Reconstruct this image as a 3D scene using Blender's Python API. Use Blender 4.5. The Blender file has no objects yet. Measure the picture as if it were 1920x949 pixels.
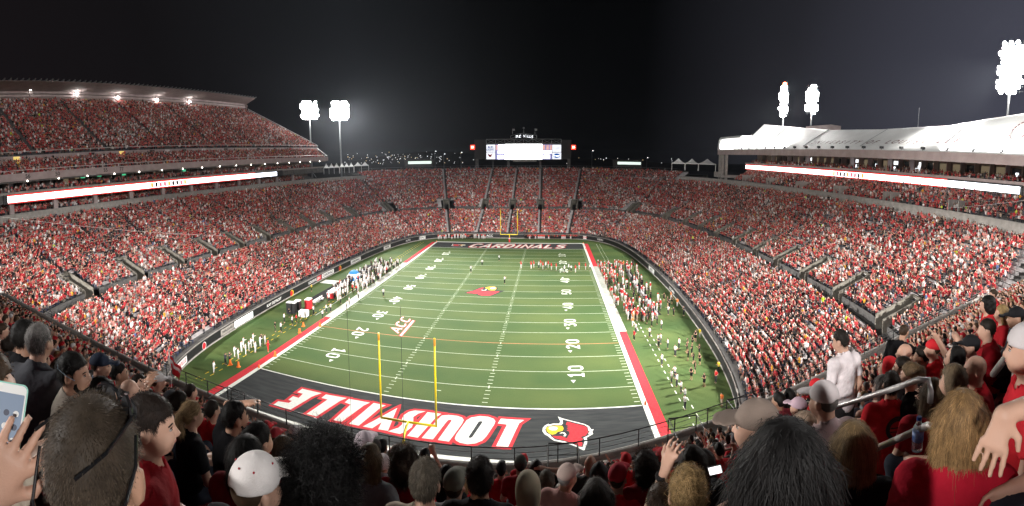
import bpy, math, random
import numpy as np
from mathutils import Vector, Matrix, Euler

random.seed(7)
RNG = np.random.default_rng(11)
SC = bpy.context.scene
COL = SC.collection
PI = math.pi
YD = 0.9144

# ------------------------------------------------------------------ camera
# a phone panorama: central cylindrical projection, solved from the yard lines
CAM_P = (13.575, -49.807, 28.545)
CAM_YAW, CAM_PITCH, CAM_ROLL = -0.08284, -0.09966, -0.00347
CAM_F, CAM_CX, CAM_CY, IMG_W, IMG_H = 862.95, 960.0, 380.9, 1920.0, 949.0
cam = bpy.data.cameras.new("panorama_camera")
cam_ob = bpy.data.objects.new("panorama_camera", cam)
COL.objects.link(cam_ob)
cam.type = 'PANO'
cam.panorama_type = 'CENTRAL_CYLINDRICAL'
cam.central_cylindrical_range_u_min = -CAM_CX / CAM_F
cam.central_cylindrical_range_u_max = (IMG_W - CAM_CX) / CAM_F
cam.central_cylindrical_range_v_min = -(IMG_H - CAM_CY) / CAM_F
cam.central_cylindrical_range_v_max = CAM_CY / CAM_F
cam.central_cylindrical_radius = 1.0
cam.clip_start = 0.05
cam.clip_end = 6000


def cam_axes():
    ca, sa = math.cos(CAM_YAW), math.sin(CAM_YAW)
    R = Vector((ca, -sa, 0)); F = Vector((sa, ca, 0)); U = Vector((0, 0, 1))
    cp, sp = math.cos(CAM_PITCH), math.sin(CAM_PITCH)
    F2 = F * cp + U * sp; U2 = U * cp - F * sp
    cr, sr = math.cos(CAM_ROLL), math.sin(CAM_ROLL)
    return R * cr + U2 * sr, U2 * cr - R * sr, F2


AX_R, AX_U, AX_F = cam_axes()
cam_ob.matrix_world = Matrix(((AX_R.x, AX_U.x, -AX_F.x, CAM_P[0]), (AX_R.y, AX_U.y, -AX_F.y, CAM_P[1]),
                              (AX_R.z, AX_U.z, -AX_F.z, CAM_P[2]), (0, 0, 0, 1)))
SC.camera = cam_ob


def ray(u, v):
    th = (u - CAM_CX) / CAM_F
    return (AX_R * math.sin(th) + AX_F * math.cos(th) + AX_U * ((CAM_CY - v) / CAM_F))


def at_z(u, v, z):
    d = ray(u, v); t = (z - CAM_P[2]) / d.z
    return Vector(CAM_P) + d * t


def at_x(u, v, x):
    d = ray(u, v); t = (x - CAM_P[0]) / d.x
    return Vector(CAM_P) + d * t


def at_y(u, v, y):
    d = ray(u, v); t = (y - CAM_P[1]) / d.y
    return Vector(CAM_P) + d * t


def at_d(u, v, D):
    d = ray(u, v)
    return Vector(CAM_P) + d * (D / math.hypot(d.x, d.y))


def pix(p):
    d = Vector(p) - Vector(CAM_P)
    r, f, u = d.dot(AX_R), d.dot(AX_F), d.dot(AX_U)
    return (CAM_CX + CAM_F * math.atan2(r, f), CAM_CY - CAM_F * u / max(1e-6, math.hypot(r, f)))


# ------------------------------------------------------------------ night sky, exposure, floodlight
SC.view_settings.view_transform = 'Standard'
SC.view_settings.look = 'None'
SC.view_settings.exposure = 0.0
SC.view_settings.gamma = 1.0
SC.view_settings.use_curve_mapping = False
SC.render.engine = 'CYCLES'
SC.cycles.max_bounces = 5
SC.cycles.diffuse_bounces = 2
SC.cycles.glossy_bounces = 2
SC.cycles.transmission_bounces = 4
SC.cycles.transparent_max_bounces = 6
SC.cycles.volume_bounces = 0
SC.cycles.sample_clamp_indirect = 4.0
SC.cycles.use_denoising = True
W = bpy.data.worlds.new("World"); SC.world = W
W.use_nodes = True
_nt = W.node_tree; _tc = _nt.nodes.new('ShaderNodeTexCoord'); _sp = _nt.nodes.new('ShaderNodeSeparateXYZ'); _rp = _nt.nodes.new('ShaderNodeValToRGB')
_nt.links.new(_tc.outputs['Generated'], _sp.inputs[0])
_mr = _nt.nodes.new('ShaderNodeMapRange'); _mr.inputs['From Min'].default_value = -1; _mr.inputs['From Max'].default_value = 1
_nt.links.new(_sp.outputs['X'], _mr.inputs['Value']); _nt.links.new(_mr.outputs[0], _rp.inputs[0])
_el = _rp.color_ramp.elements            # night sky; floodlit haze glow painted in towards west and, stronger, east
_el[0].position = 0.0; _el[0].color = (.0085, .0064, .0075, 1); _el[1].position = 1.0; _el[1].color = (.078, .080, .112, 1)
for _p, _c in ((.14, (.0060, .0054, .0062, 1)), (.30, (.0115, .0125, .0145, 1)), (.43, (.0030, .0032, .0036, 1)), (.50, (.0012, .0013, .0015, 1)), (.60, (.0013, .0014, .0017, 1)), (.74, (.0170, .0172, .0220, 1)), (.88, (.050, .051, .070, 1))):
    _e = _el.new(_p); _e.color = _c
_nt.links.new(_rp.outputs[0], _nt.nodes["Background"].inputs[0])
W.node_tree.nodes["Background"].inputs[1].default_value = 1.0

FLOOD = 0.68
HAZE = 0.00003
# (pixel u, v of the lamp centre, plan distance, head width, head height, power in W, cone degrees, aim point)
TOWERS = [
    (580, 207, 222, 8.8, 8.6, 2.15e6, 36, (10, 36, 0), 'left'),
    (636, 208, 220, 8.8, 8.8, 2.55e6, 39, (31, 0, 0), 'left'),
    (1470, 190, 165, 4.9, 10.8, 0.60e6, 48, (8, 78, 0), 'right'),
    (1523, 187, 165, 4.9, 10.4, 0.90e6, 44, (6, 34, 0), 'right'),
    (1897, 127, 115, 7.6, 13.0, 1.85e6, 45, (9, 8, 0), 'right'),
]


# ------------------------------------------------------------------ helpers
def new_mat(name, color=(0.5, 0.5, 0.5), rough=0.6, metal=0.0, emit=0.0, emit_col=None, spec=0.4):
    m = bpy.data.materials.new(name); m.use_nodes = True
    b = m.node_tree.nodes["Principled BSDF"]
    b.inputs["Base Color"].default_value = (*color, 1)
    b.inputs["Roughness"].default_value = rough
    b.inputs["Metallic"].default_value = metal
    b.inputs["Specular IOR Level"].default_value = spec
    if emit:
        b.inputs["Emission Color"].default_value = (*(emit_col or color), 1)
        b.inputs["Emission Strength"].default_value = emit
    return m


def nd(m, t, x=0, y=0, **kw):
    n = m.node_tree.nodes.new(t); n.location = (x, y)
    for k, v in kw.items():
        setattr(n, k, v)
    return n


def lk(m, a, b):
    m.node_tree.links.new(a, b)


def bsdf(m):
    return m.node_tree.nodes["Principled BSDF"]


def noisy_mat(name, c1, c2, scale, rough=0.8, bump=0.0, detail=4, metal=0.0, spec=0.3, coord='Object', stretch=None, c3=None):
    """two colours mixed by noise; optional fine bump"""
    m = new_mat(name, c1, rough, metal, spec=spec)
    tc = nd(m, 'ShaderNodeTexCoord', -1000)
    src = tc.outputs[coord]
    if stretch:
        mp = nd(m, 'ShaderNodeMapping', -820); mp.inputs['Scale'].default_value = stretch
        lk(m, src, mp.inputs[0]); src = mp.outputs[0]
    n = nd(m, 'ShaderNodeTexNoise', -640); n.inputs['Scale'].default_value = scale; n.inputs['Detail'].default_value = detail
    lk(m, src, n.inputs['Vector'])
    r = nd(m, 'ShaderNodeValToRGB', -440)
    r.color_ramp.elements[0].position = 0.32; r.color_ramp.elements[1].position = 0.68
    r.color_ramp.elements[0].color = (*c1, 1); r.color_ramp.elements[1].color = (*c2, 1)
    if c3:
        e = r.color_ramp.elements.new(0.5); e.color = (*c3, 1)
    lk(m, n.outputs['Fac'], r.inputs[0]); lk(m, r.outputs[0], bsdf(m).inputs['Base Color'])
    if bump:
        bp = nd(m, 'ShaderNodeBump', -240, -300); bp.inputs['Strength'].default_value = bump
        lk(m, n.outputs['Fac'], bp.inputs['Height']); lk(m, bp.outputs[0], bsdf(m).inputs['Normal'])
    return m


class MB:
    """collects simple pieces and links them as one mesh object"""
    def __init__(s):
        s.v = []; s.f = []; s.m = []

    def add(s, vs, fs, mi=0):
        o = len(s.v); s.v.extend([tuple(x) for x in vs])
        s.f.extend([tuple(i + o for i in f) for f in fs]); s.m.extend([mi] * len(fs))

    def box(s, x0, x1, y0, y1, z0, z1, mi=0, M=None):
        vs = [Vector((x, y, z)) for z in (z0, z1) for y in (y0, y1) for x in (x0, x1)]
        if M is not None:
            vs = [M @ q for q in vs]
        s.add(vs, [(0, 2, 3, 1), (4, 5, 7, 6), (0, 1, 5, 4), (2, 6, 7, 3), (0, 4, 6, 2), (1, 3, 7, 5)], mi)

    def cbox(s, c, sx, sy, sz, rz=0, mi=0):
        M = Matrix.Translation(c) @ Matrix.Rotation(rz, 4, 'Z')
        s.box(-sx / 2, sx / 2, -sy / 2, sy / 2, -sz / 2, sz / 2, mi, M)

    def tube(s, pts, r, n=6, mi=0, cap=True, r2=None):
        pts = [Vector(p) for p in pts]; k = len(pts); o = len(s.v)
        up = Vector((0, 0, 1))
        for i, p in enumerate(pts):
            a = pts[max(0, i - 1)]; b = pts[min(k - 1, i + 1)]
            t = (b - a)
            if t.length < 1e-9: t = Vector((0, 0, 1))
            t.normalize()
            ref = up if abs(t.z) < 0.95 else Vector((1, 0, 0))
            e1 = t.cross(ref).normalized(); e2 = t.cross(e1)
            rr = r if r2 is None else r + (r2 - r) * i / max(1, k - 1)
            for j in range(n):
                q = 2 * PI * j / n
                s.v.append(tuple(p + e1 * (math.cos(q) * rr) + e2 * (math.sin(q) * rr)))
        for i in range(k - 1):
            for j in range(n):
                a = o + i * n + j; b = o + i * n + (j + 1) % n
                s.f.append((a, b, b + n, a + n)); s.m.append(mi)
        if cap:
            s.f.append(tuple(o + j for j in range(n))[::-1]); s.m.append(mi)
            s.f.append(tuple(o + (k - 1) * n + j for j in range(n))); s.m.append(mi)

    def lathe(s, prof, c=(0, 0, 0), n=12, mi=0, M=None):
        o = len(s.v); c = Vector(c)
        for r, z in prof:
            for j in range(n):
                q = 2 * PI * j / n
                p = Vector((r * math.cos(q), r * math.sin(q), z))
                if M is not None: p = M @ p
                s.v.append(tuple(p + c))
        for i in range(len(prof) - 1):
            for j in range(n):
                a = o + i * n + j; b = o + i * n + (j + 1) % n
                s.f.append((a, b, b + n, a + n)); s.m.append(mi)
        s.f.append(tuple(o + j for j in range(n))[::-1]); s.m.append(mi)
        s.f.append(tuple(o + (len(prof) - 1) * n + j for j in range(n))); s.m.append(mi)

    def ball(s, c, r, mi=0, n=8, rz=1.0):
        pr = [(r * math.sin(PI * i / 6 + 1e-3), -r * rz * math.cos(PI * i / 6)) for i in range(0, 7)]
        s.lathe([(max(a, 1e-4), b) for a, b in pr], c, n, mi)

    def quad(s, a, b, c, d, mi=0):
        s.add([a, b, c, d], [(0, 1, 2, 3)], mi)

    def poly(s, pts, mi=0):
        s.add(pts, [tuple(range(len(pts)))], mi)

    def prism(s, pts2, z0, z1, mi=0, M=None):
        n = len(pts2)
        vs = [Vector((x, y, z0)) for x, y in pts2] + [Vector((x, y, z1)) for x, y in pts2]
        if M is not None: vs = [M @ q for q in vs]
        s.add(vs, [tuple(range(n))[::-1], tuple(range(n, 2 * n))] + [(i, (i + 1) % n, n + (i + 1) % n, n + i) for i in range(n)], mi)

    def mesh(s, name, mats, smooth=False):
        me = bpy.data.meshes.new(name)
        me.from_pydata(s.v, [], s.f)
        if not isinstance(mats, (list, tuple)): mats = [mats]
        for q in mats: me.materials.append(q)
        if len(mats) > 1:
            me.polygons.foreach_set('material_index', s.m)
        if smooth:
            me.polygons.foreach_set('use_smooth', [True] * len(s.f))
        me.update()
        return me

    def build(s, name, mats, parent=None, smooth=False, kind=None):
        o = bpy.data.objects.new(name, s.mesh(name, mats, smooth)); COL.objects.link(o)
        if parent is not None: o.parent = parent
        if kind: o['kind'] = kind
        return o


def np_mesh(name, verts, quads, mats, smooth=False, matidx=None):
    me = bpy.data.meshes.new(name)
    verts = np.ascontiguousarray(verts, dtype=np.float32); quads = np.ascontiguousarray(quads, dtype=np.int32)
    k = quads.shape[1]
    me.vertices.add(len(verts)); me.vertices.foreach_set('co', verts.ravel())
    me.loops.add(quads.size); me.loops.foreach_set('vertex_index', quads.ravel())
    me.polygons.add(len(quads))
    me.polygons.foreach_set('loop_start', np.arange(0, quads.size, k, dtype=np.int32))
    me.polygons.foreach_set('loop_total', np.full(len(quads), k, dtype=np.int32))
    if not isinstance(mats, (list, tuple)): mats = [mats]
    for q in mats: me.materials.append(q)
    if matidx is not None: me.polygons.foreach_set('material_index', np.asarray(matidx, dtype=np.int32))
    if smooth: me.polygons.foreach_set('use_smooth', np.ones(len(quads), dtype=bool))
    me.update(calc_edges=True); me.validate()
    return me


def link(name, me, parent=None, loc=None, rz=None, color=None, kind=None):
    o = bpy.data.objects.new(name, me); COL.objects.link(o)
    if parent is not None: o.parent = parent
    if loc is not None: o.location = loc
    if rz is not None: o.rotation_euler = (0, 0, rz)
    if color is not None: o.color = (*color, 1)
    if kind: o['kind'] = kind
    return o


def tag(o, label=None, cat=None, group=None, kind=None):
    if label: o['label'] = label
    if cat: o['category'] = cat
    if group: o['group'] = group
    if kind: o['kind'] = kind
    return o


def thing(name, label, cat, loc=(0, 0, 0), rz=0, group=None):
    o = bpy.data.objects.new(name, None); COL.objects.link(o)
    o.empty_display_size = 0.3
    o.location = loc; o.rotation_euler = (0, 0, rz)
    return tag(o, label, cat, group)


def text_mesh(txt, size, mat, name, extrude=0.0, offset=0.0, shear=0.0, spacing=1.0, xscale=1.0):
    cu = bpy.data.curves.new('lettering_source', 'FONT')
    cu.body = txt; cu.size = size; cu.extrude = extrude; cu.offset = offset; cu.shear = shear
    cu.align_x = 'CENTER'; cu.align_y = 'CENTER'; cu.space_character = spacing
    cu.resolution_u = 3
    o = bpy.data.objects.new('lettering_source', cu)
    COL.objects.link(o)
    dg = bpy.context.evaluated_depsgraph_get()
    me = bpy.data.meshes.new_from_object(o.evaluated_get(dg))
    bpy.data.objects.remove(o); bpy.data.curves.remove(cu)
    me.name = name
    me.materials.clear(); me.materials.append(mat)
    if xscale != 1.0:
        me.transform(Matrix.Diagonal((xscale, 1, 1, 1)))
    return me


def frame_matrix(origin, xdir, ydir):
    x = Vector(xdir).normalized(); z = x.cross(Vector(ydir)).normalized(); y = z.cross(x)
    return Matrix(((x.x, y.x, z.x, origin[0]), (x.y, y.y, z.y, origin[1]), (x.z, y.z, z.z, origin[2]), (0, 0, 0, 1)))


def put_text(name, txt, size, mat, origin, xdir, ydir, parent=None, **kw):
    me = text_mesh(txt, size, mat, name, **kw)
    me.transform(frame_matrix(origin, xdir, ydir))
    return link(name, me, parent)


# ------------------------------------------------------------------ materials
M_CONC = noisy_mat('weathered concrete', (0.27, 0.25, 0.23), (0.36, 0.34, 0.31), 1.2, 0.9, 0.15)
M_CONC_D = noisy_mat('stained dark concrete', (0.085, 0.082, 0.08), (0.14, 0.135, 0.13), 0.8, 0.9, 0.1)
M_FASCIA = noisy_mat('pinkish precast concrete', (0.36, 0.29, 0.28), (0.44, 0.36, 0.35), 0.6, 0.85, 0.05)
M_DARK = new_mat('blackened steel', (0.02, 0.02, 0.022), 0.5)
M_BLACK = noisy_mat('black board vinyl', (0.012, 0.012, 0.013), (0.022, 0.022, 0.024), 3, 0.45)
M_STEEL = noisy_mat('galvanised steel', (0.30, 0.31, 0.32), (0.42, 0.43, 0.44), 4, 0.4, metal=0.7)
M_RAIL = noisy_mat('brushed aluminium handrail', (0.40, 0.39, 0.38), (0.52, 0.51, 0.50), 18, 0.38, metal=0.55)
M_BENCH = noisy_mat('aluminium bench plank', (0.42, 0.40, 0.40), (0.58, 0.55, 0.55), 1.5, 0.45, metal=0.3)
M_WHITEP = noisy_mat('white fabric roofing', (0.74, 0.75, 0.74), (0.82, 0.83, 0.82), 0.35, 0.55)
M_WHITE = new_mat('white paint', (0.78, 0.78, 0.76), 0.5)
M_RED = new_mat('red paint', (0.55, 0.02, 0.03), 0.5)
M_YEL = new_mat('yellow gloss paint', (0.85, 0.66, 0.01), 0.35)
M_SEAT = noisy_mat('dark red moulded seat', (0.13, 0.008, 0.012), (0.20, 0.012, 0.018), 6, 0.35, spec=0.5)
M_LAMP = new_mat('lit floodlight lens', (1, 1, 1), 0.3, emit=70, emit_col=(1.0, 0.99, 0.96))
M_SMALL_LAMP = new_mat('lit downlight', (1, 1, 1), 0.3, emit=22, emit_col=(1.0, 0.93, 0.82))
M_GLOW_W = new_mat('lit white screen', (1, 1, 1), 0.3, emit=6, emit_col=(1, 1, 1))
# ------------------------------------------------------------------ ground and playing field
def turf_mat(name, a, b, c):
    m = new_mat(name, a, 0.95, spec=0.12)
    tc = nd(m, 'ShaderNodeTexCoord', -1400)
    n1 = nd(m, 'ShaderNodeTexNoise', -900, 300); n1.inputs['Scale'].default_value = 0.11; n1.inputs['Detail'].default_value = 5
    n2 = nd(m, 'ShaderNodeTexNoise', -900, 0); n2.inputs['Scale'].default_value = 9.0; n2.inputs['Detail'].default_value = 6
    sep = nd(m, 'ShaderNodeSeparateXYZ', -1200, -300)
    lk(m, tc.outputs['Object'], n1.inputs['Vector']); lk(m, tc.outputs['Object'], n2.inputs['Vector']); lk(m, tc.outputs['Object'], sep.inputs[0])
    # five yard mown bands
    mul = nd(m, 'ShaderNodeMath', -1000, -300, operation='MULTIPLY'); mul.inputs[1].default_value = PI / (5 * YD)
    sn = nd(m, 'ShaderNodeMath', -840, -300, operation='SINE'); g = nd(m, 'ShaderNodeMath', -680, -300, operation='MULTIPLY_ADD')
    g.inputs[1].default_value = 0.13; g.inputs[2].default_value = 0.0
    lk(m, sep.outputs['Y'], mul.inputs[0]); lk(m, mul.outputs[0], sn.inputs[0]); lk(m, sn.outputs[0], g.inputs[0])
    add = nd(m, 'ShaderNodeMath', -500, 100, operation='ADD'); lk(m, n1.outputs['Fac'], add.inputs[0]); lk(m, g.outputs[0], add.inputs[1])
    r = nd(m, 'ShaderNodeValToRGB', -340, 100)
    r.color_ramp.elements[0].position = 0.30; r.color_ramp.elements[1].position = 0.72
    r.color_ramp.elements[0].color = (*a, 1); r.color_ramp.elements[1].color = (*b, 1)
    lk(m, add.outputs[0], r.inputs[0])
    mx = nd(m, 'ShaderNodeMixRGB', -120, 100, blend_type='MULTIPLY'); mx.inputs[0].default_value = 0.55
    r2 = nd(m, 'ShaderNodeValToRGB', -340, -200)
    r2.color_ramp.elements[0].position = 0.35; r2.color_ramp.elements[1].position = 0.65
    r2.color_ramp.elements[0].color = (*c, 1); r2.color_ramp.elements[1].color = (1, 1, 1, 1)
    lk(m, n2.outputs['Fac'], r2.inputs[0]); lk(m, r.outputs[0], mx.inputs[1]); lk(m, r2.outputs[0], mx.inputs[2])
    lk(m, mx.outputs[0], bsdf(m).inputs['Base Color'])
    bp = nd(m, 'ShaderNodeBump', -120, -350); bp.inputs['Strength'].default_value = 0.4; bp.inputs['Distance'].default_value = 0.05
    lk(m, n2.outputs['Fac'], bp.inputs['Height']); lk(m, bp.outputs[0], bsdf(m).inputs['Normal'])
    return m


M_TURF = turf_mat('playing turf', (0.060, 0.106, 0.034), (0.096, 0.134, 0.042), (0.62, 0.66, 0.60))
M_PAINT_W = noisy_mat('white field paint', (0.66, 0.68, 0.62), (0.80, 0.82, 0.76), 5, 0.9, spec=0.1)
M_PAINT_L = noisy_mat('thin white line paint', (0.42, 0.48, 0.36), (0.58, 0.64, 0.50), 3, 0.9, spec=0.1)
M_PAINT_T = noisy_mat('worn white team area', (0.40, 0.42, 0.36), (0.56, 0.58, 0.52), 1.2, 0.9, spec=0.1)
M_PAINT_R = noisy_mat('red field paint', (0.52, 0.035, 0.045), (0.62, 0.05, 0.06), 4, 0.9, spec=0.1)
M_PAINT_K = noisy_mat('black field paint', (0.030, 0.033, 0.034), (0.052, 0.056, 0.056), 1.3, 0.95, spec=0.1, stretch=(0.25, 1.6, 1))
M_PAINT_Y = noisy_mat('yellow field paint', (0.70, 0.48, 0.03), (0.80, 0.56, 0.05), 4, 0.9, spec=0.1)
M_PAINT_O = noisy_mat('orange field paint', (0.62, 0.24, 0.12), (0.70, 0.30, 0.16), 4, 0.9, spec=0.1)
M_GROUND = noisy_mat('dark ground around the stadium', (0.03, 0.03, 0.03), (0.05, 0.048, 0.045), 0.05, 0.95)

g = MB(); g.box(-2500, 2500, -2500, 2500, -0.5, -0.30)
tag(g.build('ground', M_GROUND), 'dark open ground around the stadium', None, kind='structure')

HW = 26.667 * YD                     # half width of the field
f = MB(); f.prism([(40.6, 20), (40.6, 72), (38.5, 90), (33, 103), (25, 110.5), (-25, 110.5), (-33, 103), (-38.5, 90), (-40.6, 72), (-40.6, 20), (-38.5, 2), (-33, -11.5), (-25, -19), (25, -19), (33, -11.5), (38.5, 2)], -0.28, 0.0)
turf = tag(f.build('turf', M_TURF), 'green mown football turf filling the stadium floor', None, kind='structure')


def sheet(name, x0, x1, y0, y1, z, mat, parent=turf):
    m = MB(); m.box(x0, x1, y0, y1, z - 0.003, z)
    return m.build(name, mat, parent)


# end zones
sheet('end_zone', -HW, HW, -10 * YD, -0.10, 0.004, M_PAINT_K)
sheet('end_zone', -HW, HW, 100 * YD + 0.10, 110 * YD, 0.004, M_PAINT_K)
# white boundary and red surround
for sx in (-1, 1):
    sheet('sideline', min(sx * HW, sx * (HW + 0.62)), max(sx * HW, sx * (HW + 0.62)), -10 * YD - 0.0, 110 * YD, 0.005, M_PAINT_W)
    for (a, b) in ((-10 * YD, 25 * YD), (75 * YD, 110 * YD)):
        sheet('red_border', min(sx * (HW + 0.62), sx * (HW + 1.85)), max(sx * (HW + 0.62), sx * (HW + 1.85)), a, b, 0.006, M_PAINT_R)
    sheet('team_area', min(sx * (HW + 0.62), sx * (HW + 1.95)), max(sx * (HW + 0.62), sx * (HW + 1.95)), 25 * YD, 75 * YD, 0.006, M_PAINT_T)
    # dashed restraining lines
    d = MB()
    for k in range(-8, 110, 2):
        for off in (4.6, 5.6):
            if 25 < k < 75 and off > 5: continue
            d.box(sx * (HW + off) - 0.06, sx * (HW + off) + 0.06, k * YD, k * YD + 0.75, 0.001, 0.004)
    d.build('restraining_dashes', M_PAINT_W if sx > 0 else M_PAINT_Y, turf, kind='stuff')
    sheet('bench_line', sx * (HW + 3.9) - 0.05, sx * (HW + 3.9) + 0.05, 25 * YD, 75 * YD, 0.004, M_PAINT_W)
for y0 in (-10 * YD - 2.9, 110 * YD):
    sheet('end_line', -HW - 0.62, HW + 0.62, y0, y0 + (2.9 if y0 < 0 else 1.0), 0.0052, M_PAINT_W)
# yard lines every five yards
for k in range(0, 101, 5):
    lead = k == 20
    sheet('yard_line', -HW + 0.1, HW - 0.1, k * YD - (0.10 if k % 100 == 0 else 0.05), k * YD + (0.10 if k % 100 == 0 else 0.05), 0.0056,
          M_PAINT_O if lead else (M_PAINT_W if k % 100 == 0 else M_PAINT_L))
# hash marks
h = MB()
for k in range(1, 100):
    if k % 5 == 0:
        for sx in (-1, 1):
            h.box(sx * 6.096 - 0.08, sx * 6.096 + 0.08, k * YD - 0.32, k * YD + 0.32, 0.003, 0.0062)
        continue
    for sx in (-1, 1):
        h.box(sx * 6.096 - 0.33, sx * 6.096 + 0.33, k * YD - 0.055, k * YD + 0.055, 0.001, 0.004)
        a, b = sorted((sx * (HW - 0.15), sx * (HW - 0.85)))
        h.box(a, b, k * YD - 0.055, k * YD + 0.055, 0.001, 0.004)
h.box(-0.4, 0.4, 3 * YD - 0.06, 3 * YD + 0.06, 0.001, 0.004)
h.build('hash_mark', M_PAINT_L, turf, kind='stuff')


# block digits as thick strokes: (polyline, closed) in a 1 x 1.6 cell
def arc(cx, cy, rx, ry, a0, a1, n=7):
    return [(cx + rx * math.cos(math.radians(a0 + (a1 - a0) * i / n)), cy + ry * math.sin(math.radians(a0 + (a1 - a0) * i / n))) for i in range(n + 1)]


GLYPH = {
    '0': [arc(.5, 1.2, .36, .30, 0, 180) + arc(.5, .40, .36, .30, 180, 360) + [(.86, 1.2)]],
    '1': [[(.22, 1.28), (.55, 1.52), (.55, .08)], [(.2, .1), (.9, .1)]],
    '2': [arc(.5, 1.14, .36, .36, 165, -30) + [(.16, .12), (.88, .12)]],
    '3': [[(.14, 1.5), (.82, 1.5), (.46, .95)] + arc(.46, .52, .38, .42, 80, -150)],
    '4': [[(.66, .06), (.66, 1.52), (.1, .5), (.94, .5)]],
    '5': [[(.82, 1.5), (.22, 1.5), (.18, .85)] + arc(.46, .55, .38, .44, 110, -150)],
    'A': [[(.06, .05), (.5, 1.55), (.94, .05)], [(.24, .5), (.76, .5)]],
    'C': [arc(.54, 1.16, .38, .38, 30, 180) + arc(.54, .44, .38, .38, 180, 330)],
    'D': [[(.16, .1), (.16, 1.5), (.5, 1.5)] + arc(.5, .8, .36, .7, 90, -90) + [(.16, .1)]],
    'I': [[(.22, .05), (.22, 1.55)]],
    'L': [[(.2, 1.55), (.2, .12), (.9, .12)]],
    'N': [[(.14, .05), (.14, 1.5), (.86, .1), (.86, 1.55)]],
    'R': [[(.16, .05), (.16, 1.5), (.5, 1.5)] + arc(.5, 1.14, .36, .36, 90, -90) + [(.16, .78)], [(.48, .78), (.9, .05)]],
    'S': [arc(.52, 1.16, .36, .34, 30, 250) + arc(.48, .44, .36, .36, 70, -150)],
}


def stroke_poly(mb, pts, w, tr, z):
    """thick polyline with mitred joints, one strip of quads, lifted to z"""
    n = len(pts); L = []; R = []
    for i in range(n):
        p = Vector(pts[i])
        d0 = (Vector(pts[i]) - Vector(pts[i - 1])).normalized() if i > 0 else None
        d1 = (Vector(pts[i + 1]) - Vector(pts[i])).normalized() if i < n - 1 else None
        if d0 is None: d0 = d1
        if d1 is None: d1 = d0
        t = (d0 + d1)
        t = t.normalized() if t.length > 1e-3 else d0
        nn = Vector((-t.y, t.x)); c = max(0.45, nn.dot(Vector((-d0.y, d0.x))))
        L.append(p + nn * (w / 2 / c)); R.append(p - nn * (w / 2 / c))
    vs = [(*tr(q), z) for q in L] + [(*tr(q), z) for q in R]
    mb.add(vs, [(i, i + 1, n + i + 1, n + i) for i in range(n - 1)])


def field_glyphs(name, txt, origin, xdir, ydir, h, w, gap, sw, z, mat, slant=0.0, grow=0.0):
    mb = MB(); X = Vector(xdir); Y = Vector(ydir); x = 0.0; zz = z
    for ch in txt:
        if ch == ' ': x += w * .6; continue
        for st in GLYPH[ch]:
            st = list(st)
            if grow:
                a, b = Vector(st[0]), Vector(st[1]); st[0] = tuple(a + (a - b).normalized() * grow / 1.0)
                a, b = Vector(st[-1]), Vector(st[-2]); st[-1] = tuple(a + (a - b).normalized() * grow / 1.0)

            def tr(q, x=x, X=X, Y=Y):
                px = x + q.x * w + slant * q.y * h / 1.6; py = q.y * h / 1.6
                return (origin[0] + X.x * px + Y.x * py, origin[1] + X.y * px + Y.y * py)
            stroke_poly(mb, st, sw / w, tr, zz); zz += 0.0006
        x += (w * .45 if ch == 'I' else w) + gap
    return mb.build(name, mat, turf)


# numbers: left ones read from the left stand, right ones from the right stand
for k in range(10, 91, 10):
    n = k if k <= 50 else 100 - k
    y = k * YD
    dg = str(n)
    for sx in (-1, 1):
        xb = sx * 18.2
        for i, ch in enumerate(dg):
            off = (0.28, -1.75)[1 - i] if sx > 0 else (0.28, -1.75)[i]
            yy = y + (off if sx > 0 else off + 1.47)
            field_glyphs('yard_number', ch, (xb, yy), (0, sx, 0), (-sx, 0, 0), 2.05, 1.45, 0, 0.36, 0.007, M_PAINT_W)
        if n != 50:
            s = -1 if k < 50 else 1
            t = MB(); yc = y + s * 2.35
            t.add([(sx * 17.0, yc, 0.007), (sx * 16.35, yc, 0.007), (sx * 16.68, yc + s * 0.75, 0.007)], [(0, 1, 2)])
            t.build('direction_arrow', M_PAINT_W, turf)

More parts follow.
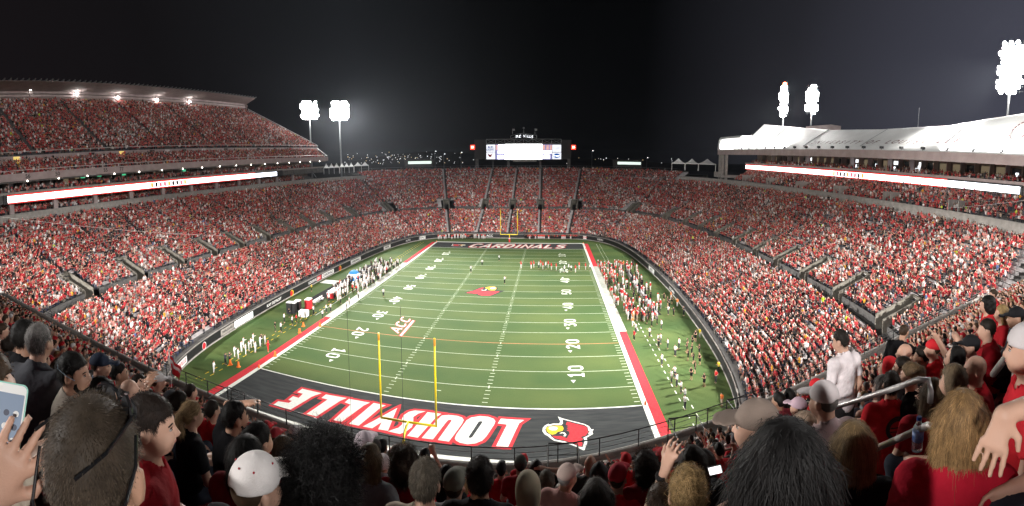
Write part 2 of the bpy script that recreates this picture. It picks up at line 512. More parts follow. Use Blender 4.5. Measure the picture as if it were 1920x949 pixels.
# traced lettering and emblem, in metres on the grass
LET = {
'E':[-16.19,-2.34,-13.42,-2.3,-13.9,-3.08,-14.14,-3.64,-14.91,-7.17,-17.29,-7.28,-17.23,-6.29,-15.88,-6.02,-15.79,-5.46,-16.32,-5.44,-16.27,-4.44,-15.43,-4.48,-15.49,-3.37,-16.31,-3.38],
'L3':[-12.91,-3.31,-12.8,-2.35,-10.05,-2.17,-10.52,-3.08,-10.6,-3.36,-11.5,-7.13,-12.77,-7.15,-12.04,-3.36],
'L2':[-9.86,-3.16,-9.73,-2.25,-7.01,-2.18,-7.46,-3.0,-7.53,-3.35,-8.42,-6.94,-9.42,-7.02,-8.99,-3.36],
'I2':[-6.58,-2.1,-5.03,-2.19,-5.46,-2.9,-6.36,-6.96,-7.52,-7.01],
'V':[-3.57,-2.32,-3.06,-6.82,-4.14,-6.9,-4.26,-5.5,-4.81,-6.91,-5.9,-6.96],
'S':[-0.22,-2.17,-1.45,-2.3,-2.04,-2.75,-2.38,-3.56,-2.35,-4.24,-1.98,-5.26,-2.16,-5.96,-3.05,-6.92,-1.65,-7.0,-1.19,-6.42,-0.83,-5.49,-0.93,-4.64,-1.25,-3.6,-0.89,-2.81],
'I1':[0.04,-2.29,1.64,-2.29,1.24,-3.01,0.31,-7.14,-0.85,-7.1],
'U':[0.72,-7.08,1.42,-3.75,1.66,-2.92,1.77,-2.61,2.48,-2.35,3.44,-2.35,4.06,-2.58,4.33,-3.03,4.28,-3.74,3.57,-7.07,2.41,-7.03,3.03,-3.53,3.03,-3.26,2.83,-3.22,2.65,-3.37,2.54,-3.74,1.9,-7.05],
'O':[4.04,-6.42,4.07,-5.73,4.64,-3.03,5.04,-2.42,5.91,-2.02,6.85,-2.01,7.52,-2.32,7.79,-2.78,7.72,-3.47,7.17,-5.64,6.87,-6.35,6.27,-6.89,5.51,-7.15,4.69,-7.05,4.23,-6.76],
'L1':[8.08,-3.17,8.32,-2.23,10.88,-2.31,10.37,-2.98,9.56,-7.06,8.36,-7.08,9.09,-3.29],
}
O_HOLE = [5.37,-6.04,5.99,-3.1,6.18,-2.97,6.37,-3.0,6.4,-3.21,5.76,-5.93,5.61,-6.1]
BIRD = {
'bw':[14.56,-1.54,15.07,-1.9,17.41,-3.05,17.86,-3.49,18.04,-4.08,18.31,-4.05,18.1,-4.52,18.17,-4.88,17.41,-5.52,17.48,-5.75,17.44,-6.27,17.05,-7.53,16.82,-7.38,16.23,-6.86,15.45,-6.37,14.55,-6.03,14.1,-5.88,13.74,-5.5,13.5,-5.13,13.13,-4.82,12.91,-4.28,12.93,-3.72,13.11,-3.3,13.5,-2.92,13.64,-3.05,14.03,-2.88,14.7,-2.88,14.81,-2.46],
'bk':[15.06,-2.07,17.39,-3.22,17.7,-3.65,17.72,-4.3,17.88,-4.35,17.68,-4.77,17.73,-5.01,17.09,-5.5,17.18,-5.74,17.12,-6.33,16.91,-7.04,16.71,-6.99,15.98,-6.46,15.19,-6.03,14.19,-5.69,13.78,-5.12,13.78,-4.93,13.36,-4.59,13.19,-4.03,13.35,-3.38,13.64,-3.38,14.03,-3.13,14.89,-3.17,15.09,-2.88],
'br':[15.54,-2.55,17.29,-3.38,17.64,-3.73,17.62,-4.29,17.73,-4.46,17.34,-5.14,16.82,-5.34,17.05,-5.65,16.86,-6.09,16.95,-6.46,16.81,-6.89,16.59,-6.81,16.08,-6.32,15.19,-5.89,14.24,-5.5,13.87,-5.05,14.43,-5.12,14.84,-5.13,15.43,-5.52,15.49,-5.29,15.72,-4.76,15.71,-4.37,15.43,-4.12,15.7,-4.01,15.45,-3.8,15.74,-3.68,15.46,-3.51,15.75,-3.4,15.4,-3.1],
'by':[13.28,-3.67,13.64,-3.38,14.07,-3.29,14.5,-3.25,15.03,-3.34,15.14,-3.79,15.01,-4.19,14.49,-4.42,14.29,-4.74,13.92,-4.89,13.6,-4.66,13.36,-4.27],
'bm':[13.52,-3.79,13.69,-3.5,14.07,-3.39,14.45,-3.54,14.52,-3.83,14.35,-4.11,13.97,-4.16,13.69,-4.03],
'be':[14.67,-4.66,14.91,-4.47,15.23,-4.51,15.41,-4.91,15.26,-5.19,15.05,-5.13,15.22,-4.9,15.04,-4.63,14.81,-4.7],
}


def pairs(a):
    return [(a[i], a[i + 1]) for i in range(0, len(a), 2)]


def signed_area(p):
    return 0.5 * sum(p[i][0] * p[(i + 1) % len(p)][1] - p[(i + 1) % len(p)][0] * p[i][1] for i in range(len(p)))


def grow_poly(p, d):
    """offset a closed outline outwards with mitred corners"""
    if signed_area(p) < 0: p = p[::-1]
    out = []; n = len(p)
    for i in range(n):
        a, b, c = Vector(p[i - 1]), Vector(p[i]), Vector(p[(i + 1) % n])
        e0 = (b - a).normalized(); e1 = (c - b).normalized()
        n0 = Vector((e0.y, -e0.x)); n1 = Vector((e1.y, -e1.x))
        m = n0 + n1
        m = m.normalized() if m.length > 1e-4 else n0
        k = min(1.9, 1.0 / max(0.3, m.dot(n0)))
        out.append(tuple(b + m * d * k))
    return out


def outline_mesh(mb, loops, z):
    """fill (possibly concave, holed) outlines by a 2-D curve fill"""
    cu = bpy.data.curves.new('outline_source', 'CURVE'); cu.dimensions = '2D'; cu.fill_mode = 'FRONT'
    for p in loops:
        sp = cu.splines.new('POLY'); sp.points.add(len(p) - 1); sp.use_cyclic_u = True
        for i, q in enumerate(p): sp.points[i].co = (q[0], q[1], 0, 1)
    o = bpy.data.objects.new('outline_source', cu); COL.objects.link(o)
    me = bpy.data.meshes.new_from_object(o.evaluated_get(bpy.context.evaluated_depsgraph_get()))
    mb.add([(v.co.x, v.co.y, z) for v in me.vertices], [tuple(q.vertices) for q in me.polygons])
    bpy.data.objects.remove(o); bpy.data.curves.remove(cu); bpy.data.meshes.remove(me)


zz = 0.0060
for key in ('E', 'L3', 'L2', 'I2', 'V', 'S', 'I1', 'U', 'O', 'L1'):
    p = pairs(LET[key])
    m = MB(); zz += 0.00005; zq = zz; n_ = len(p)
    for i_ in range(n_):        # a broad red band painted round the letter: one strip per edge, a disc on each corner
        a_, b_ = Vector(p[i_]), Vector(p[(i_ + 1) % n_]); d_ = (b_ - a_).normalized(); e_ = Vector((-d_.y, d_.x)) * .40
        zq += .0001; m.add([(*(a_ + e_), zq), (*(b_ + e_), zq), (*(b_ - e_), zq), (*(a_ - e_), zq)], [(3, 2, 1, 0)])
        c_ = Vector(p[i_ - 1]); d0_ = (a_ - c_).normalized(); bis = (d0_ - d_); sharp = d0_.dot(d_)
        zq += .0001
        if bis.length > .15:
            k_ = .40 / max(.42, math.sqrt(max(0.0, (1 + sharp) / 2))); tip = a_ + bis.normalized() * k_
            s_ = 1 if (d0_.x * d_.y - d0_.y * d_.x) > 0 else -1
            n0_ = Vector((d0_.y, -d0_.x)) * s_ * .40; n1_ = Vector((d_.y, -d_.x)) * s_ * .40
            m.add([(*a_, zq), (*(a_ + n0_), zq), (*tip, zq), (*(a_ + n1_), zq)], [(0, 1, 2, 3)])
    m.build('letter_outline', M_PAINT_R, turf)
    m = MB()
    outline_mesh(m, [p] + ([pairs(O_HOLE)] if key == 'O' else []), 0.0140)
    m.build('letter', M_PAINT_W, turf)


def emblem(tr, z, white=True):
    e = None
    for key, mat, dz in (('bw', M_PAINT_W, 0), ('bk', M_PAINT_K, 0.002), ('br', M_PAINT_R, 0.004), ('by', M_PAINT_Y, 0.004),
                         ('bm', M_PAINT_W, 0.006), ('be', M_PAINT_W, 0.006)):
        if key == 'bw' and not white: continue
        m = MB(); p = [tr(q) for q in pairs(BIRD[key])]
        if key == 'bk' and not white: p = grow_poly(p, 0.12)
        outline_mesh(m, [p], z + dz)
        if e is None:
            e = m.build('field_emblem', mat, turf)
        else:
            m.build('emblem_patch', mat, e)


emblem(lambda q: q, 0.0065)


def sim(a0, b0, a1, b1):
    za, zb, wa, wb = complex(*a0), complex(*b0), complex(*a1), complex(*b1)
    k = (wb - wa) / (zb - za)
    return lambda q: ((lambda w: (w.real, w.imag))(wa + k * (complex(*q) - za)))


emblem(sim((17.05, -7.53), (14.56, -1.54), (-4.96, 43.46), (4.68, 46.82)), 0.0068, white=False)
emblem(sim((17.05, -7.53), (14.56, -1.54), (-18.6, 97.6), (-14.2, 94.0)), 0.0065)
# far end zone lettering
field_glyphs('letter_outline', 'CARDINALS', (-12.6, 92.8), (1, 0, 0), (0, 1, 0), 5.9, 3.1, 0.55, 1.45, 0.0070, M_PAINT_R, 0.25, 0.06)
field_glyphs('letter', 'CARDINALS', (-12.6, 92.8), (1, 0, 0), (0, 1, 0), 5.9, 3.1, 0.55, 0.85, 0.0150, M_PAINT_W, 0.25)
# conference mark by the 25 yard line
field_glyphs('letter_outline', 'ACC', (-10.75, 19.3), (0, 1, 0), (-1, 0, 0), 1.9, 2.1, 0.35, 0.75, 0.0070, M_PAINT_R, 0.5, 0.05)
field_glyphs('letter', 'ACC', (-10.75, 19.3), (0, 1, 0), (-1, 0, 0), 1.9, 2.1, 0.35, 0.42, 0.0110, M_PAINT_W, 0.5)
u1 = MB(); u1.add([(-10.45, 18.3, 0.0090), (-9.75, 18.0, 0.0090), (-9.75, 25.6, 0.0090), (-10.45, 25.9, 0.0090)], [(0, 1, 2, 3)]); u1.build('emblem_bar', M_PAINT_R, turf)
u1 = MB(); u1.add([(-10.3, 18.45, 0.0115), (-9.9, 18.3, 0.0115), (-9.9, 25.5, 0.0115), (-10.3, 25.6, 0.0115)], [(0, 1, 2, 3)]); u1.build('emblem_bar', M_PAINT_W, turf)


# goal posts
M_ORANGE = new_mat('orange sleeve', (.80, .34, .03), .5)
def goalpost(label, x, y, sgn):
    t = thing('goalpost', label, 'goalpost', (x, y, 0), 0, 'goalposts at the two ends')
    p = MB(); yb = sgn * 1.6
    p.tube([(0, yb, 0), (0, yb, 1.9), (0, yb * .8, 2.5), (0, yb * .35, 2.85), (0, 0, 2.93)], 0.12, 8)
    p.build('gooseneck', M_YEL, t, True)
    c = MB(); c.tube([(-2.82, 0, 2.93), (2.82, 0, 2.93)], 0.11, 8); c.build('crossbar', M_YEL, t, True)
    for sx in (-1, 1):
        q = MB(); q.tube([(sx * 2.82, 0, 2.85), (sx * 2.82, 0, 11.65)], 0.095, 8); uo = q.build('upright', M_YEL, t, True)
        q = MB(); q.tube([(sx * 2.82, 0, 10.9), (sx * 2.82, 0, 11.62)], 0.102, 8); q.build('upright_sleeve', M_ORANGE, uo, True)
    b = MB(); b.lathe([(0.27, 0.0), (0.27, 1.55), (0.2, 1.62)], (0, yb, 0), 10); b.build('base_pad', M_RED, t)
    w = MB(); w.lathe([(0.276, 1.2), (0.276, 1.5)], (0, yb, 0), 10); w.build('pad_band', M_WHITE, t)


goalpost('yellow goalpost at the near end zone, over the large lettering', 0.05, -9.3, -1)
goalpost('small yellow goalpost at the far end below the scoreboard', 0.05, 100.75, 1)
# ------------------------------------------------------------------ seating bowl
def catmull(P, per=8):
    out = []; n = len(P)
    for i in range(n):
        p0, p1, p2, p3 = P[i - 1], P[i], P[(i + 1) % n], P[(i + 2) % n]
        for k in range(per):
            t = k / per
            out.append(0.5 * ((2 * p1) + (p2 - p0) * t + (2 * p0 - 5 * p1 + 4 * p2 - p3) * t * t + (3 * p1 - p0 - 3 * p2 + p3) * t ** 3))
    return np.array(out)


_half = [(8, 110.2), (17, 110.1), (24.5, 108.6), (29.8, 104.6), (33.6, 98.6), (36.6, 88), (38.6, 71), (39.6, 45.7)]
_r = _half + [(x, 91.4 - y) for x, y in _half[::-1][1:]]
_loop = _r + [(-x, y) for x, y in _r[::-1]]
_c = catmull(np.array(_loop, float), 20)
_seg = np.linalg.norm(np.roll(_c, -1, 0) - _c, axis=1); _cum = np.concatenate([[0], np.cumsum(_seg)])
BN = 400
_t = np.arange(BN) * _cum[-1] / BN
_cl = np.vstack([_c, _c[:1]])
WALL = np.stack([np.interp(_t, _cum, _cl[:, 0]), np.interp(_t, _cum, _cl[:, 1])], 1)
_tan = np.roll(WALL, -2, 0) - np.roll(WALL, 2, 0); _tan /= np.linalg.norm(_tan, axis=1)[:, None]
NRM = np.stack([-_tan[:, 1], _tan[:, 0]], 1)          # loop runs clockwise, so this points outwards
if np.mean((NRM * (WALL - np.array([0, 45.7]))).sum(1)) < 0: NRM = -NRM
for _ in range(6):
    NRM = (np.roll(NRM, 1, 0) + NRM * 2 + np.roll(NRM, -1, 0)); NRM /= np.linalg.norm(NRM, axis=1)[:, None]
STEP = _cum[-1] / BN


def deck_front(x):
    """front edge of the near upper deck (plan)"""
    xs = [-70, -20, -4, 4, 10, 14, 22, 34, 42, 52, 61, 72, 90]
    ys = [-27.5, -29.3, -29.8, -30.1, -30.1, -29.7, -27.6, -24.1, -22.0, -19.6, -17.8, -15.9, -13.0]
    return np.interp(x, xs, ys)


LOW_N, LOW_D0, LOW_Z0, LOW_T, LOW_R = 20, 0.7, 1.55, 0.79, 0.315
UP_D0, UP_Z0, UP_T, UP_R = 18.3, 8.8, 0.79, 0.395
UP_SIDE, UP_FAR = 29, 36
FARMASK = NRM[:, 1] > 0.62
rows = [(LOW_D0 + i * LOW_T, LOW_Z0 + i * LOW_R) for i in range(LOW_N)]
D_WALK = LOW_D0 + LOW_N * LOW_T                      # 16.5
Z_WALK = LOW_Z0 + (LOW_N - 1) * LOW_R                # 7.53
urows = [(UP_D0 + i * UP_T, UP_Z0 + i * UP_R) for i in range(UP_FAR)]
D_SIDE = UP_D0 + UP_SIDE * UP_T; Z_SIDE = UP_Z0 + UP_SIDE * UP_R
D_FAR = UP_D0 + UP_FAR * UP_T; Z_FAR = UP_Z0 + UP_FAR * UP_R


def ring(d):
    return WALL + NRM * d


def visible(P):
    return P[:, 1] > deck_front(P[:, 0]) - 3.0


# aisles: fixed arclength stations along the wall
AISLE = np.zeros(BN, bool); VOM = np.zeros(BN, bool); AISLE_C = []
_k0 = int(np.argmin(np.hypot(WALL[:, 0] + 1.2, WALL[:, 1] - 110.2)))
_gap = 10.8 / STEP
for j in range(-20, 21):
    c = _k0 + j * _gap
    if abs(j) * _gap > BN / 2 - 4: continue
    i = int(round(c)) % BN
    AISLE_C.append(i); AISLE[i] = True
    VOM[(i - 1) % BN] = VOM[i] = VOM[(i + 1) % BN] = True
VOM_ROWS = 6


def strips(profile, mask_fn=None, closed=True, sel=None):
    """quads between successive (d, z) of a profile around the bowl; sel: segment mask"""
    V = []; Q = []
    for a, (d, z) in enumerate(profile):
        P = ring(d); V.append(np.column_stack([P, np.full(BN, z)]))
    V = np.concatenate(V); vis = visible(ring(profile[0][0]))
    i = np.arange(BN); j = (i + 1) % BN
    keep = vis & vis[j]
    if sel is not None: keep &= sel
    for a in range(len(profile) - 1):
        q = np.stack([a * BN + i, a * BN + j, (a + 1) * BN + j, (a + 1) * BN + i], 1)[keep]
        Q.append(q)
    return V, np.concatenate(Q)


def compact(V, Q):
    u, inv = np.unique(Q, return_inverse=True)
    return V[u], inv.reshape(Q.shape)


def bowl_part(name, pieces, mat, parent, kind=None):
    VV = []; QQ = []; o = 0
    for V, Q in pieces:
        if len(Q) == 0: continue
        V, Q = compact(V, Q); VV.append(V); QQ.append(Q + o); o += len(V)
    return link(name, np_mesh(name, np.concatenate(VV), np.concatenate(QQ), mat), parent, kind=kind)


bowl = thing('seating_bowl', 'red crowded seating bowl wrapping round the field with aisles and entrance openings', 'grandstand')
bowl_part('field_wall', [strips([(-0.12, -0.1), (-0.12, 1.5), (0.1, 1.5), (0.1, LOW_Z0 - .02), (LOW_D0, LOW_Z0)])], M_CONC_D, bowl)
steps = []
for d, z in rows: steps += [(d, z), (d + LOW_T, z)]
steps_low = strips(steps)
notv = ~(VOM & np.roll(VOM, 1))
p_walk = strips([(D_WALK, Z_WALK), (UP_D0 - 0.25, Z_WALK + 0.004), (UP_D0 - 0.25, UP_Z0 + 0.25), (UP_D0, UP_Z0 + 0.25), (UP_D0, UP_Z0)], sel=~VOM)
p_walk2 = strips([(D_WALK, Z_WALK), (UP_D0 + VOM_ROWS * UP_T + 0.4, Z_WALK + 0.004)], sel=VOM)
ust = []
for d, z in urows[:VOM_ROWS]: ust += [(d, z), (d + UP_T, z)]
p_up1 = strips(ust, sel=~VOM)
ust = []
for d, z in urows[VOM_ROWS:UP_SIDE]: ust += [(d, z), (d + UP_T, z)]
p_up2 = strips(ust)
ust = []
for d, z in urows[UP_SIDE:]: ust += [(d, z), (d + UP_T, z)]
p_up3 = strips(ust, sel=FARMASK)
bowl_part('terrace_steps', [steps_low, p_up1, p_up2, p_up3], M_CONC_D, bowl)
bowl_part('cross_walkway', [p_walk, p_walk2], M_CONC_D, bowl)
# parapet on top of the side rows and rear wall of the far rows
bowl_part('parapet', [strips([(D_SIDE - 0.3, Z_SIDE - 0.3), (D_SIDE - 0.3, Z_SIDE + 1.75), (D_SIDE + 0.25, Z_SIDE + 1.75), (D_SIDE + 0.25, Z_SIDE - 1)], sel=~FARMASK & (WALL[:, 0] < 0))], M_CONC, bowl)
bowl_part('parapet', [strips([(D_SIDE - 0.3, Z_SIDE - 0.3), (D_SIDE - 0.3, Z_SIDE + 1.75), (D_SIDE + 0.25, Z_SIDE + 1.75), (D_SIDE + 0.25, Z_SIDE - 1)], sel=~FARMASK & (WALL[:, 0] > 0))], M_CONC, bowl)
M_PARA = None
bowl_part('rear_concourse', [strips([(D_FAR, Z_FAR - 0.4), (D_FAR, Z_FAR + 0.7), (D_FAR + 0.3, Z_FAR + 0.7), (D_FAR + 0.3, Z_FAR - 0.6), (D_FAR + 14, Z_FAR - 0.6), (D_FAR + 14, -0.3)], sel=FARMASK)], M_CONC_D, bowl)
# benches
ben = []
for (d, z) in rows + urows:
    far = d > D_SIDE - 0.2
    sel = ~AISLE if d < UP_D0 + VOM_ROWS * UP_T and d < UP_D0 else (~VOM if d < UP_D0 + VOM_ROWS * UP_T else ~AISLE)
    if far: sel = sel & FARMASK
    ben.append(strips([(d + 0.40, z + 0.36), (d + 0.40, z + 0.43), (d + 0.72, z + 0.43), (d + 0.72, z + 0.8), (d + 0.76, z + 0.8)], sel=sel))
bowl_part('bench_row', ben, M_BENCH, bowl, kind='stuff')
M_VOM = noisy_mat('grimy tan concrete', (.12, .11, .09), (.19, .175, .15), 1.2, .9, .1)
# entrance openings with side walls, one per aisle
for i in AISLE_C:
    P = WALL[i]; N = NRM[i]; T = np.array([N[1], -N[0]])
    Pm = P + N * (UP_D0 + 2)
    if Pm[1] < deck_front(Pm[0]) - 1: continue
    M = Matrix(((T[0], N[0], 0, P[0]), (T[1], N[1], 0, P[1]), (0, 0, 1, 0), (0, 0, 0, 1)))
    m = MB(); w = 1.2; dl = UP_D0 + VOM_ROWS * UP_T + 0.4
    for s in (-1, 1):
        a, b = sorted((s * w, s * (w - 0.24)))
        vs = []
        for x in (a, b):
            for (d, z0, z1) in ((UP_D0 - 0.25, Z_WALK, UP_Z0 + .75), (dl, Z_WALK, UP_Z0 + VOM_ROWS * UP_R + .75)):
                vs += [M @ Vector((x, d, z0)), M @ Vector((x, d, z1))]
        m.add(vs, [(0, 1, 3, 2), (4, 6, 7, 5), (1, 5, 7, 3), (0, 4, 5, 1), (2, 3, 7, 6), (0, 2, 6, 4)])
    m.box(-w, w, dl, dl + 0.25, Z_WALK + 2.1, UP_Z0 + VOM_ROWS * UP_R + .75, 0, M)
    v = m.build('entrance_opening', M_VOM, bowl)
    k = MB(); k.box(-w + .24, w - .24, dl + 0.1, dl + 0.2, Z_WALK, Z_WALK + 2.1, 0, M); k.build('doorway', M_DARK, v)
# aisle stairs and rails
M_DSTAIR = noisy_mat('dark aisle stair', (.035, .034, .034), (.06, .058, .057), 1.0, .9)
stair = MB(); rail = MB()
for i in AISLE_C:
    P = WALL[i]; N = NRM[i]; T = np.array([N[1], -N[0]])
    M = Matrix(((T[0], N[0], 0, P[0]), (T[1], N[1], 0, P[1]), (0, 0, 1, 0), (0, 0, 0, 1)))
    rr = rows + urows[VOM_ROWS:(UP_FAR if FARMASK[i] else UP_SIDE)]
    for (d, z) in rr:
        Q = P + N * d
        if Q[1] < deck_front(Q[0]) - 1: continue
        if (d, z) in rows or d < 60:
            stair.box(-0.8, 0.8, d - 0.02, d + 0.40, z + 0.003, z + 0.12, 0, M); stair.box(-0.8, 0.8, d + 0.40, d + 0.772, z + 0.003, z + 0.285, 0, M)
    for seg in (rows, urows[VOM_ROWS:(UP_FAR if FARMASK[i] else UP_SIDE)]):
        for a in range(1, len(seg) - 3, 4):
            Q = P + N * seg[a][0]
            if Q[1] < deck_front(Q[0]) - 1: continue
            p0 = M @ Vector((0, seg[a][0] + .2, seg[a][1] + .95)); p1 = M @ Vector((0, seg[a + 2][0] + .2, seg[a + 2][1] + .95))
            rail.tube([p0 - Vector((0, 0, .95)), p0, p1, p1 - Vector((0, 0, .95))], 0.035, 4, 0, False)
stair.build('aisle_stair', M_DSTAIR, bowl, kind='stuff')
rail.build('aisle_rail', M_DARK, bowl, kind='stuff')
# walkway railing: dark mesh fence in front of the cross walkway
fence = [strips([(D_WALK - 0.02, Z_WALK), (D_WALK - 0.02, Z_WALK + 0.95), (D_WALK + 0.05, Z_WALK + 0.95), (D_WALK + 0.05, Z_WALK)], sel=~AISLE)]
bowl_part('walkway_railing', fence, M_DARK, bowl)
# white rail along the field wall top
bowl_part('wall_coping', [strips([(-0.16, 1.50), (-0.16, 1.58), (0.0, 1.58), (0.0, 1.50)])], M_CONC, bowl)
# fence behind the far rows
fm = MB()
for i in range(0, BN, 2):
    if not (FARMASK[i] and FARMASK[(i + 2) % BN]): continue
    a = ring(D_FAR + 0.6)[i]; b = ring(D_FAR + 0.6)[(i + 2) % BN]
    fm.tube([(a[0], a[1], Z_FAR - .5), (a[0], a[1], Z_FAR + 1.7)], 0.05, 4)
    for h in (0.9, 1.7): fm.tube([(a[0], a[1], Z_FAR + h), (b[0], b[1], Z_FAR + h)], 0.04, 4, 0, False)
fm.build('concourse_rail', M_STEEL, bowl, kind='stuff')

# ------------------------------------------------------------------ perimeter advertising boards
boards = thing('advertising_hoarding', 'black advertising hoarding along the foot of the seating bowl wall', 'hoarding')
cum = np.arange(BN) * STEP


def wall_at(s):
    i = (s / STEP) % BN; a = int(i) % BN; b = (a + 1) % BN; t = i - int(i)
    return WALL[a] * (1 - t) + WALL[b] * t, NRM[a] * (1 - t) + NRM[b] * t


def s_of(u, v, z=0.6):
    p = at_z(u, v, z); return int(np.argmin(np.hypot(WALL[:, 0] - p.x, WALL[:, 1] - p.y))) * STEP


TOTAL = BN * STEP
L = 6.0; nb = int(TOTAL / L)
for k in range(nb):
    s = k * TOTAL / nb; e = (k + 1) * TOTAL / nb - 0.05
    P0, _ = wall_at(s)
    if P0[1] < deck_front(P0[0]) - 1 or P0[1] < -17: continue
    m = MB(); pts = [wall_at(s + (e - s) * t / 3) for t in range(4)]
    for (p, n), (q, r) in zip(pts[:-1], pts[1:]):
        a0 = p - n * 0.26; a1 = q - r * 0.26; b0 = p - n * 0.14; b1 = q - r * 0.14
        m.add([(*a0, 0.24), (*a1, 0.24), (*a1, 1.46), (*a0, 1.46), (*b0, 0.24), (*b1, 0.24), (*b1, 1.46), (*b0, 1.46)],
              [(0, 1, 2, 3), (3, 2, 6, 7), (0, 4, 5, 1), (1, 5, 6, 2), (0, 3, 7, 4), (4, 7, 6, 5)])
    m.build('advertising_board', M_BLACK, boards)
skirt = [strips([(-0.3, 0.0), (-0.3, 0.22), (-0.13, 0.22)])]
bowl_part('board_kerb', skirt, M_CONC, boards)


def board_text(u, v, txt, size, mat, panel=None, w=None):
    s = s_of(u, v); p, n = wall_at(s)
    T = Vector((n[1], -n[0], 0))
    # reading direction: left to right for someone on the field looking outwards
    xd = T if (Vector((n[0], n[1], 0)).cross(T)).z < 0 else -T
    if panel is not None:
        m = MB(); M = frame_matrix((p[0] - n[0] * 0.30, p[1] - n[1] * 0.30, 0.85), xd, (0, 0, 1))
        ww = w or len(txt) * size * .36 + .3
        m.box(-ww, ww, -0.52, 0.52, -0.012, 0.012, 0, M); m.build('sponsor_panel', panel, boards)
    if txt:
        put_text('board_lettering', txt, size, mat, (p[0] - n[0] * 0.325, p[1] - n[1] * 0.325, 0.85), xd, (0, 0, 1), boards, offset=0.02, xscale=1.15)


def board_disc(u, v, cols):
    s = s_of(u, v); p, n = wall_at(s); T = Vector((n[1], -n[0], 0))
    xd = T if (Vector((n[0], n[1], 0)).cross(T)).z < 0 else -T
    for k, (r, dx, c) in enumerate(cols):
        m = MB(); M = frame_matrix((p[0] - n[0] * (0.30 + .01 * k), p[1] - n[1] * (0.30 + .01 * k), 0.72), xd, (0, 0, 1)) @ Matrix.Translation((dx, 0, 0))
        m.prism([(r * math.cos(2 * PI * i / 16), r * math.sin(2 * PI * i / 16)) for i in range(16)], -0.004, 0.004, 0, M)
        m.build('round_badge', c, boards)


E_GLOW = new_mat('lit white ad panel', (1, 1, 1), 0.3, emit=2.2, emit_col=(0.85, 1.0, 0.95))
board_text(352, 685, "L'VILLE", 0.8, M_RED, M_WHITE)
board_disc(388, 651, [(0.62, 0, M_WHITE), (0.52, -0.05, M_RED)])
board_text(425, 622, 'PAPA JOHNS', 0.5, M_BLACK, M_CONC)
board_text(460, 600, '', 0.5, M_WHITE, E_GLOW, 3.1)
board_text(507, 568, 'KAY DETROIT', 0.78, M_WHITE)
board_disc(541, 549, [(0.7, 0, M_YEL), (0.58, -0.12, M_RED)])
board_text(579, 528, 'LOUISVILLE', 0.85, M_WHITE)
board_text(594, 522, 'GO', 0.6, M_WHITE, M_RED, 1.1)
board_text(612, 515, 'CARDINALS', 0.85, M_BLACK, M_WHITE)
board_disc(636, 503, [(0.7, 0, M_YEL), (0.58, -0.12, M_RED)])
board_text(665, 490, 'CARDINALS', 0.7, M_BLACK, M_WHITE, 3.0)
board_text(718, 464, 'BANK', 0.8, M_BLACK, M_WHITE, 2.2)
board_text(764, 452, 'AUTO', 0.8, M_WHITE)
board_text(787, 446, 'HEALTH', 0.8, M_BLACK, M_WHITE, 2.6)
board_text(823, 441, 'LOUISVILLE', 0.8, M_WHITE)
board_text(918, 441, 'ACC', 1.0, M_WHITE)
board_text(1002, 442, 'LOUISVILLE', 0.9, M_WHITE)
board_text(1101, 445, 'CARDINALS', 0.8, M_RED, M_WHITE, 3.0)
board_text(1130, 450, 'LOUISVILLE', 0.8, M_WHITE)
board_text(1232, 507, 'AUTO', 0.75, M_BLACK, M_WHITE, 2.6)
board_text(1270, 545, 'GO CARDS', 0.75, M_WHITE)
# ------------------------------------------------------------------ left stand (double deck with canopy)
E_RIBBON = new_mat('lit led ribbon', (1, 1, 1), 0.3, emit=5.0, emit_col=(1.0, 0.93, 0.92))
E_RIB_BLOOM = new_mat('painted red bloom', (0.3, 0.01, 0.01), 0.5, emit=1.1, emit_col=(1.0, 0.03, 0.02))  # red bloom of the ribbon, painted as glowing strips
E_RIB_BLUE = new_mat('cool white led ribbon', (1, 1, 1), 0.3, emit=4.0, emit_col=(0.85, 0.9, 1.0))
E_GREEN = new_mat('green lit sign', (0.05, 0.6, 0.3), 0.3, emit=0.7, emit_col=(0.1, 0.7, 0.35))
E_WARM = new_mat('warm lit room', (0.25, 0.2, 0.13), 0.6, emit=0.13, emit_col=(1.0, 0.80, 0.50))
E_DOOR = new_mat('yellow lit doorway', (0.8, 0.6, 0.2), 0.6, emit=0.8, emit_col=(1.0, 0.68, 0.18))
E_TV = new_mat('lit television', (1, 1, 1), 0.4, emit=2.2, emit_col=(0.9, 0.95, 1.0))
E_MIX = [new_mat('ribbon graphic yellow', (.2, .1, .02), 0.4, emit=.9, emit_col=(1, .62, .12)), new_mat('ribbon graphic pink', (.2, .05, .05), .4, emit=.8, emit_col=(1, .22, .3)),
         new_mat('ribbon graphic dark', (.03, .03, .03), .4)]
M_GLASS = new_mat('dark suite glazing', (0.03, 0.035, 0.04), 0.12, spec=0.6)
M_INT = noisy_mat('suite interior wall', (0.16, 0.12, 0.10), (0.24, 0.19, 0.16), 0.4, 0.8)

CROWD = []        # (x, y, z, rot, density class) rows are gathered here and become one crowd


def seat_line(p0, p1, z, face, occ=0.93, sp=0.53, stand=0.12, tone=0):
    """spectators along a straight row; face = unit vector towards the field"""
    p0 = np.array(p0, float); p1 = np.array(p1, float); L = np.linalg.norm(p1 - p0); n = int(L / sp)
    if n < 1: return
    t = (np.arange(n) + 0.5) / n
    P = p0 + (p1 - p0) * t[:, None] + RNG.normal(0, 0.05, (n, 2))
    keep = RNG.random(n) < occ
    P = P[keep]; k = len(P)
    rot = math.atan2(-face[0], face[1]) + RNG.normal(0, 0.22, k)
    CROWD.append(np.column_stack([P, np.full(k, z), rot, np.full(k, stand), np.full(k, tone)]))


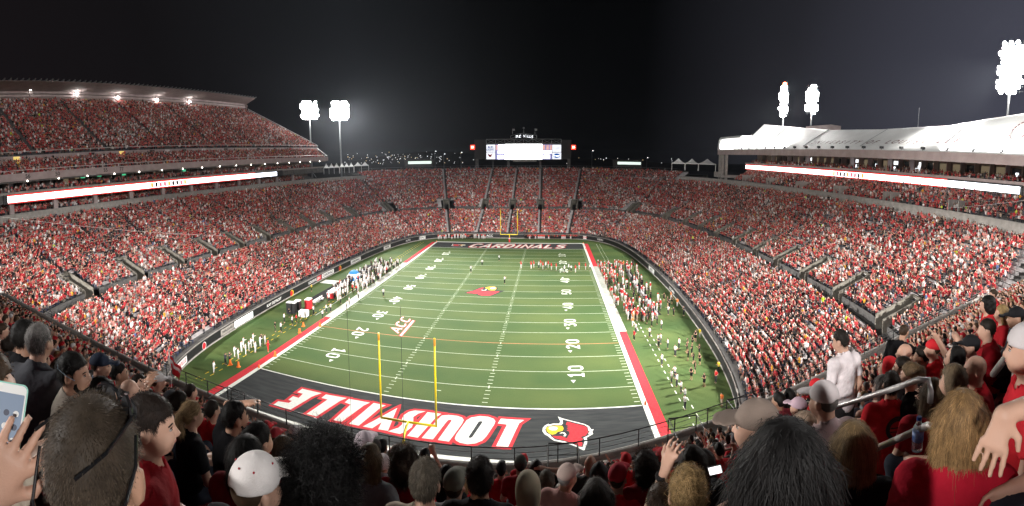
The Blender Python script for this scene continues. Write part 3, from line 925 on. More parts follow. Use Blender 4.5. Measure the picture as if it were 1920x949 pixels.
stand_l = thing('double_deck_grandstand', 'tall left double deck grandstand with ribbed canopy and lit white ribbon with red bloom', 'grandstand', (-80, 45, 0))
SL = Vector((-80, 45, 0))


def lp(name, mb, mat, kind=None, parent=None):
    """part of the left stand built in world coordinates"""
    o = mb.build(name, mat, parent or stand_l, kind=kind)
    if parent is None: o.location = -SL
    return o


YN = -48.0
# club seating under the deck
m = MB()
for i in range(6):
    m.box(-81.9 - i * .8 - .8, -81.9 - i * .8, YN, 122, Z_SIDE - 0.5, Z_SIDE + 1.1 + i * .26)
    seat_line((-82.3 - i * .8, -40), (-82.3 - i * .8, 112), Z_SIDE + 1.1 + i * .26, (1, 0), 0.9, tone=1)
lp('club_terrace', m, M_CONC_D)
m = MB(); m.box(-92, -87.4, YN, 124, 18, 23.9); lp('club_back_wall', m, M_INT)
for k in range(11):
    m = MB(); y = -10 + k * 11.2; m.box(-81.5, -80.9, y - .55, y + .55, Z_SIDE - .3, 23.98); lp('column', m, M_FASCIA)
# deck slab with the ribbon on its edge
m = MB(); m.box(-92, -80.35, YN, 126, 23.98, 25.9); lp('club_slab', m, M_CONC_D)
y0, y1 = -11.2, 92.2
m = MB(); m.box(-80.3, -80.05, y0 - 1, y1 + 1, 23.9, 26.02); rb = lp('ribbon_frame', m, M_DARK)
m = MB(); m.box(-80.04, -80.0, y0, 76, 24.25, 25.65); m.build('ribbon_screen', E_RIBBON, rb)
m = MB(); m.box(-80.04, -80.0, 76.02, y1 - 3, 24.25, 25.65); m.build('ribbon_screen', E_RIB_BLUE, rb)
m = MB(); m.box(-80.05, -80.01, y0, 76, 25.67, 25.97); m.box(-80.05, -80.01, y0, 76, 23.97, 24.23); m.build('ribbon_red_bloom', E_RIB_BLOOM, rb)  # strips imitate the red bloom above and below the screen
for k in range(9):
    m = MB(); yy = 29.6 + k * 1.55; m.box(-79.99, -79.97, yy, yy + 0.9, 24.35, 25.55); m.build('ribbon_graphic', E_MIX[(k * 2 + k // 3) % 3], rb)
m = MB(); m.box(-80.3, -80.1, YN, 126, 25.9, 26.5); lp('suite_balustrade', m, M_CONC)
# suite level
for i in range(3):
    m = MB(); m.box(-81.6 - i * .85 - .85, -81.6 - i * .85, YN, 124, 25.9, 25.95 + i * .3); lp('suite_step', m, M_CONC_D)
    seat_line((-82.0 - i * .85, -40), (-82.0 - i * .85, 118), 25.95 + i * .3, (1, 0), 0.62, tone=1)
m = MB(); m.box(-92, -86.5, YN, 126, 25.9, 28.85); lp('suite_back_wall', m, M_INT)
for k in range(40):
    y = -20 + k * 3.6
    m = MB(); m.box(-86.5, -83.6, y - .1, y + .1, 25.9, 28.8); lp('suite_partition', m, M_FASCIA)
    rr = RNG.random()
    m = MB(); m.box(-86.48, -86.44, y + .4, y + 3.1, 26.3, 28.4)
    lp('suite_window', m, E_WARM if rr < .22 else M_GLASS)
for (u, v, mt) in ((155, 330, E_GREEN), (186, 327, E_GREEN), (232, 325, E_GREEN), (345, 318, E_GREEN), (491, 308, E_WARM), (144, 331, E_WARM)):
    p = at_x(u, v, -83.2); m = MB(); m.box(-83.25, -83.1, p.y - .6, p.y + .6, p.z - .55, p.z + .55); lp('suite_sign', m, mt)
# fascia of the upper deck with lamps below and section numbers
m = MB(); m.box(-92, -80.0, YN, 129, 28.85, 29.5); m.box(-80.4, -79.75, YN, 129.4, 28.9, 30.55); lp('deck_fascia', m, M_FASCIA)
for k in range(18):
    y = -14 + k * 8.0
    m = MB(); m.ball((-80.0, y, 28.72), 0.14, 0, 6); lp('downlight', m, M_SMALL_LAMP)
for (u, v, tx) in ((52, 327, '56'), (108, 323.5, '50'), (198, 317, '55'), (228, 315, '77')):
    p = at_x(u, v, -79.7)
    o = put_text('section_number', tx, 1.25, M_DARK, (-79.73, p.y, 29.75), (0, 1, 0), (0, 0, 1), stand_l, offset=0.02)
    o.location = -SL
# middle rows, wall with doors, upper rows
m = MB()
for i in range(9):
    x = -80.5 - i * .85; z = 29.7 + i * .42
    ye = 129 + i * .6
    m.box(x - .85, x, YN, ye, z - 1.2, z)
    seat_line((x - .4, -38), (x - .4, ye - .5), z, (1, 0), 0.9, tone=1)
lp('middle_terrace', m, M_CONC_D)
m = MB(); m.box(-89.0, -88.2, YN, 136, 32, 34.95); lp('vomitory_wall', m, M_FASCIA)
for k, y in enumerate((-4.5, 17, 27, 38, 44, 51, 60, 71, 78, 90, 101, 112)):
    m = MB(); m.box(-88.19, -88.1, y - .9, y + .9, 33.0, 34.75)
    lp('wall_doorway', m, (E_DOOR, M_DARK, E_DOOR, M_DARK, M_WHITEP, M_DARK, M_WHITEP, M_DARK, E_WARM, M_DARK, M_DARK, M_DARK)[k])
m = MB(); UPR = 31
for i in range(UPR):
    x = -88.8 - i * .81; z = 34.95 + i * .59
    ye = 137 - i * 0.66
    m.box(x - .81, x, YN, ye, z - 2.0, z)
    for (a, b) in ((-36, 0), (1.2, 22), (23.2, 44), (45.2, 66), (67.2, 88), (89.2, 110), (111.2, ye - .6)):
        if b > a: seat_line((x - .4, a), (x - .4, min(b, ye - .6)), z, (1, 0), 0.95, tone=1)
lp('upper_terrace', m, M_CONC_D)
# end rails
m = MB()
for s0, s1 in ((0, 30),):
    pa = Vector((-88.9, 137.3, 36.0)); pb = Vector((-113, 117.5, 53.8))
    m.tube([pa, pb], .09, 5); m.tube([pa - Vector((0, 0, .5)), pb - Vector((0, 0, .5))], .07, 5)
m.tube([(-80.4, 129.5, 31), (-88.2, 135, 34.9)], .09, 5); m.tube([(-79.9, YN, 31.2), (-79.9, 129.3, 31.2)], .06, 4)
m.tube([(-88.3, YN, 35.9), (-88.3, 136.5, 35.9)], .06, 4)
m.tube([(-82, 122, 22), (-88, 128, 25.5)], .09, 5)
lp('end_railing', m, M_WHITE)
# canopy
m = MB(); m.box(-115.2, -114.1, YN, 117, 50, 54.2); lp('rear_wall', m, M_FASCIA)
m = MB(); m.box(-114.0, -113.4, YN, 117.6, 54.2, 55.0); m.box(-113.9, -113.5, YN, 117.6, 55.25, 55.9); lp('canopy_beam', m, M_FASCIA)
NRIB = 84; Yc0, Yc1 = -46.0, 110.0


def canopy_z(x): return 55.95 + (x + 114.0) * 0.055


m = MB(); a0 = canopy_z(-114); a1 = canopy_z(-103)
m.add([(-114, Yc0, a0), (-103, Yc0, a1), (-103, Yc1, a1), (-114, 118, a0), (-114, Yc0, a0 + .08), (-103, Yc0, a1 + .08), (-103, Yc1, a1 + .08), (-114, 118, a0 + .08)],
      [(0, 3, 2, 1), (4, 5, 6, 7), (1, 2, 6, 5), (0, 1, 5, 4), (2, 3, 7, 6), (0, 4, 7, 3)])
lp('canopy_sheet', m, M_FASCIA)
rib_me = None
for k in range(NRIB + 1):
    y = Yc0 + (Yc1 - Yc0) * k / NRIB
    if rib_me is None:
        q = MB(); q.add([(-11, -.12, -.05), (0.7, -.12, 0.6), (0.7, .12, 0.6), (-11, .12, -.05), (-11, -.12, -.35), (0.35, -.12, 0.18), (0.35, .12, 0.18), (-11, .12, -.35)],
                        [(0, 1, 2, 3), (4, 7, 6, 5), (0, 4, 5, 1), (3, 2, 6, 7), (1, 5, 6, 2), (0, 3, 7, 4)])
        rib_me = q.mesh('canopy_rib', M_STEEL)
    o = link('canopy_rib', rib_me, stand_l); o.location = Vector((-103, y, a1)) - SL
for k, (u, v) in enumerate(((55, 168), (142, 177), (219, 184), (292, 188), (353, 191), (462, 201))):
    p = at_x(u, v, -113.2)
    m = MB(); m.add([(-113.3, p.y - .2, 55.9), (-113.3, p.y + .2, 55.9), (-112.6, p.y + .2, 55.2), (-112.6, p.y - .2, 55.2), (-113.3, p.y - .1, 53.2), (-113.3, p.y + .1, 53.2)],
                    [(0, 1, 2, 3), (0, 3, 4), (1, 5, 2), (3, 2, 5, 4), (0, 4, 5, 1)])
    br = lp('canopy_bracket', m, M_FASCIA)
    if k < 5:
        m = MB(); m.ball((-112.5, p.y, p.z), 0.42, 0, 8); m.build('canopy_lamp', M_LAMP, br)

# ------------------------------------------------------------------ right stand (white fabric roof)
stand_r = thing('white_roofed_grandstand', 'right grandstand with long white roof and lit ribbon below its suites', 'grandstand', (80, 45, 0))
SR = Vector((80, 45, 0))


def rp(name, mb, mat, kind=None, parent=None, smooth=False):
    o = mb.build(name, mat, parent or stand_r, smooth, kind)
    if parent is None: o.location = -SR
    return o


YN2 = -36.0
m = MB()
for i in range(11):
    x = 81.3 + i * .75; z = Z_SIDE + 1.1 + i * .40
    m.box(x, x + .75, YN2, 112, z - 1.5, z)
    for (a, b) in ((-32, -6), (-4.8, 20), (21.2, 46), (47.2, 72), (73.2, 98), (99.2, 111)):
        seat_line((x + .35, a), (x + .35, b), z, (-1, 0), 0.86, tone=1)
rp('club_terrace', m, M_CONC_D)
m = MB(); m.box(89.6, 100, YN2, 114, 18, 25.8); rp('club_back_wall', m, M_CONC_D)
for k in range(6):
    y = 6 + k * 19; m = MB(); m.box(80.9, 85.6, y - 1.3, y - 1.1, Z_SIDE, Z_SIDE + 3.6); m.box(80.9, 85.6, y + 1.1, y + 1.3, Z_SIDE, Z_SIDE + 3.6)
    rp('stair_side_wall', m, M_CONC)
xr = 88.0
m = MB(); m.box(xr + .06, 96, YN2, 116, 25.8, 27.75); rp('suite_slab', m, M_CONC_D)
ya, yb = -4.2, 115.0
m = MB(); m.box(xr - .1, xr + .05, ya - .5, yb + .5, 25.7, 27.8); rb = rp('ribbon_frame', m, M_DARK)
m = MB(); m.box(xr - .14, xr - .105, 14.0, yb, 26.05, 27.4); m.build('ribbon_screen', E_RIBBON, rb)
m = MB(); m.box(xr - .14, xr - .105, ya, 13.95, 26.05, 27.4); m.build('ribbon_screen', E_RIB_BLUE, rb)
m = MB(); m.box(xr - .135, xr - .11, 14, yb, 27.42, 27.7); m.box(xr - .135, xr - .11, 14, yb, 25.76, 26.03); m.build('ribbon_red_bloom', E_RIB_BLOOM, rb)  # painted bloom strips here too, over and under the ribbon
for k in range(9):
    m = MB(); yy = 42 + k * 1.6; m.box(xr - .16, xr - .145, yy, yy + .95, 26.15, 27.3); m.build('ribbon_graphic', E_MIX[(k * 2 + k // 3) % 3], rb)
m = MB(); m.box(xr - .1, xr + .15, YN2, 116, 27.75, 28.35); rp('suite_balustrade', m, M_FASCIA)
for i in range(3):
    seat_line((xr + .6 + i * .8, -30), (xr + .6 + i * .8, 112), 27.75 + i * .3, (-1, 0), 0.6, tone=1)
    m = MB(); m.box(xr + .3 + i * .8, xr + 1.1 + i * .8, YN2, 114, 27.7, 27.75 + i * .3); rp('suite_step', m, M_CONC_D)
m = MB(); m.box(92.2, 96, YN2, 114, 27.7, 32.2); rp('suite_back_wall', m, M_INT)
for k in range(37):
    y = -30 + k * 3.9
    m = MB(); m.box(90.6, 92.2, y - .1, y + .1, 27.7, 32.0); rp('suite_partition', m, M_FASCIA)
    r = RNG.random()
    mat = E_WARM if r < .30 else (E_TV if r < .48 else (E_DOOR if r < .56 else M_GLASS))
    m = MB()
    if mat is E_TV:
        for a in range(3):
            for b in range(2):
                if RNG.random() < .7:
                    q = MB(); q.box(92.1, 92.18, y + .5 + a * 1.0, y + 1.2 + a * 1.0, 28.7 + b * 1.4, 29.6 + b * 1.4); rp('suite_screen', q, mat)
    else:
        m.box(92.1, 92.18, y + .4, y + (1.5 if mat is E_DOOR else 3.3), 28.4, 31.0); rp('suite_window', m, mat)
    if RNG.random() < .5:
        m = MB(); m.box(91.9, 91.98, y + 1.6, y + 2.3, 29.2, 30.1); rp('suite_television', m, E_TV if RNG.random() < .4 else M_DARK)
# eave
XE = 78.0
m = MB(); m.box(XE, XE + .5, YN2, 120.6, 31.0, 32.75); m.box(XE + .5, 93, YN2, 119, 31.6, 32.0); rp('eave_fascia', m, M_FASCIA)
for k in range(22):
    y = -12 + k * 5.6
    m = MB(); m.ball((XE + 2.2, y, 31.35), 0.2, 0, 6); rp('eave_lamp', m, M_SMALL_LAMP)
fl_me = None
for k in range(24):
    y = -24 + k * 6.1
    if fl_me is None:
        q = MB(); q.box(-.35, .35, -.3, .3, .35, .85); q.tube([(0, 0, 0), (0, 0, .4)], .06, 5); fl_me = q.mesh('roof_floodlight', M_DARK)
    o = link('roof_floodlight', fl_me, stand_r); o.location = Vector((XE + .3, y, 32.75)) - SR
# roof surface lofted between the eave and a swaying ridge
rz = {100: 42.3, 90: 41.4, 79: 40.4, 57: 38.8, 36.5: 38.4, 14.5: 38.9, -4: 41.3, -20: 44.0, -36: 47.0}
ys = list(rz)
yy = np.linspace(100, -36, 70)
zr = np.interp(-yy, [-a for a in ys], [rz[a] for a in ys])
V = []; Q = []
prof = [0.0, .015, .04, .08, .15, .25, .4, .55, .7, .85, .95, 1.0, 1.12, 1.6]
rexp = lambda y: .93
for a, y in enumerate(yy):
    for s in prof:
        h = s ** rexp(y) if s <= 1 else 1 - (s - 1) * .45
        V.append((XE + .1 + s * 9.5, y, 32.72 + h * (zr[a] - 32.72)))
K = len(prof)
for a in range(len(yy) - 1):
    for b in range(K - 1):
        Q.append((a * K + b, a * K + b + 1, (a + 1) * K + b + 1, (a + 1) * K + b))
o = link('roof_fabric', np_mesh('roof_fabric', V, Q, M_WHITEP, True), stand_r); o.location = -SR
m = MB(); m.add([V[b] for b in range(K)] + [(XE + 9.6, 100, 32.7)], [tuple(range(K)) + (K,)]); rp('roof_gable', m, M_WHITEP)
# lower white block that continues the roof line past the gable
m = MB(); cs = [(XE + .1, 32.72), (XE + .25, 35.2), (XE + .6, 37.0), (XE + 1.3, 37.85), (XE + 9.5, 38.1), (XE + 9.5, 32.72)]
m.add([(x, y, z) for y in (121.0, 100.4) for x, z in cs], [tuple(range(6)), tuple(range(6, 12))[::-1]] + [(i, 6 + i, 6 + (i + 1) % 6, (i + 1) % 6) for i in range(6)]); rp('end_roof_block', m, M_WHITEP)


def roof_pt(y, t):
    z = float(np.interp(-y, [-a for a in ys], [rz[a] for a in ys]))
    return Vector((XE + .1 + t * 9.5, y, 32.72 + (t ** rexp(y)) * (z - 32.72)))


for y in (58.5, 33.5, 82, 8.5):
    m = MB(); m.tube([roof_pt(y, t) + Vector((-.05, 0, .06)) for t in (0.13, .3, .5, .7, .9, 1.0)], 0.07, 4); rp('roof_seam', m, M_STEEL)
# the lit floodlights along the eave that wash the roof
for (ya_, yb_, pw) in ((118, 68, 20000), (8, -34, 22000)):
    Lr = bpy.data.lights.new('roof_wash', 'AREA'); Lr.shape = 'RECTANGLE'; Lr.size = abs(ya_ - yb_); Lr.size_y = .5; Lr.energy = pw; Lr.color = (1, .99, .95); Lr.spread = math.radians(120)
    lo = bpy.data.objects.new('roof_wash', Lr); COL.objects.link(lo); lo.parent = stand_r
    zax = Vector((-.75, 0, -.65)).normalized(); xax = Vector((0, 1, 0)); yax = zax.cross(xax)
    lo.matrix_local = Matrix(((xax.x, yax.x, zax.x, XE - .6 - SR.x), (xax.y, yax.y, zax.y, (ya_ + yb_) / 2 - SR.y), (xax.z, yax.z, zax.z, 33.4 - SR.z), (0, 0, 0, 1)))
# lettering on the roof slope
M_RTXT = new_mat('dark red roof lettering', (0.10, 0.012, 0.015), 0.6)
txt = 'UNIVERSITY OF LOUISVILLE'
y_txt = np.linspace(55.9, 6.6, len(txt))
for ch, y in zip(txt, y_txt):
    if ch == ' ': continue
    a = roof_pt(y, .14); b = roof_pt(y, .46)
    nrm = (b - a).cross(Vector((0, -1, 0))).normalized()
    if nrm.x > 0: nrm = -nrm
    o = put_text('roof_letter', ch, 2.3, M_RTXT, a.lerp(b, .5) + nrm * .12, (0, -1, 0), (b - a), stand_r, shear=0.35, offset=0.025)
    o.location = -SR
p = roof_pt(-6.5, .5)
m = MB()
for k in range(20):
    a = 2 * PI * k / 20; b = 2 * PI * (k + .7) / 20
    q0 = roof_pt(-6.5 + 1.9 * math.cos(a), .5 + .22 * math.sin(a)); q1 = roof_pt(-6.5 + 1.9 * math.cos(b), .5 + .22 * math.sin(b))
    m.tube([q0 + Vector((-.08, 0, .06)), q1 + Vector((-.08, 0, .06))], .08, 4)
rp('roof_badge', m, M_RTXT)
for (u, D) in ((1353, 0), (1377, 0), (1396, 0)):
    pass
for y in (120.2, 117.4, 113.5):
    m = MB(); m.box(XE + .6, XE + 1.5, y - .45, y + .45, 20, 31.6); rp('roof_column', m, M_CONC)
m = MB(); m.box(XE - 1, 92, 113, 121, 22.3, 23.2); m.box(XE - 1, XE - .7, 113, 121, 23.2, 24.4); rp('end_terrace', m, M_CONC)
m = MB(); m.box(93, 97, 66, 80, 34, 41.2); rp('roof_plant_room', m, M_FASCIA)
m = MB(); m.tube([(90, 26, 37), (90, 26, 43.5)], .06, 5); rp('roof_mast', m, M_STEEL)
# ------------------------------------------------------------------ floodlight towers
lens_me = None


def tower(i, u, v, D, w, h, power, cone, aim, side, label, ground=0.0, red=False, base=None):
    global lens_me
    c = at_d(u, v, D) if base is None else Vector(base)
    t = thing('floodlight_tower', label, 'floodlight tower', (c.x, c.y, ground), 0, 'floodlight towers round the stadium')
    zc = c.z - ground
    m = MB(); m.tube([(0, 0, 0), (0, 0, zc + h * .45)], 0.55, 10, 0, True, 0.26); m.build('mast', M_STEEL, t, True)
    to = (Vector(aim) - c); fz = to.normalized()
    hd = Vector((fz.x, fz.y, 0)).normalized()
    fr = frame_matrix((0, 0, zc), (-hd.y * -1, hd.x * -1, 0), (0, 0, 1))
    X = Vector((hd.y, -hd.x, 0)); U = Vector((0, 0, 1))
    nx = max(5, int(w / 0.85)); nz = max(5, int(h / 1.1))
    m = MB()
    for k in range(nz):
        z = -h / 2 + (k + .5) * h / nz
        m.tube([(Vector((0, 0, zc)) + X * (-w / 2) + U * z), (Vector((0, 0, zc)) + X * (w / 2) + U * z)], 0.09, 5)
    for s in (-.36, .36):
        m.tube([(Vector((0, 0, zc)) + X * (w * s) + U * (-h / 2)), (Vector((0, 0, zc)) + X * (w * s) + U * (h / 2))], 0.08, 5)
    fr_o = m.build('lamp_frame', M_STEEL, t)
    if lens_me is None:
        q = MB(); q.lathe([(0.36, -.35), (0.64, 0.0)], (0, 0, 0), 12, 0); q.lathe([(0.61, 0.002), (0.48, 0.10), (0.05, 0.14)], (0, 0, 0), 12, 1)
        lens_me = q.mesh('floodlight', [M_STEEL, M_LAMP])
    q = (hd * .93 - Vector((0, 0, .37))).to_track_quat('Z', 'Y')
    rg = np.random.default_rng(40 + i)
    for k in range(nz):
        for j in range(nx):
            edge = (j in (0, nx - 1)) + (k in (0, nz - 1)); gap = side == 'right' and j in (0, nx - 1) and k % 4 == 3
            if edge == 2 or gap or (edge == 1 and rg.random() < .22): continue
            p = Vector((0, 0, zc)) + X * (-w / 2 + (j + .5) * w / nx) + U * (-h / 2 + (k + .5) * h / nz) + hd * .3
            o = link('floodlight', lens_me, t); o.location = p; o.rotation_mode = 'QUATERNION'; o.rotation_quaternion = q
    Ls = bpy.data.lights.new('floodlight_spill_fill', 'SPOT'); Ls.energy = power * FLOOD * (.020 if i < 2 else .016 if i < 5 else (.26 if i == 5 else .145)); Ls.spot_size = math.radians(172 if i < 5 else 64); Ls.spot_blend = .6; Ls.shadow_soft_size = 2.5
    Ls.color = (1.0, .97, .94); ls = bpy.data.objects.new('floodlight_spill_fill', Ls); COL.objects.link(ls); ls.parent = t; ls.location = Vector((0, 0, zc)) + hd * 1.6
    ls.rotation_mode = 'QUATERNION'; ls.rotation_quaternion = ((Vector((10, -10, 10)) if i < 5 else Vector((14, -42, 22))) - c).to_track_quat('-Z', 'Y')  # on the unseen pair this is an added fill aimed at the near deck
    if red:
        m = MB(); m.ball((0, 0, zc + h / 2 + .5), .75); m.build('aviation_light', new_mat('red aviation light', (1, .1, .05), .3, emit=40, emit_col=(1, .12, .05)), t)
    L = bpy.data.lights.new('floodlight_beam', 'SPOT')
    L.energy = power * FLOOD; L.spot_size = math.radians(cone); L.spot_blend = 1.0; L.shadow_soft_size = 1.6
    L.color = (1.0, 0.965, 0.92)
    lo = bpy.data.objects.new('floodlight_beam', L); COL.objects.link(lo); lo.parent = t
    lo.location = Vector((0, 0, zc)) + hd * 1.4
    lo.rotation_mode = 'QUATERNION'; lo.rotation_quaternion = (Vector(aim) - c).to_track_quat('-Z', 'Y')
    return t


LB = ['left of the two floodlight towers beyond the left grandstand end', 'right of the two floodlight towers beyond the left grandstand, above the white tents',
      'floodlight tower with red light on top, left of the pair over the white roof', 'right of the close pair of floodlight towers over the white roof',
      'tall large floodlight tower at the far right behind the white roof']
for i, T in enumerate(TOWERS):
    tower(i, *T, LB[i], red=(i == 2))
# unseen pair outside the frame, placed to light near backs and far rows
tower(5, 0, 0, 0, 8.6, 8.2, 2.9e6, 30, (-33, 36, 0), 'left', 'unseen floodlight tower placed behind the near left corner of the stadium', base=(-66, -108, 60))
tower(6, 0, 0, 0, 7, 12, 2.9e6, 30, (37, 38, 0), 'right', 'unseen floodlight tower placed behind the near right corner of the stadium', base=(90, -100, 60))

# ------------------------------------------------------------------ scoreboard
SY = 163.0
E_SIGN = new_mat('lit sign letters', (1, 1, 1), .3, emit=3.2, emit_col=(.92, .95, 1))
sb = thing('scoreboard', 'large lit video scoreboard with side panels and truss at the far end', 'scoreboard', (0, SY, 0))


def sp_(name, m, mat, parent=None):
    o = m.build(name, mat, parent or sb)
    if parent is None: o.location = (0, -SY, 0)
    return o


def at_sb(u, v): p = at_y(u, v, SY); return p.x, p.z


def rect(u0, v0, u1, v1):
    x0, z1 = at_sb(u0, v0); x1, z0 = at_sb(u1, v1); return x0, x1, z0, z1


x0, x1, z0, z1 = rect(911, 270, 1053, 299.5)
m = MB(); m.box(x0 - .3, x1 + .3, SY + .02, SY + 2.2, z0 - .3, z1 + 1.2); sp_('housing', m, M_DARK)
a0, a1, b0, b1 = rect(946.5, 270.5, 1016.5, 299)
m = MB(); m.box(a0, a1, SY - .12, SY - .02, b0, b1); sp_('video_screen', m, new_mat('bright video screen', (1, 1, 1), .3, emit=7, emit_col=(1, 1, 1)))
E_P1 = new_mat('lit white sponsor panel', (1, 1, 1), .3, emit=1.05, emit_col=(.86, .9, 1)); E_P2 = new_mat('lit violet panel', (.4, .4, .8), .3, emit=.5, emit_col=(.35, .36, .75))
M_BLUE = new_mat('blue sign ink', (0.02, 0.10, 0.40), .4)
for (u0, v0, u1, v1, mt) in ((912, 271.5, 928.5, 285), (912, 286, 928.5, 298.5), (1035.5, 271.5, 1052, 285), (1035.5, 286, 1052, 298.5)) and \
        ((912, 271.5, 928.5, 285, E_P1), (912, 286, 928.5, 298.5, E_P1), (1035.5, 271.5, 1052, 285, E_P1), (1035.5, 286, 1052, 298.5, E_P1),
         (929, 271, 945.5, 299, E_P2), (1017.5, 271, 1034.5, 299, E_P2)):
    q = rect(u0, v0, u1, v1); m = MB(); m.box(q[0], q[1], SY - .1, SY - .02, q[2], q[3]); sp_('sponsor_panel', m, mt)
E_P3 = new_mat('lit stats panel', (1, 1, 1), .3, emit=4.0)
for (u0, v0, u1, v1) in ((934, 271.5, 944, 281), (933.5, 282.5, 944.5, 288), (933, 291, 944.5, 298), (1018, 282.5, 1034, 287.5), (1019, 290.5, 1031, 297.5)):
    q = rect(u0, v0, u1, v1); m = MB(); m.box(q[0], q[1], SY - .16, SY - .11, q[2], q[3]); sp_('stats_panel', m, E_P3)
E_PR = new_mat('lit player photo', (.8, .4, .35), .4, emit=.8, emit_col=(.9, .5, .45))
for (u0, u1) in ((1018, 1022), (1024.5, 1029), (1031, 1034.5), (929.5, 933)):
    q = rect(u0, 272, u1, 281); m = MB(); m.box(q[0], q[1], SY - .16, SY - .11, q[2], q[3]); sp_('player_photo', m, E_PR)


def sb_text(tx, u, v, size, mat, **kw):
    x, z = at_sb(u, v)
    o = put_text('sign_lettering', tx, size, mat, (x, SY - .2, z), (1, 0, 0), (0, 0, 1), sb, **kw); o.location = (0, -SY, 0); return o


sb_text('BUD', 920, 276.2, 1.3, M_BLUE, offset=.05); sb_text('LIGHT', 920, 280.8, 1.3, M_BLUE, offset=.05)
sb_text('YUM!', 1043.5, 278.5, 1.4, new_mat('pale grey sign ink', (.35, .36, .4), .5), offset=-.01)
# red bird badge on the lower left panel
x, z = at_sb(920, 291); m = MB()
m.add([(x - 1.4, SY - .2, z + .9), (x - .2, SY - .2, z + .1), (x + .9, SY - .2, z + .7), (x + .2, SY - .2, z - .9), (x - .9, SY - .2, z - .7)], [(0, 1, 2, 3, 4)]); sp_('emblem', m, M_RED)
x, z = at_sb(1043.7, 292); m = MB()
m.prism([(1.62 * math.cos(2 * PI * i / 24), 1.05 * math.sin(2 * PI * i / 24)) for i in range(24)], -.03, .03, 0, frame_matrix((x, SY - .15, z), (1, 0, 0), (0, 0, 1))); sp_('oval_sign', m, new_mat('lit blue oval', (.02, .1, .4), .4, emit=.34, emit_col=(.04, .22, .75)))
sb_text('Kroger', 1043.7, 292, .98, E_SIGN, offset=.015)
# truss above
tx0, tz0 = at_sb(912, 271); tx1, tz1 = at_sb(1052, 261); m = MB(); H0 = tz0 + .2; H1 = tz1
m.tube([(tx0, SY - .2, H1), (tx1, SY - .2, H1)], .16, 5); m.tube([(tx0, SY - .2, H0), (tx1, SY - .2, H0)], .12, 5)
n = 8
for k in range(n + 1):
    x = tx0 + (tx1 - tx0) * k / n; m.tube([(x, SY - .2, H0), (x, SY - .2, H1)], .1, 4)
    if k < n:
        xb = tx0 + (tx1 - tx0) * (k + 1) / n; m.tube([(x, SY - .2, H0), (xb, SY - .2, H1)], .07, 4); m.tube([(x, SY - .2, H1), (xb, SY - .2, H0)], .07, 4)
sp_('truss', m, M_STEEL)
# arched sign
m = MB(); bx0, bz0 = at_sb(957.5, 260.5); bx1, bz1 = at_sb(1006.5, 254)
for dz in (0.2, 1.4):
    m.tube([(bx0 + (bx1 - bx0) * k / 10, SY - .2, bz0 + dz + 1.1 * math.sin(PI * k / 10)) for k in range(11)], .09, 4)
for k in range(0, 11, 2):
    m.tube([(bx0 + (bx1 - bx0) * k / 10, SY - .2, bz0 - .1), (bx0 + (bx1 - bx0) * k / 10, SY - .2, bz0 + 1.4 + 1.1 * math.sin(PI * k / 10))], .07, 4)
sp_('sign_arch', m, M_STEEL)
for k, ch in enumerate('THE VILLE'):
    if ch == ' ': continue
    t = (k - 4) / 4.0; sb_text(ch, 982.5 + t * 15, 256.8 - 1.4 * (1 - t * t), 1.62, E_SIGN, shear=.2, offset=-.005)
for u in (961, 1003):
    x, z = at_sb(u, 252); m = MB(); m.tube([(x, SY, z), (x, SY, z + 2.6)], .07, 4); m.box(x, x + 1.0, SY - .03, SY + .03, z + 1.7, z + 2.5); sp_('flagpole', m, M_STEEL)
x, z = at_sb(982, 250); m = MB(); m.tube([(x, SY, z), (x, SY, z + 2)], .08, 5); m.ball((x, SY, z + 2.4), .45, 0, 8); sp_('finial', m, M_STEEL)
# dark wings, play clocks, legs
for (u0, u1) in ((889, 910), (1054, 1071)):
    q = rect(u0, 262, u1, 299); m = MB(); m.box(q[0], q[1], SY + .5, SY + 1.5, q[2], q[3]); sp_('speaker_wing', m, M_DARK)
E_CLK = new_mat('lit red clock face', (1, .05, .02), .3, emit=2.6, emit_col=(1, .04, .02)); E_DIG = new_mat('lit clock digits', (1, .6, .4), .3, emit=6, emit_col=(1, .62, .45))
for u in (886, 1075.5):
    q = rect(u - 4, 272, u + 4, 280.5); m = MB(); m.box(q[0], q[1], SY - .2, SY + .4, q[2], q[3]); sp_('play_clock', m, E_CLK)
    o = sb_text('25', u, 276.2, 1.35, E_DIG, offset=.03); o.location = (0, -SY - .05, 0)
for (u, w) in ((924, .25), (953, .5), (1012.5, .5), (894, .7), (1067, .7)):
    x, z = at_sb(u, 299); m = MB(); m.box(x - w, x + w, SY + .3, SY + 1.3, -.3, z + .3); sp_('support_column', m, M_CONC_D)
q = rect(962, 299.8, 1006, 303.5); m = MB(); m.box(q[0], q[1], SY - .5, SY + .5, q[2], q[3]); sp_('lower_beam', m, M_CONC)

# ------------------------------------------------------------------ tents, huts and lamps beyond the bowl
M_TENT = noisy_mat('white tent canvas', (0.72, 0.73, 0.72), (0.82, 0.83, 0.82), 1.0, 0.6)


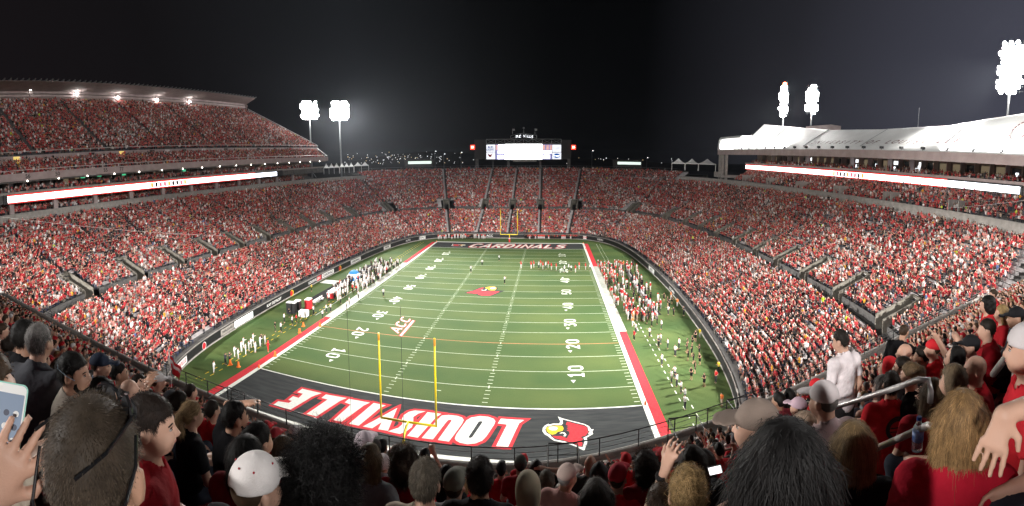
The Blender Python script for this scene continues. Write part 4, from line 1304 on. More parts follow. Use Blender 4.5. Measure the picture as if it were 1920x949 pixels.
def tent(label, u0, u1, vb, vt, D, peaks, group):
    """open marquee: row of peaked canvas roofs on legs"""
    a = at_d(u0, vb, D); b = at_d(u1, vb, D); z = (a.z + b.z) / 2; top = at_d((u0 + u1) / 2, vt, D).z
    ctr = Vector(((a.x + b.x) / 2, (a.y + b.y) / 2, 0)); X = Vector((b.x - a.x, b.y - a.y, 0)); w = X.length; X.normalize(); Y = Vector((-X.y, X.x, 0))
    t = thing('marquee_tent', label, 'tent', (ctr.x, ctr.y, z - 3.0), 0, group)
    s = w / peaks
    for k in range(peaks):
        c = X * ((k + .5) * s - w / 2) + Vector((0, 0, 3.0)); m = MB(); hgt = top - z
        R = [(s / 2, 0), (s * .33, hgt * .22), (s * .17, hgt * .55), (s * .06, hgt * .88), (0.02, hgt)]
        vs = []
        for (r, h_) in R:
            for (p, q) in ((-1, -1), (1, -1), (1, 1), (-1, 1)): vs.append(c + X * (p * r) + Y * (q * r) + Vector((0, 0, h_)))
        fs = [(i * 4 + j, i * 4 + (j + 1) % 4, i * 4 + 4 + (j + 1) % 4, i * 4 + 4 + j) for i in range(4) for j in range(4)]
        vs += [c + X * (p * s / 2) + Y * (q * s / 2) - Vector((0, 0, .35)) for (p, q) in ((-1, -1), (1, -1), (1, 1), (-1, 1))]
        fs += [(j, (j + 1) % 4, 20 + (j + 1) % 4, 20 + j) for j in range(4)]
        m.add(vs, fs); m.build('canvas_roof', M_TENT, t)
    m = MB()
    for k in range(peaks + 1):
        for q in (-.5, .5):
            p = X * (k * s - w / 2) + Y * (q * s * .96); m.tube([p, p + Vector((0, 0, 3.0))], .09, 4)
    m.build('tent_leg', M_WHITE, t, kind='stuff')


G1 = 'white peaked tents beyond the far left corner'
tent('three peaked white tent nearest the left grandstand end', 607, 636, 313.5, 306, 205, 3, G1)
tent('three peaked white tent in the middle of the far left tents', 637, 663, 312, 305, 212, 3, G1)
tent('two peaked white tent farthest from the left grandstand', 664, 691, 310, 303.5, 220, 2, G1)
G2 = 'pale peaked tents beyond the far right corner'
tent('pale tent left of three beyond the far right corner', 1260, 1284, 305.5, 297, 190, 1, G2)
tent('pale tent in the middle of three beyond the far right corner', 1285.5, 1309, 306, 297.5, 190, 1, G2)
tent('pale tent next to the white roofed grandstand columns', 1310, 1342, 307, 298, 190, 1, G2)


def hut(label, u0, u1, D):
    a = at_d(u0, 311, D); b = at_d(u1, 311, D); zt = at_d(u0, 299.5, D).z
    t = thing('concession_hut', label, 'building', ((a.x + b.x) / 2, (a.y + b.y) / 2, 0), 0, 'low huts behind the far rows'); zb = at_d(u0, 312.5, D).z; hh_ = zt - zb
    w = (b - a).length; m = MB(); m.box(-w / 2, w / 2, 0, 4, zb, zt - .3); m.build('wall', M_CONC_D, t); m = MB(); m.box(-w / 2 + .2, w / 2 - .2, .2, 3.8, 0, zb); m.build('base', M_DARK, t)
    m = MB(); m.box(-w / 2 - .3, w / 2 + .3, -.6, 4.3, zt - .3, zt); m.build('roof', M_CONC_D, t)
    m = MB(); m.box(-w * .36, w * .46, -.12, -.04, zb + hh_ * .35, zb + hh_ * .72); m.build('light_strip', new_mat('lit strip', (.8, 1, .9), .4, emit=1.1, emit_col=(.8, .95, .85)), t)


hut('low hut with a lit strip left of the scoreboard', 757, 812, 232)
hut('low hut with a lit strip right of the scoreboard', 1150, 1204, 226)
# street lamps beyond
for i, (u, v, lab) in enumerate(((815, 284, 'street lamp left of the scoreboard, tallest of its cluster'), (832, 289, 'thin street lamp midway between hut and scoreboard'),
                                 (864, 286, 'street lamp just left of the dark scoreboard wing'), (1110, 283, 'twin headed street lamp right of the scoreboard'),
                                 (1213, 296, 'street lamp beside the right low hut'))):
    D = 300 + 20 * i; c = at_d(u, v, D); t = thing('street_lamp', lab, 'street lamp', (c.x, c.y, 0), 0, 'street lamps beyond the far end')
    m = MB(); m.tube([(0, 0, 0), (0, 0, c.z), (.6, 0, c.z + .2)], .12, 5); m.build('post', M_STEEL, t)
    m = MB(); m.ball((.7, 0, c.z + .1), .42, 0, 6, .6); m.build('lamp_head', new_mat('lit street lamp', (1, 1, 1), .4, emit=3, emit_col=(.95, .97, 1)), t)
# town lights on the dark hill beyond
hm = MB()
N_ = 40
for k in range(N_ + 1):
    x = -900 + 2600 * k / N_
    hgt = 20 + 26 * math.exp(-((x + 260) / 230) ** 2) + 5 * math.sin(x * .011)
    hm.v.append((x, 1100, -0.4)); hm.v.append((x, 1180, hgt)); hm.v.append((x, 1500, hgt * .8))
for k in range(N_):
    for r in range(2): hm.f.append((k * 3 + r, k * 3 + r + 1, k * 3 + 4 + r, k * 3 + 3 + r)); hm.m.append(0)
tag(hm.build('hill', M_GROUND), 'dark hill beyond the town lights', None, kind='structure')
cl = MB()
for k in range(150):
    u = RNG.normal(755, 55) if k < 105 else RNG.uniform(640, 1260); v = RNG.normal(296, 5) if k < 105 else RNG.uniform(296, 308)
    if 905 < u < 1058: continue
    D = RNG.uniform(500, 900); c = at_d(u, max(282, v), D); s = D / 862 * RNG.uniform(.35, .8)
    cl.ball(c, s, int(RNG.random() < .25), 5)
tag(cl.build('town_lights', [new_mat('distant white light', (1, 1, 1), .4, emit=1.6, emit_col=(.95, .98, 1)), new_mat('distant amber light', (1, .7, .3), .4, emit=1.2, emit_col=(1, .75, .4))]),
    'scattered town lights twinkling beyond the far left corner', 'lights', kind='stuff')


# thin cables
def cable(label, p, q, sag, r, mat):
    p = Vector(p); q = Vector(q); m = MB()
    m.tube([p.lerp(q, k / 16) - Vector((0, 0, sag * 4 * (k / 16) * (1 - k / 16))) for k in range(17)], r, 4)
    tag(m.build('cable', mat), label, 'cable')


cable('thin pale cable across the left stand rows', at_d(-20, 404, 60), at_d(420, 442, 110), .4, .022, M_WHITE)
cable('thin pale cable across the upper right rows', at_d(1715, 393, 100), at_d(1935, 374, 70), .3, .02, M_WHITE)
for k, (u0, v0, u1, v1) in enumerate(((697, 520, 703, 700), (799, 525, 800, 690))):
    p = at_d(u0, v0, 48); q = at_d(u1, v1, 44)
    cable(('thin dark vertical wire left of the near goalpost' if k == 0 else 'thin dark vertical wire between the near goalpost uprights'), (q.x, -15, 16.5), (q.x, -15, 0.5), 0, .016, M_DARK)
# ------------------------------------------------------------------ people: low figures for the massed crowd
def attr_col(name, attr, rough=.85):
    m = new_mat(name, (.5, .5, .5), rough, spec=.2)
    a = nd(m, 'ShaderNodeAttribute', -300); a.attribute_type = 'INSTANCER'; a.attribute_name = attr
    lk(m, a.outputs['Color'], bsdf(m).inputs['Base Color']); return m


MC = [attr_col('crowd shirt', 'shirt'), attr_col('crowd skin', 'skin', .6), attr_col('crowd hair', 'hair'), attr_col('crowd trousers', 'legs')]


def low_figure(pose):
    m = MB()

    def loft(rings, mi, n=7):
        o = len(m.v)
        for (x, y, z, a, b) in rings:
            for j in range(n):
                q = 2 * PI * j / n + .3; m.v.append((x + a * math.cos(q), y + b * math.sin(q), z))
        for i in range(len(rings) - 1):
            for j in range(n):
                a_ = o + i * n + j; b_ = o + i * n + (j + 1) % n; m.f.append((a_, b_, b_ + n, a_ + n)); m.m.append(mi)
        m.f.append(tuple(o + (len(rings) - 1) * n + j for j in range(n))); m.m.append(mi)
    up = 0.40 if pose == 'stand' else 0.0
    hz = .50 + up
    loft([(0, 0, hz - .05, .18, .13), (0, .01, hz + .2, .165, .115), (0, .03, hz + .42, .205, .12), (0, .03, hz + .54, .17, .085), (0, .03, hz + .60, .06, .06)], 0)
    hc = hz + .73
    loft([(0, .04, hc - .14, .05, .05), (0, .06, hc - .10, .065, .075), (0, .05, hc, .078, .095), (0, .045, hc + .08, .065, .08), (0, .04, hc + .12, .02, .03)], 1, 7)
    loft([(0, .02, hc - .07, .078, .085), (0, .022, hc + .02, .087, .098), (0, .028, hc + .09, .075, .09), (0, .03, hc + .135, .025, .035)], 2, 7)
    if pose == 'cap':
        m.add([(-.07, .12, hc + .05), (.07, .12, hc + .05), (.06, .22, hc + .03), (-.06, .22, hc + .03)], [(0, 1, 2, 3)], 2)
    sh = hz + .50
    for s in (-1, 1):
        if pose == 'arms' or (pose == 'wave' and s > 0):
            A = [(s * .19, .03, sh), (s * .28, .08, sh + .2), (s * .2, .13, sh + .46)]
        elif pose == 'clap':
            A = [(s * .19, .03, sh), (s * .24, .16, sh - .2), (s * .03, .36, sh - .05)]
        elif pose == 'stand':
            A = [(s * .19, .03, sh), (s * .25, .02, sh - .27), (s * .22, .1, sh - .5)]
        else:
            A = [(s * .19, .03, sh), (s * .25, .06, sh - .26), (s * .1, .3, sh - .36)]
        m.tube(A[:2], .052, 5, 0, False, .045); m.tube(A[1:], .04, 5, 1, True, .035)
        if pose == 'stand':
            m.tube([(s * .09, 0, hz), (s * .1, .02, .48), (s * .1, -.02, .04)], .085, 5, 3, True, .05)
        else:
            m.tube([(s * .09, .02, hz), (s * .12, .42, hz), (s * .12, .40, .05)], .08, 5, 3, True, .055)
    me = m.mesh('crowd_figure_' + pose, MC)
    return bpy.data.objects.new('crowd_figure_' + pose, me)


POSES = ['sit', 'cap', 'clap', 'arms', 'stand', 'wave']
FIG = [low_figure(p) for p in POSES]

for (lst, far0) in ((rows, 0), (urows, 1)):
    for idx, (d, z) in enumerate(lst):
        if far0 and idx == UP_SIDE - 1: continue
        P = ring(d + .45); L = np.linalg.norm(np.roll(P, -1, 0) - P, axis=1); cumr = np.concatenate([[0], np.cumsum(L)])
        n = int(cumr[-1] / .46); s = (np.arange(n) + RNG.uniform(-.12, .12, n)) * cumr[-1] / n
        s = np.clip(s, 0, cumr[-1] - 1e-3)
        k = np.searchsorted(cumr, s, side='right') - 1; t = (s - cumr[k]) / L[k]; k2 = (k + 1) % BN
        Q = P[k] * (1 - t[:, None]) + P[k2] * t[:, None]; Nn = NRM[k] * (1 - t[:, None]) + NRM[k2] * t[:, None]
        # distance along the wall to the nearest aisle centre
        sw = (k + t) * STEP; ac = np.array(AISLE_C) * STEP
        dist = np.abs((sw[:, None] - ac[None] + TOTAL / 2) % TOTAL - TOTAL / 2).min(1)
        wscale = L[k] / STEP
        # empty patches
        emp = np.sin(Q[:, 0] * .31 + Q[:, 1] * .17 + idx * .9) + np.sin(Q[:, 0] * .12 - Q[:, 1] * .23 + idx * 1.7)
        right = Q[:, 0] > 20
        occ = np.where(emp > np.where(right, 1.3, 1.62), .35, np.where(right, .93, .97))
        keep = (RNG.random(n) < occ) & (dist * wscale > np.where(Nn[:, 1] > .75, .80, .42)) & (Q[:, 1] > deck_front(Q[:, 0]) - .5)
        if far0 and idx < VOM_ROWS + 1: keep &= dist > 1.65
        if far0 and idx >= UP_SIDE: keep &= Nn[:, 1] > .62
        Q = Q[keep]; Nn = Nn[keep]; m_ = len(Q)
        if not m_: continue
        rot = np.arctan2(Nn[:, 0], -Nn[:, 1]) + RNG.normal(0, .25, m_)
        CROWD.append(np.column_stack([Q, np.full(m_, z), rot, np.full(m_, .22), np.full(m_, 0)]))


PAL = np.array([[.50, .045, .055], [.36, .028, .036], [.62, .13, .12], [.22, .016, .022], [.80, .77, .76], [.70, .66, .65], [.015, .015, .017], [.035, .035, .04],
                [.16, .16, .17], [.08, .09, .12], [.55, .25, .22], [.45, .36, .28], [.10, .16, .34], [.72, .36, .03], [.55, .80, .04]])
PW0 = np.array([.22, .17, .09, .08, .065, .055, .11, .06, .04, .02, .045, .03, .006, .010, .0015]); PW0 /= PW0.sum()
SKIN = np.array([[.60, .37, .28], [.52, .30, .21], [.66, .43, .34], [.30, .16, .10], [.14, .07, .045]])
HAIRC = np.array([[.018, .013, .010], [.035, .022, .014], [.075, .045, .024], [.20, .13, .06], [.16, .15, .14], [.40, .018, .025], [.62, .61, .60], [.02, .02, .022], [.30, .28, .25]])
HAIRW = np.array([.24, .20, .14, .08, .06, .11, .08, .06, .03]); HAIRW /= HAIRW.sum()


CROWD_FIX = []      # (x, y, z, turn, pose, shirt, hair, legs, skin, size)


def build_crowd():
    A = np.concatenate(CROWD); n0 = len(A); nf = len(CROWD_FIX); n = n0 + nf
    if nf: A = np.concatenate([A, np.array([[*q[:4], 0, 0] for q in CROWD_FIX], float)])
    me = bpy.data.meshes.new('crowd'); me.vertices.add(n); me.vertices.foreach_set('co', np.ascontiguousarray(A[:, :3], np.float32).ravel())

    def fl(nm, v):
        a = me.attributes.new(nm, 'FLOAT', 'POINT'); a.data.foreach_set('value', np.ascontiguousarray(v, np.float32))

    def cl_(nm, v):
        a = me.attributes.new(nm, 'FLOAT_COLOR', 'POINT'); a.data.foreach_set('color', np.ascontiguousarray(np.column_stack([v, np.ones(n)]), np.float32).ravel())
    size = RNG.uniform(.88, 1.1, n)
    if nf: size[n0:] = [q[9] for q in CROWD_FIX]
    fl('turn', A[:, 3]); fl('size', size)
    r = RNG.random(n); stand = A[:, 4]
    var = np.where(r < stand, 4, np.where(r < stand + .30, 0, np.where(r < stand + .52, 1, np.where(r < stand + .76, 2, np.where(r < stand + .82, 3, np.where(r < stand + .87, 5, 0))))))
    if nf: var[n0:] = [q[4] for q in CROWD_FIX]
    a = me.attributes.new('pose', 'INT', 'POINT'); a.data.foreach_set('value', var.astype(np.int32))
    ci = RNG.choice(len(PAL), n, p=PW0)
    blk = np.sin(A[:, 0] * .21 + A[:, 1] * .09) + np.sin(A[:, 1] * .17 - A[:, 2] * .6) + .6 * np.sin(A[:, 0] * .5 + A[:, 2] * .9)
    swap = (blk > 1.0) & (RNG.random(n) < .35); ci = np.where(swap, RNG.choice([4, 5, 8, 10], n), ci)
    swap = (blk < -1.0) & (RNG.random(n) < .35); ci = np.where(swap, RNG.choice([3, 6, 7, 9], n), ci); jit = RNG.uniform(.75, 1.2, (n, 1))
    S_ = np.clip(PAL[ci] * jit, 0, .85); K_ = SKIN[RNG.choice(5, n, p=[.32, .3, .2, .1, .08])]; H_ = HAIRC[RNG.choice(len(HAIRC), n, p=HAIRW)]
    lg = np.array([[.02, .022, .03], [.05, .06, .10], [.12, .10, .08], [.30, .27, .22]]); L_ = lg[RNG.choice(4, n, p=[.4, .3, .2, .1])]
    if nf:
        for arr, i in ((S_, 5), (H_, 6), (L_, 7), (K_, 8)): arr[n0:] = [q[i] for q in CROWD_FIX]
    cl_('shirt', S_); cl_('skin', K_); cl_('hair', H_); cl_('legs', L_)
    ob = bpy.data.objects.new('spectator_crowd', me); COL.objects.link(ob)
    tag(ob, 'massed spectators in red, white and black filling every stand', 'crowd', kind='stuff')
    ng = bpy.data.node_groups.new('crowd on seats', 'GeometryNodeTree')
    ng.interface.new_socket('Geometry', in_out='INPUT', socket_type='NodeSocketGeometry'); ng.interface.new_socket('Geometry', in_out='OUTPUT', socket_type='NodeSocketGeometry')
    N = ng.nodes; Lk = ng.links.new
    gi = N.new('NodeGroupInput'); go = N.new('NodeGroupOutput'); jn = N.new('GeometryNodeJoinGeometry'); Lk(jn.outputs[0], go.inputs[0])

    def na(nm, t):
        q = N.new('GeometryNodeInputNamedAttribute'); q.data_type = t; q.inputs['Name'].default_value = nm; return q.outputs['Attribute']
    turn = na('turn', 'FLOAT'); size = na('size', 'FLOAT'); pose = na('pose', 'INT')
    cx = N.new('ShaderNodeCombineXYZ'); Lk(turn, cx.inputs['Z'])
    e2r = N.new('FunctionNodeEulerToRotation'); Lk(cx.outputs[0], e2r.inputs[0])
    m2p = N.new('GeometryNodeMeshToPoints'); Lk(gi.outputs[0], m2p.inputs[0])
    for i, fo in enumerate(FIG):
        oi = N.new('GeometryNodeObjectInfo'); oi.inputs['Object'].default_value = fo; oi.inputs['As Instance'].default_value = True
        cp = N.new('FunctionNodeCompare'); cp.data_type = 'INT'; cp.operation = 'EQUAL'; cp.inputs['B'].default_value = i
        for s_ in cp.inputs:
            if s_.identifier == 'A_INT': Lk(pose, s_)
            if s_.identifier == 'B_INT': s_.default_value = i
        ip = N.new('GeometryNodeInstanceOnPoints'); Lk(m2p.outputs[0], ip.inputs['Points']); Lk(oi.outputs['Geometry'], ip.inputs['Instance'])
        Lk(cp.outputs[0], ip.inputs['Selection']); Lk(e2r.outputs[0], ip.inputs['Rotation']); Lk(size, ip.inputs['Scale'])
        Lk(ip.outputs[0], jn.inputs[0])
    md = ob.modifiers.new('crowd', 'NODES'); md.node_group = ng
    return n
# ------------------------------------------------------------------ people: continuous bodies grown from distance fields
def _smin(a, b, k):
    h = np.maximum(k - np.abs(a - b), 0.0) / k
    return np.minimum(a, b) - h * h * k * 0.25


class Field:
    def __init__(s, lo, hi, h):
        s.h = h; s.lo = np.array(lo, float) - 2 * h
        s.n = np.ceil((np.array(hi, float) + 2 * h - s.lo) / h).astype(int) + 1
        s.F = np.full(s.n, 0.25, np.float32)

    def block(s, lo, hi):
        a = np.clip(np.floor((np.array(lo) - s.lo) / s.h).astype(int), 0, s.n - 1)
        b = np.clip(np.ceil((np.array(hi) - s.lo) / s.h).astype(int) + 1, a + 1, s.n)
        g = [s.lo[i] + s.h * np.arange(a[i], b[i]) for i in range(3)]
        return (slice(a[0], b[0]), slice(a[1], b[1]), slice(a[2], b[2])), g[0][:, None, None], g[1][None, :, None], g[2][None, None, :]

    def put(s, prim, infl=0.0, mode='u'):
        """prim: ('e', centre, radii, k[, R]) ellipsoid or ('c', a, b, r1, r2, k[, flat]) tapered limb"""
        if prim[0] == 'e':
            _, c, r, k = prim[:4]; r = np.array(r) + infl; R = prim[4] if len(prim) > 4 else None
            pad = k + 3 * s.h + 0.02; ext = (np.full(3, max(r)) if R is not None else r) + pad
            sl, X, Y, Z = s.block(np.array(c) - ext, np.array(c) + ext)
            X = X - c[0]; Y = Y - c[1]; Z = Z - c[2]
            if R is not None:
                X, Y, Z = (R[0][0] * X + R[1][0] * Y + R[2][0] * Z, R[0][1] * X + R[1][1] * Y + R[2][1] * Z, R[0][2] * X + R[1][2] * Y + R[2][2] * Z)
            k0 = np.sqrt((X / r[0]) ** 2 + (Y / r[1]) ** 2 + (Z / r[2]) ** 2) + 1e-6
            k1 = np.sqrt((X / r[0] ** 2) ** 2 + (Y / r[1] ** 2) ** 2 + (Z / r[2] ** 2) ** 2) + 1e-6
            d = k0 * (k0 - 1) / k1
        else:
            _, a, b, r1, r2, k = prim[:6]; flat = len(prim) > 6 and prim[6]
            a = np.array(a, float); b = np.array(b, float); r1 = r1 + infl; r2 = r2 + infl
            pad = max(r1, r2) + k + 3 * s.h
            sl, X, Y, Z = s.block(np.minimum(a, b) - pad, np.maximum(a, b) + pad)
            ba = b - a; L2 = max(1e-9, float(ba @ ba))
            t = ((X - a[0]) * ba[0] + (Y - a[1]) * ba[1] + (Z - a[2]) * ba[2]) / L2
            tc = np.clip(t, 0, 1)
            d = np.sqrt((X - a[0] - tc * ba[0]) ** 2 + (Y - a[1] - tc * ba[1]) ** 2 + (Z - a[2] - tc * ba[2]) ** 2) - (r1 + (r2 - r1) * tc)
            if flat: d = np.maximum(d, (t - 1) * math.sqrt(L2))
        d = d.astype(np.float32); B = s.F[sl]
        if mode == 'u':
            s.F[sl] = _smin(B, d, max(k, 1e-4))
        elif mode == 'sub':
            s.F[sl] = np.maximum(B, -d)

    def grids(s):
        g = [s.lo[i] + s.h * np.arange(s.n[i]) for i in range(3)]
        return g[0][:, None, None], g[1][None, :, None], g[2][None, None, :]

    def mesh(s):
        F = s.F; S = F < 0; n = s.n
        c = np.zeros(n - 1, np.int8)
        sh = [(i, j, k) for i in (0, 1) for j in (0, 1) for k in (0, 1)]
        for i, j, k in sh: c += S[i:n[0] - 1 + i, j:n[1] - 1 + j, k:n[2] - 1 + k]
        act = (c > 0) & (c < 8); idx = np.argwhere(act)
        if len(idx) == 0: return np.zeros((0, 3)), np.zeros((0, 4), int)
        vid = np.full(act.shape, -1, np.int64); vid[act] = np.arange(len(idx))
        val = {q: F[idx[:, 0] + q[0], idx[:, 1] + q[1], idx[:, 2] + q[2]] for q in sh}
        acc = np.zeros((len(idx), 3)); cnt = np.zeros(len(idx))
        for q in sh:
            for ax in range(3):
                if q[ax]: continue
                w = list(q); w[ax] = 1; w = tuple(w); f0, f1 = val[q], val[w]
                m = (f0 < 0) != (f1 < 0); t = np.where(m, f0 / np.where(m, f0 - f1, 1), 0)
                p = np.tile(np.array(q, float), (len(idx), 1)); p[:, ax] = t
                acc += p * m[:, None]; cnt += m
        V = s.lo + s.h * (idx + acc / cnt[:, None])
        Q = []
        for ax in range(3):
            a1, a2 = (ax + 1) % 3, (ax + 2) % 3
            s0 = [slice(None)] * 3; s1 = [slice(None)] * 3; s0[ax] = slice(0, n[ax] - 1); s1[ax] = slice(1, n[ax])
            A = S[tuple(s0)]; B = S[tuple(s1)]; e = np.argwhere(A != B)
            ok = (e[:, a1] > 0) & (e[:, a2] > 0) & (e[:, a1] < n[a1] - 1) & (e[:, a2] < n[a2] - 1); e = e[ok]
            inside = A[e[:, 0], e[:, 1], e[:, 2]]

            def cell(d1, d2):
                q = e.copy(); q[:, a1] -= d1; q[:, a2] -= d2; return vid[q[:, 0], q[:, 1], q[:, 2]]
            q = np.stack([cell(1, 1), cell(0, 1), cell(0, 0), cell(1, 0)], 1)
            q[~inside] = q[~inside][:, ::-1]; Q.append(q)
        Q = np.concatenate(Q)
        return V, Q[(Q >= 0).all(1)]


def objcol_mat(name, rough, bump_scale=None, bump=0.0, vary=0.25, spec=.3, shade=False, stretch=None, vscale=6):
    m = new_mat(name, (.5, .5, .5), rough, spec=spec)
    oi = nd(m, 'ShaderNodeObjectInfo', -800); tc = nd(m, 'ShaderNodeTexCoord', -1200)
    n = nd(m, 'ShaderNodeTexNoise', -800, -200); n.inputs['Scale'].default_value = vscale; n.inputs['Detail'].default_value = 6
    src = tc.outputs['Object']
    if stretch:
        mp = nd(m, 'ShaderNodeMapping', -1000, -200); mp.inputs['Scale'].default_value = stretch; lk(m, src, mp.inputs[0]); src = mp.outputs[0]
    lk(m, src, n.inputs['Vector'])
    mr = nd(m, 'ShaderNodeMapRange', -600, -200); mr.inputs['From Min'].default_value = .3; mr.inputs['From Max'].default_value = .7
    mr.inputs['To Min'].default_value = 1 - vary; mr.inputs['To Max'].default_value = 1 + vary; lk(m, n.outputs['Fac'], mr.inputs['Value'])
    mx = nd(m, 'ShaderNodeVectorMath', -400, operation='SCALE'); lk(m, oi.outputs['Color'], mx.inputs[0]); lk(m, mr.outputs[0], mx.inputs['Scale'])
    out = mx.outputs[0]
    if shade:
        a = nd(m, 'ShaderNodeAttribute', -600, 200); a.attribute_name = 'shade'
        m2 = nd(m, 'ShaderNodeVectorMath', -220, operation='SCALE'); lk(m, out, m2.inputs[0]); lk(m, a.outputs['Fac'], m2.inputs['Scale']); out = m2.outputs[0]
    lk(m, out, bsdf(m).inputs['Base Color'])
    if bump:
        b2 = nd(m, 'ShaderNodeTexNoise', -800, -500); b2.inputs['Scale'].default_value = bump_scale; b2.inputs['Detail'].default_value = 3; lk(m, src, b2.inputs['Vector'])
        bp = nd(m, 'ShaderNodeBump', -300, -400); bp.inputs['Strength'].default_value = bump; bp.inputs['Distance'].default_value = .01
        lk(m, b2.outputs['Fac'], bp.inputs['Height']); lk(m, bp.outputs[0], bsdf(m).inputs['Normal'])
    return m


M_SKIN = objcol_mat('skin', .5, 300, .12, .10, spec=.35)
M_CLOTH = objcol_mat('cotton cloth', .92, 22, .75, .16, spec=.12, vscale=9)
M_TROUS = objcol_mat('trouser cloth', .9, 120, .2, .15, spec=.15, vscale=10)
M_HAIR = objcol_mat('hair', .62, None, 0, .3, spec=.22, shade=True, vscale=30)
M_CAP = objcol_mat('cap cloth', .8, 160, .2, .08, spec=.2)
M_HELM = objcol_mat('helmet shell', .25, None, 0, .03, spec=.6)


def rot_about(p, piv, yaw, pitch):
    """turn the head: yaw (+ = to the person's left), pitch (+ = down)"""
    v = Vector(p) - Vector(piv)
    R = Matrix.Rotation(math.radians(yaw), 3, 'Z') @ Matrix.Rotation(-math.radians(pitch), 3, 'X')
    return tuple(R @ v + Vector(piv))


HZ = {'sit': .52, 'stand': .94}
ARMS = {
    'lap': (((.25, .05, -.27), (.13, .30, -.40)), ((-.25, .05, -.27), (-.13, .30, -.40))),
    'clap': (((.25, .16, -.22), (.035, .38, -.04)), ((-.25, .16, -.22), (-.035, .38, -.04))),
    'fold': (((.25, .10, -.26), (-.08, .26, -.24)), ((-.25, .10, -.26), (.08, .28, -.21))),
    'phone': (((.24, .20, -.16), (.05, .36, .08)), ((-.24, .20, -.16), (-.05, .36, .08))),
    'up_r': (((.30, .16, .06), (.20, .28, .30)), ((-.25, .05, -.27), (-.13, .30, -.40))),
    'head_r': (((.36, .08, .16), (.10, .0, .27)), ((-.25, .05, -.27), (-.13, .30, -.40))),
    'side': (((.25, -.03, -.27), (.24, .06, -.53)), ((-.25, -.03, -.27), (-.24, .06, -.53))),
    'hips': (((.36, -.05, -.24), (.19, .06, -.36)), ((-.36, -.05, -.24), (-.19, .06, -.36))),
    'point': (((.28, .20, -.10), (.30, .48, .02)), ((-.25, -.03, -.27), (-.24, .06, -.53))),
    'crouch': (((.22, .28, -.22), (.14, .42, -.38)), ((-.22, .28, -.22), (-.14, .42, -.38))),
    'both_up': (((.30, .06, .20), (.22, .08, .48)), ((-.30, .06, .20), (-.22, .08, .48))),
}


def hand_prims(w, d, nrm, side, curl=.5, sc=1.0):
    """palm, four unequal fingers and a thumb from wrist w along d; nrm = back of the hand"""
    w = Vector(w); d = Vector(d).normalized(); n = (Vector(nrm) - d * Vector(nrm).dot(d))
    n = n.normalized() if n.length > 1e-3 else Vector((0, 0, 1)); s = d.cross(n) * side
    P = []
    for o in (-.022, 0.0, .022):
        P.append(('c', tuple(w + d * .012 + s * o * .6 * sc), tuple(w + d * .088 * sc + s * o * sc), .0175 * sc, .0155 * sc, .018))
    L = [.072, .083, .077, .060]
    for i in range(4):
        o = (-.036 + .024 * i) * -1
        a = w + d * .088 * sc + s * o * sc; sp = s * (o * 2.4)
        dd = (d + sp - n * curl * .45).normalized(); b = a + dd * L[i] * .58 * sc
        d2 = (d * (1 - curl * .55) + sp - n * curl * 1.05).normalized(); c = b + d2 * L[i] * .5 * sc
        P.append(('c', tuple(a), tuple(b), .0098 * sc, .0088 * sc, .007)); P.append(('c', tuple(b), tuple(c), .0088 * sc, .0074 * sc, .003))
    a = w + d * .028 * sc + s * .026 * sc; b = a + (d * .55 + s * .8 - n * .25).normalized() * .042 * sc; c = b + (d * .9 + s * .25 - n * .3).normalized() * .034 * sc
    P.append(('c', tuple(a), tuple(b), .0145 * sc, .011 * sc, .012)); P.append(('c', tuple(b), tuple(c), .011 * sc, .0085 * sc, .005))
    return P


def skeleton(pose, arms, head, girth, lean):
    hz = HZ[pose]; g = girth
    T = lambda z, y=0.0, x=0.0: (x, y + lean * (z) * 1.0, hz + z)
    J = {}
    J['pelvis'] = ('e', (0, 0, hz + .04), (.165 * g, .12 * g, .12), .05); J['belly'] = ('e', T(.20, .012), (.152 * g, .112 * g, .17), .06)
    J['chest'] = ('e', T(.37, .012), (.170 * g, .112 * g, .165), .06)
    J['bar'] = ('c', T(.475, .012, -.155), T(.475, .012, .155), .062, .062, .05); J['trap'] = ('c', T(.46, .015), T(.56, .03), .082, .056, .05)
    J['neck'] = ('c', T(.52, .025), T(.645, .045), .056 * (.7 + .3 * g), .053, .025)
    piv = T(.61, .03); hc = rot_about(T(.70, .06), piv, *head)
    R = Matrix.Rotation(math.radians(head[0]), 3, 'Z') @ Matrix.Rotation(-math.radians(head[1]), 3, 'X')
    Rl = [list(r) for r in R]
    J['hc'] = hc; J['R'] = R; J['Rl'] = Rl; sh = T(.47, .012)
    J['sh'] = sh; J['arms'] = []
    for sd, (e, h) in zip((1, -1), arms):
        s = (sd * .188, sh[1], sh[2]); el = (e[0], sh[1] + e[1], sh[2] + e[2]); hd = (h[0], sh[1] + h[1], sh[2] + h[2])
        J['arms'].append((sd, s, el, hd))
    J['legs'] = []
    for sd in (1, -1):
        if pose == 'sit': J['legs'].append(((sd * .09, .02, hz), (sd * .14, .44, hz - .02), (sd * .14, .40, .09)))
        else: J['legs'].append(((sd * .09, 0, hz), (sd * .105, .03, .50), (sd * .115, -.02, .09)))
    return J


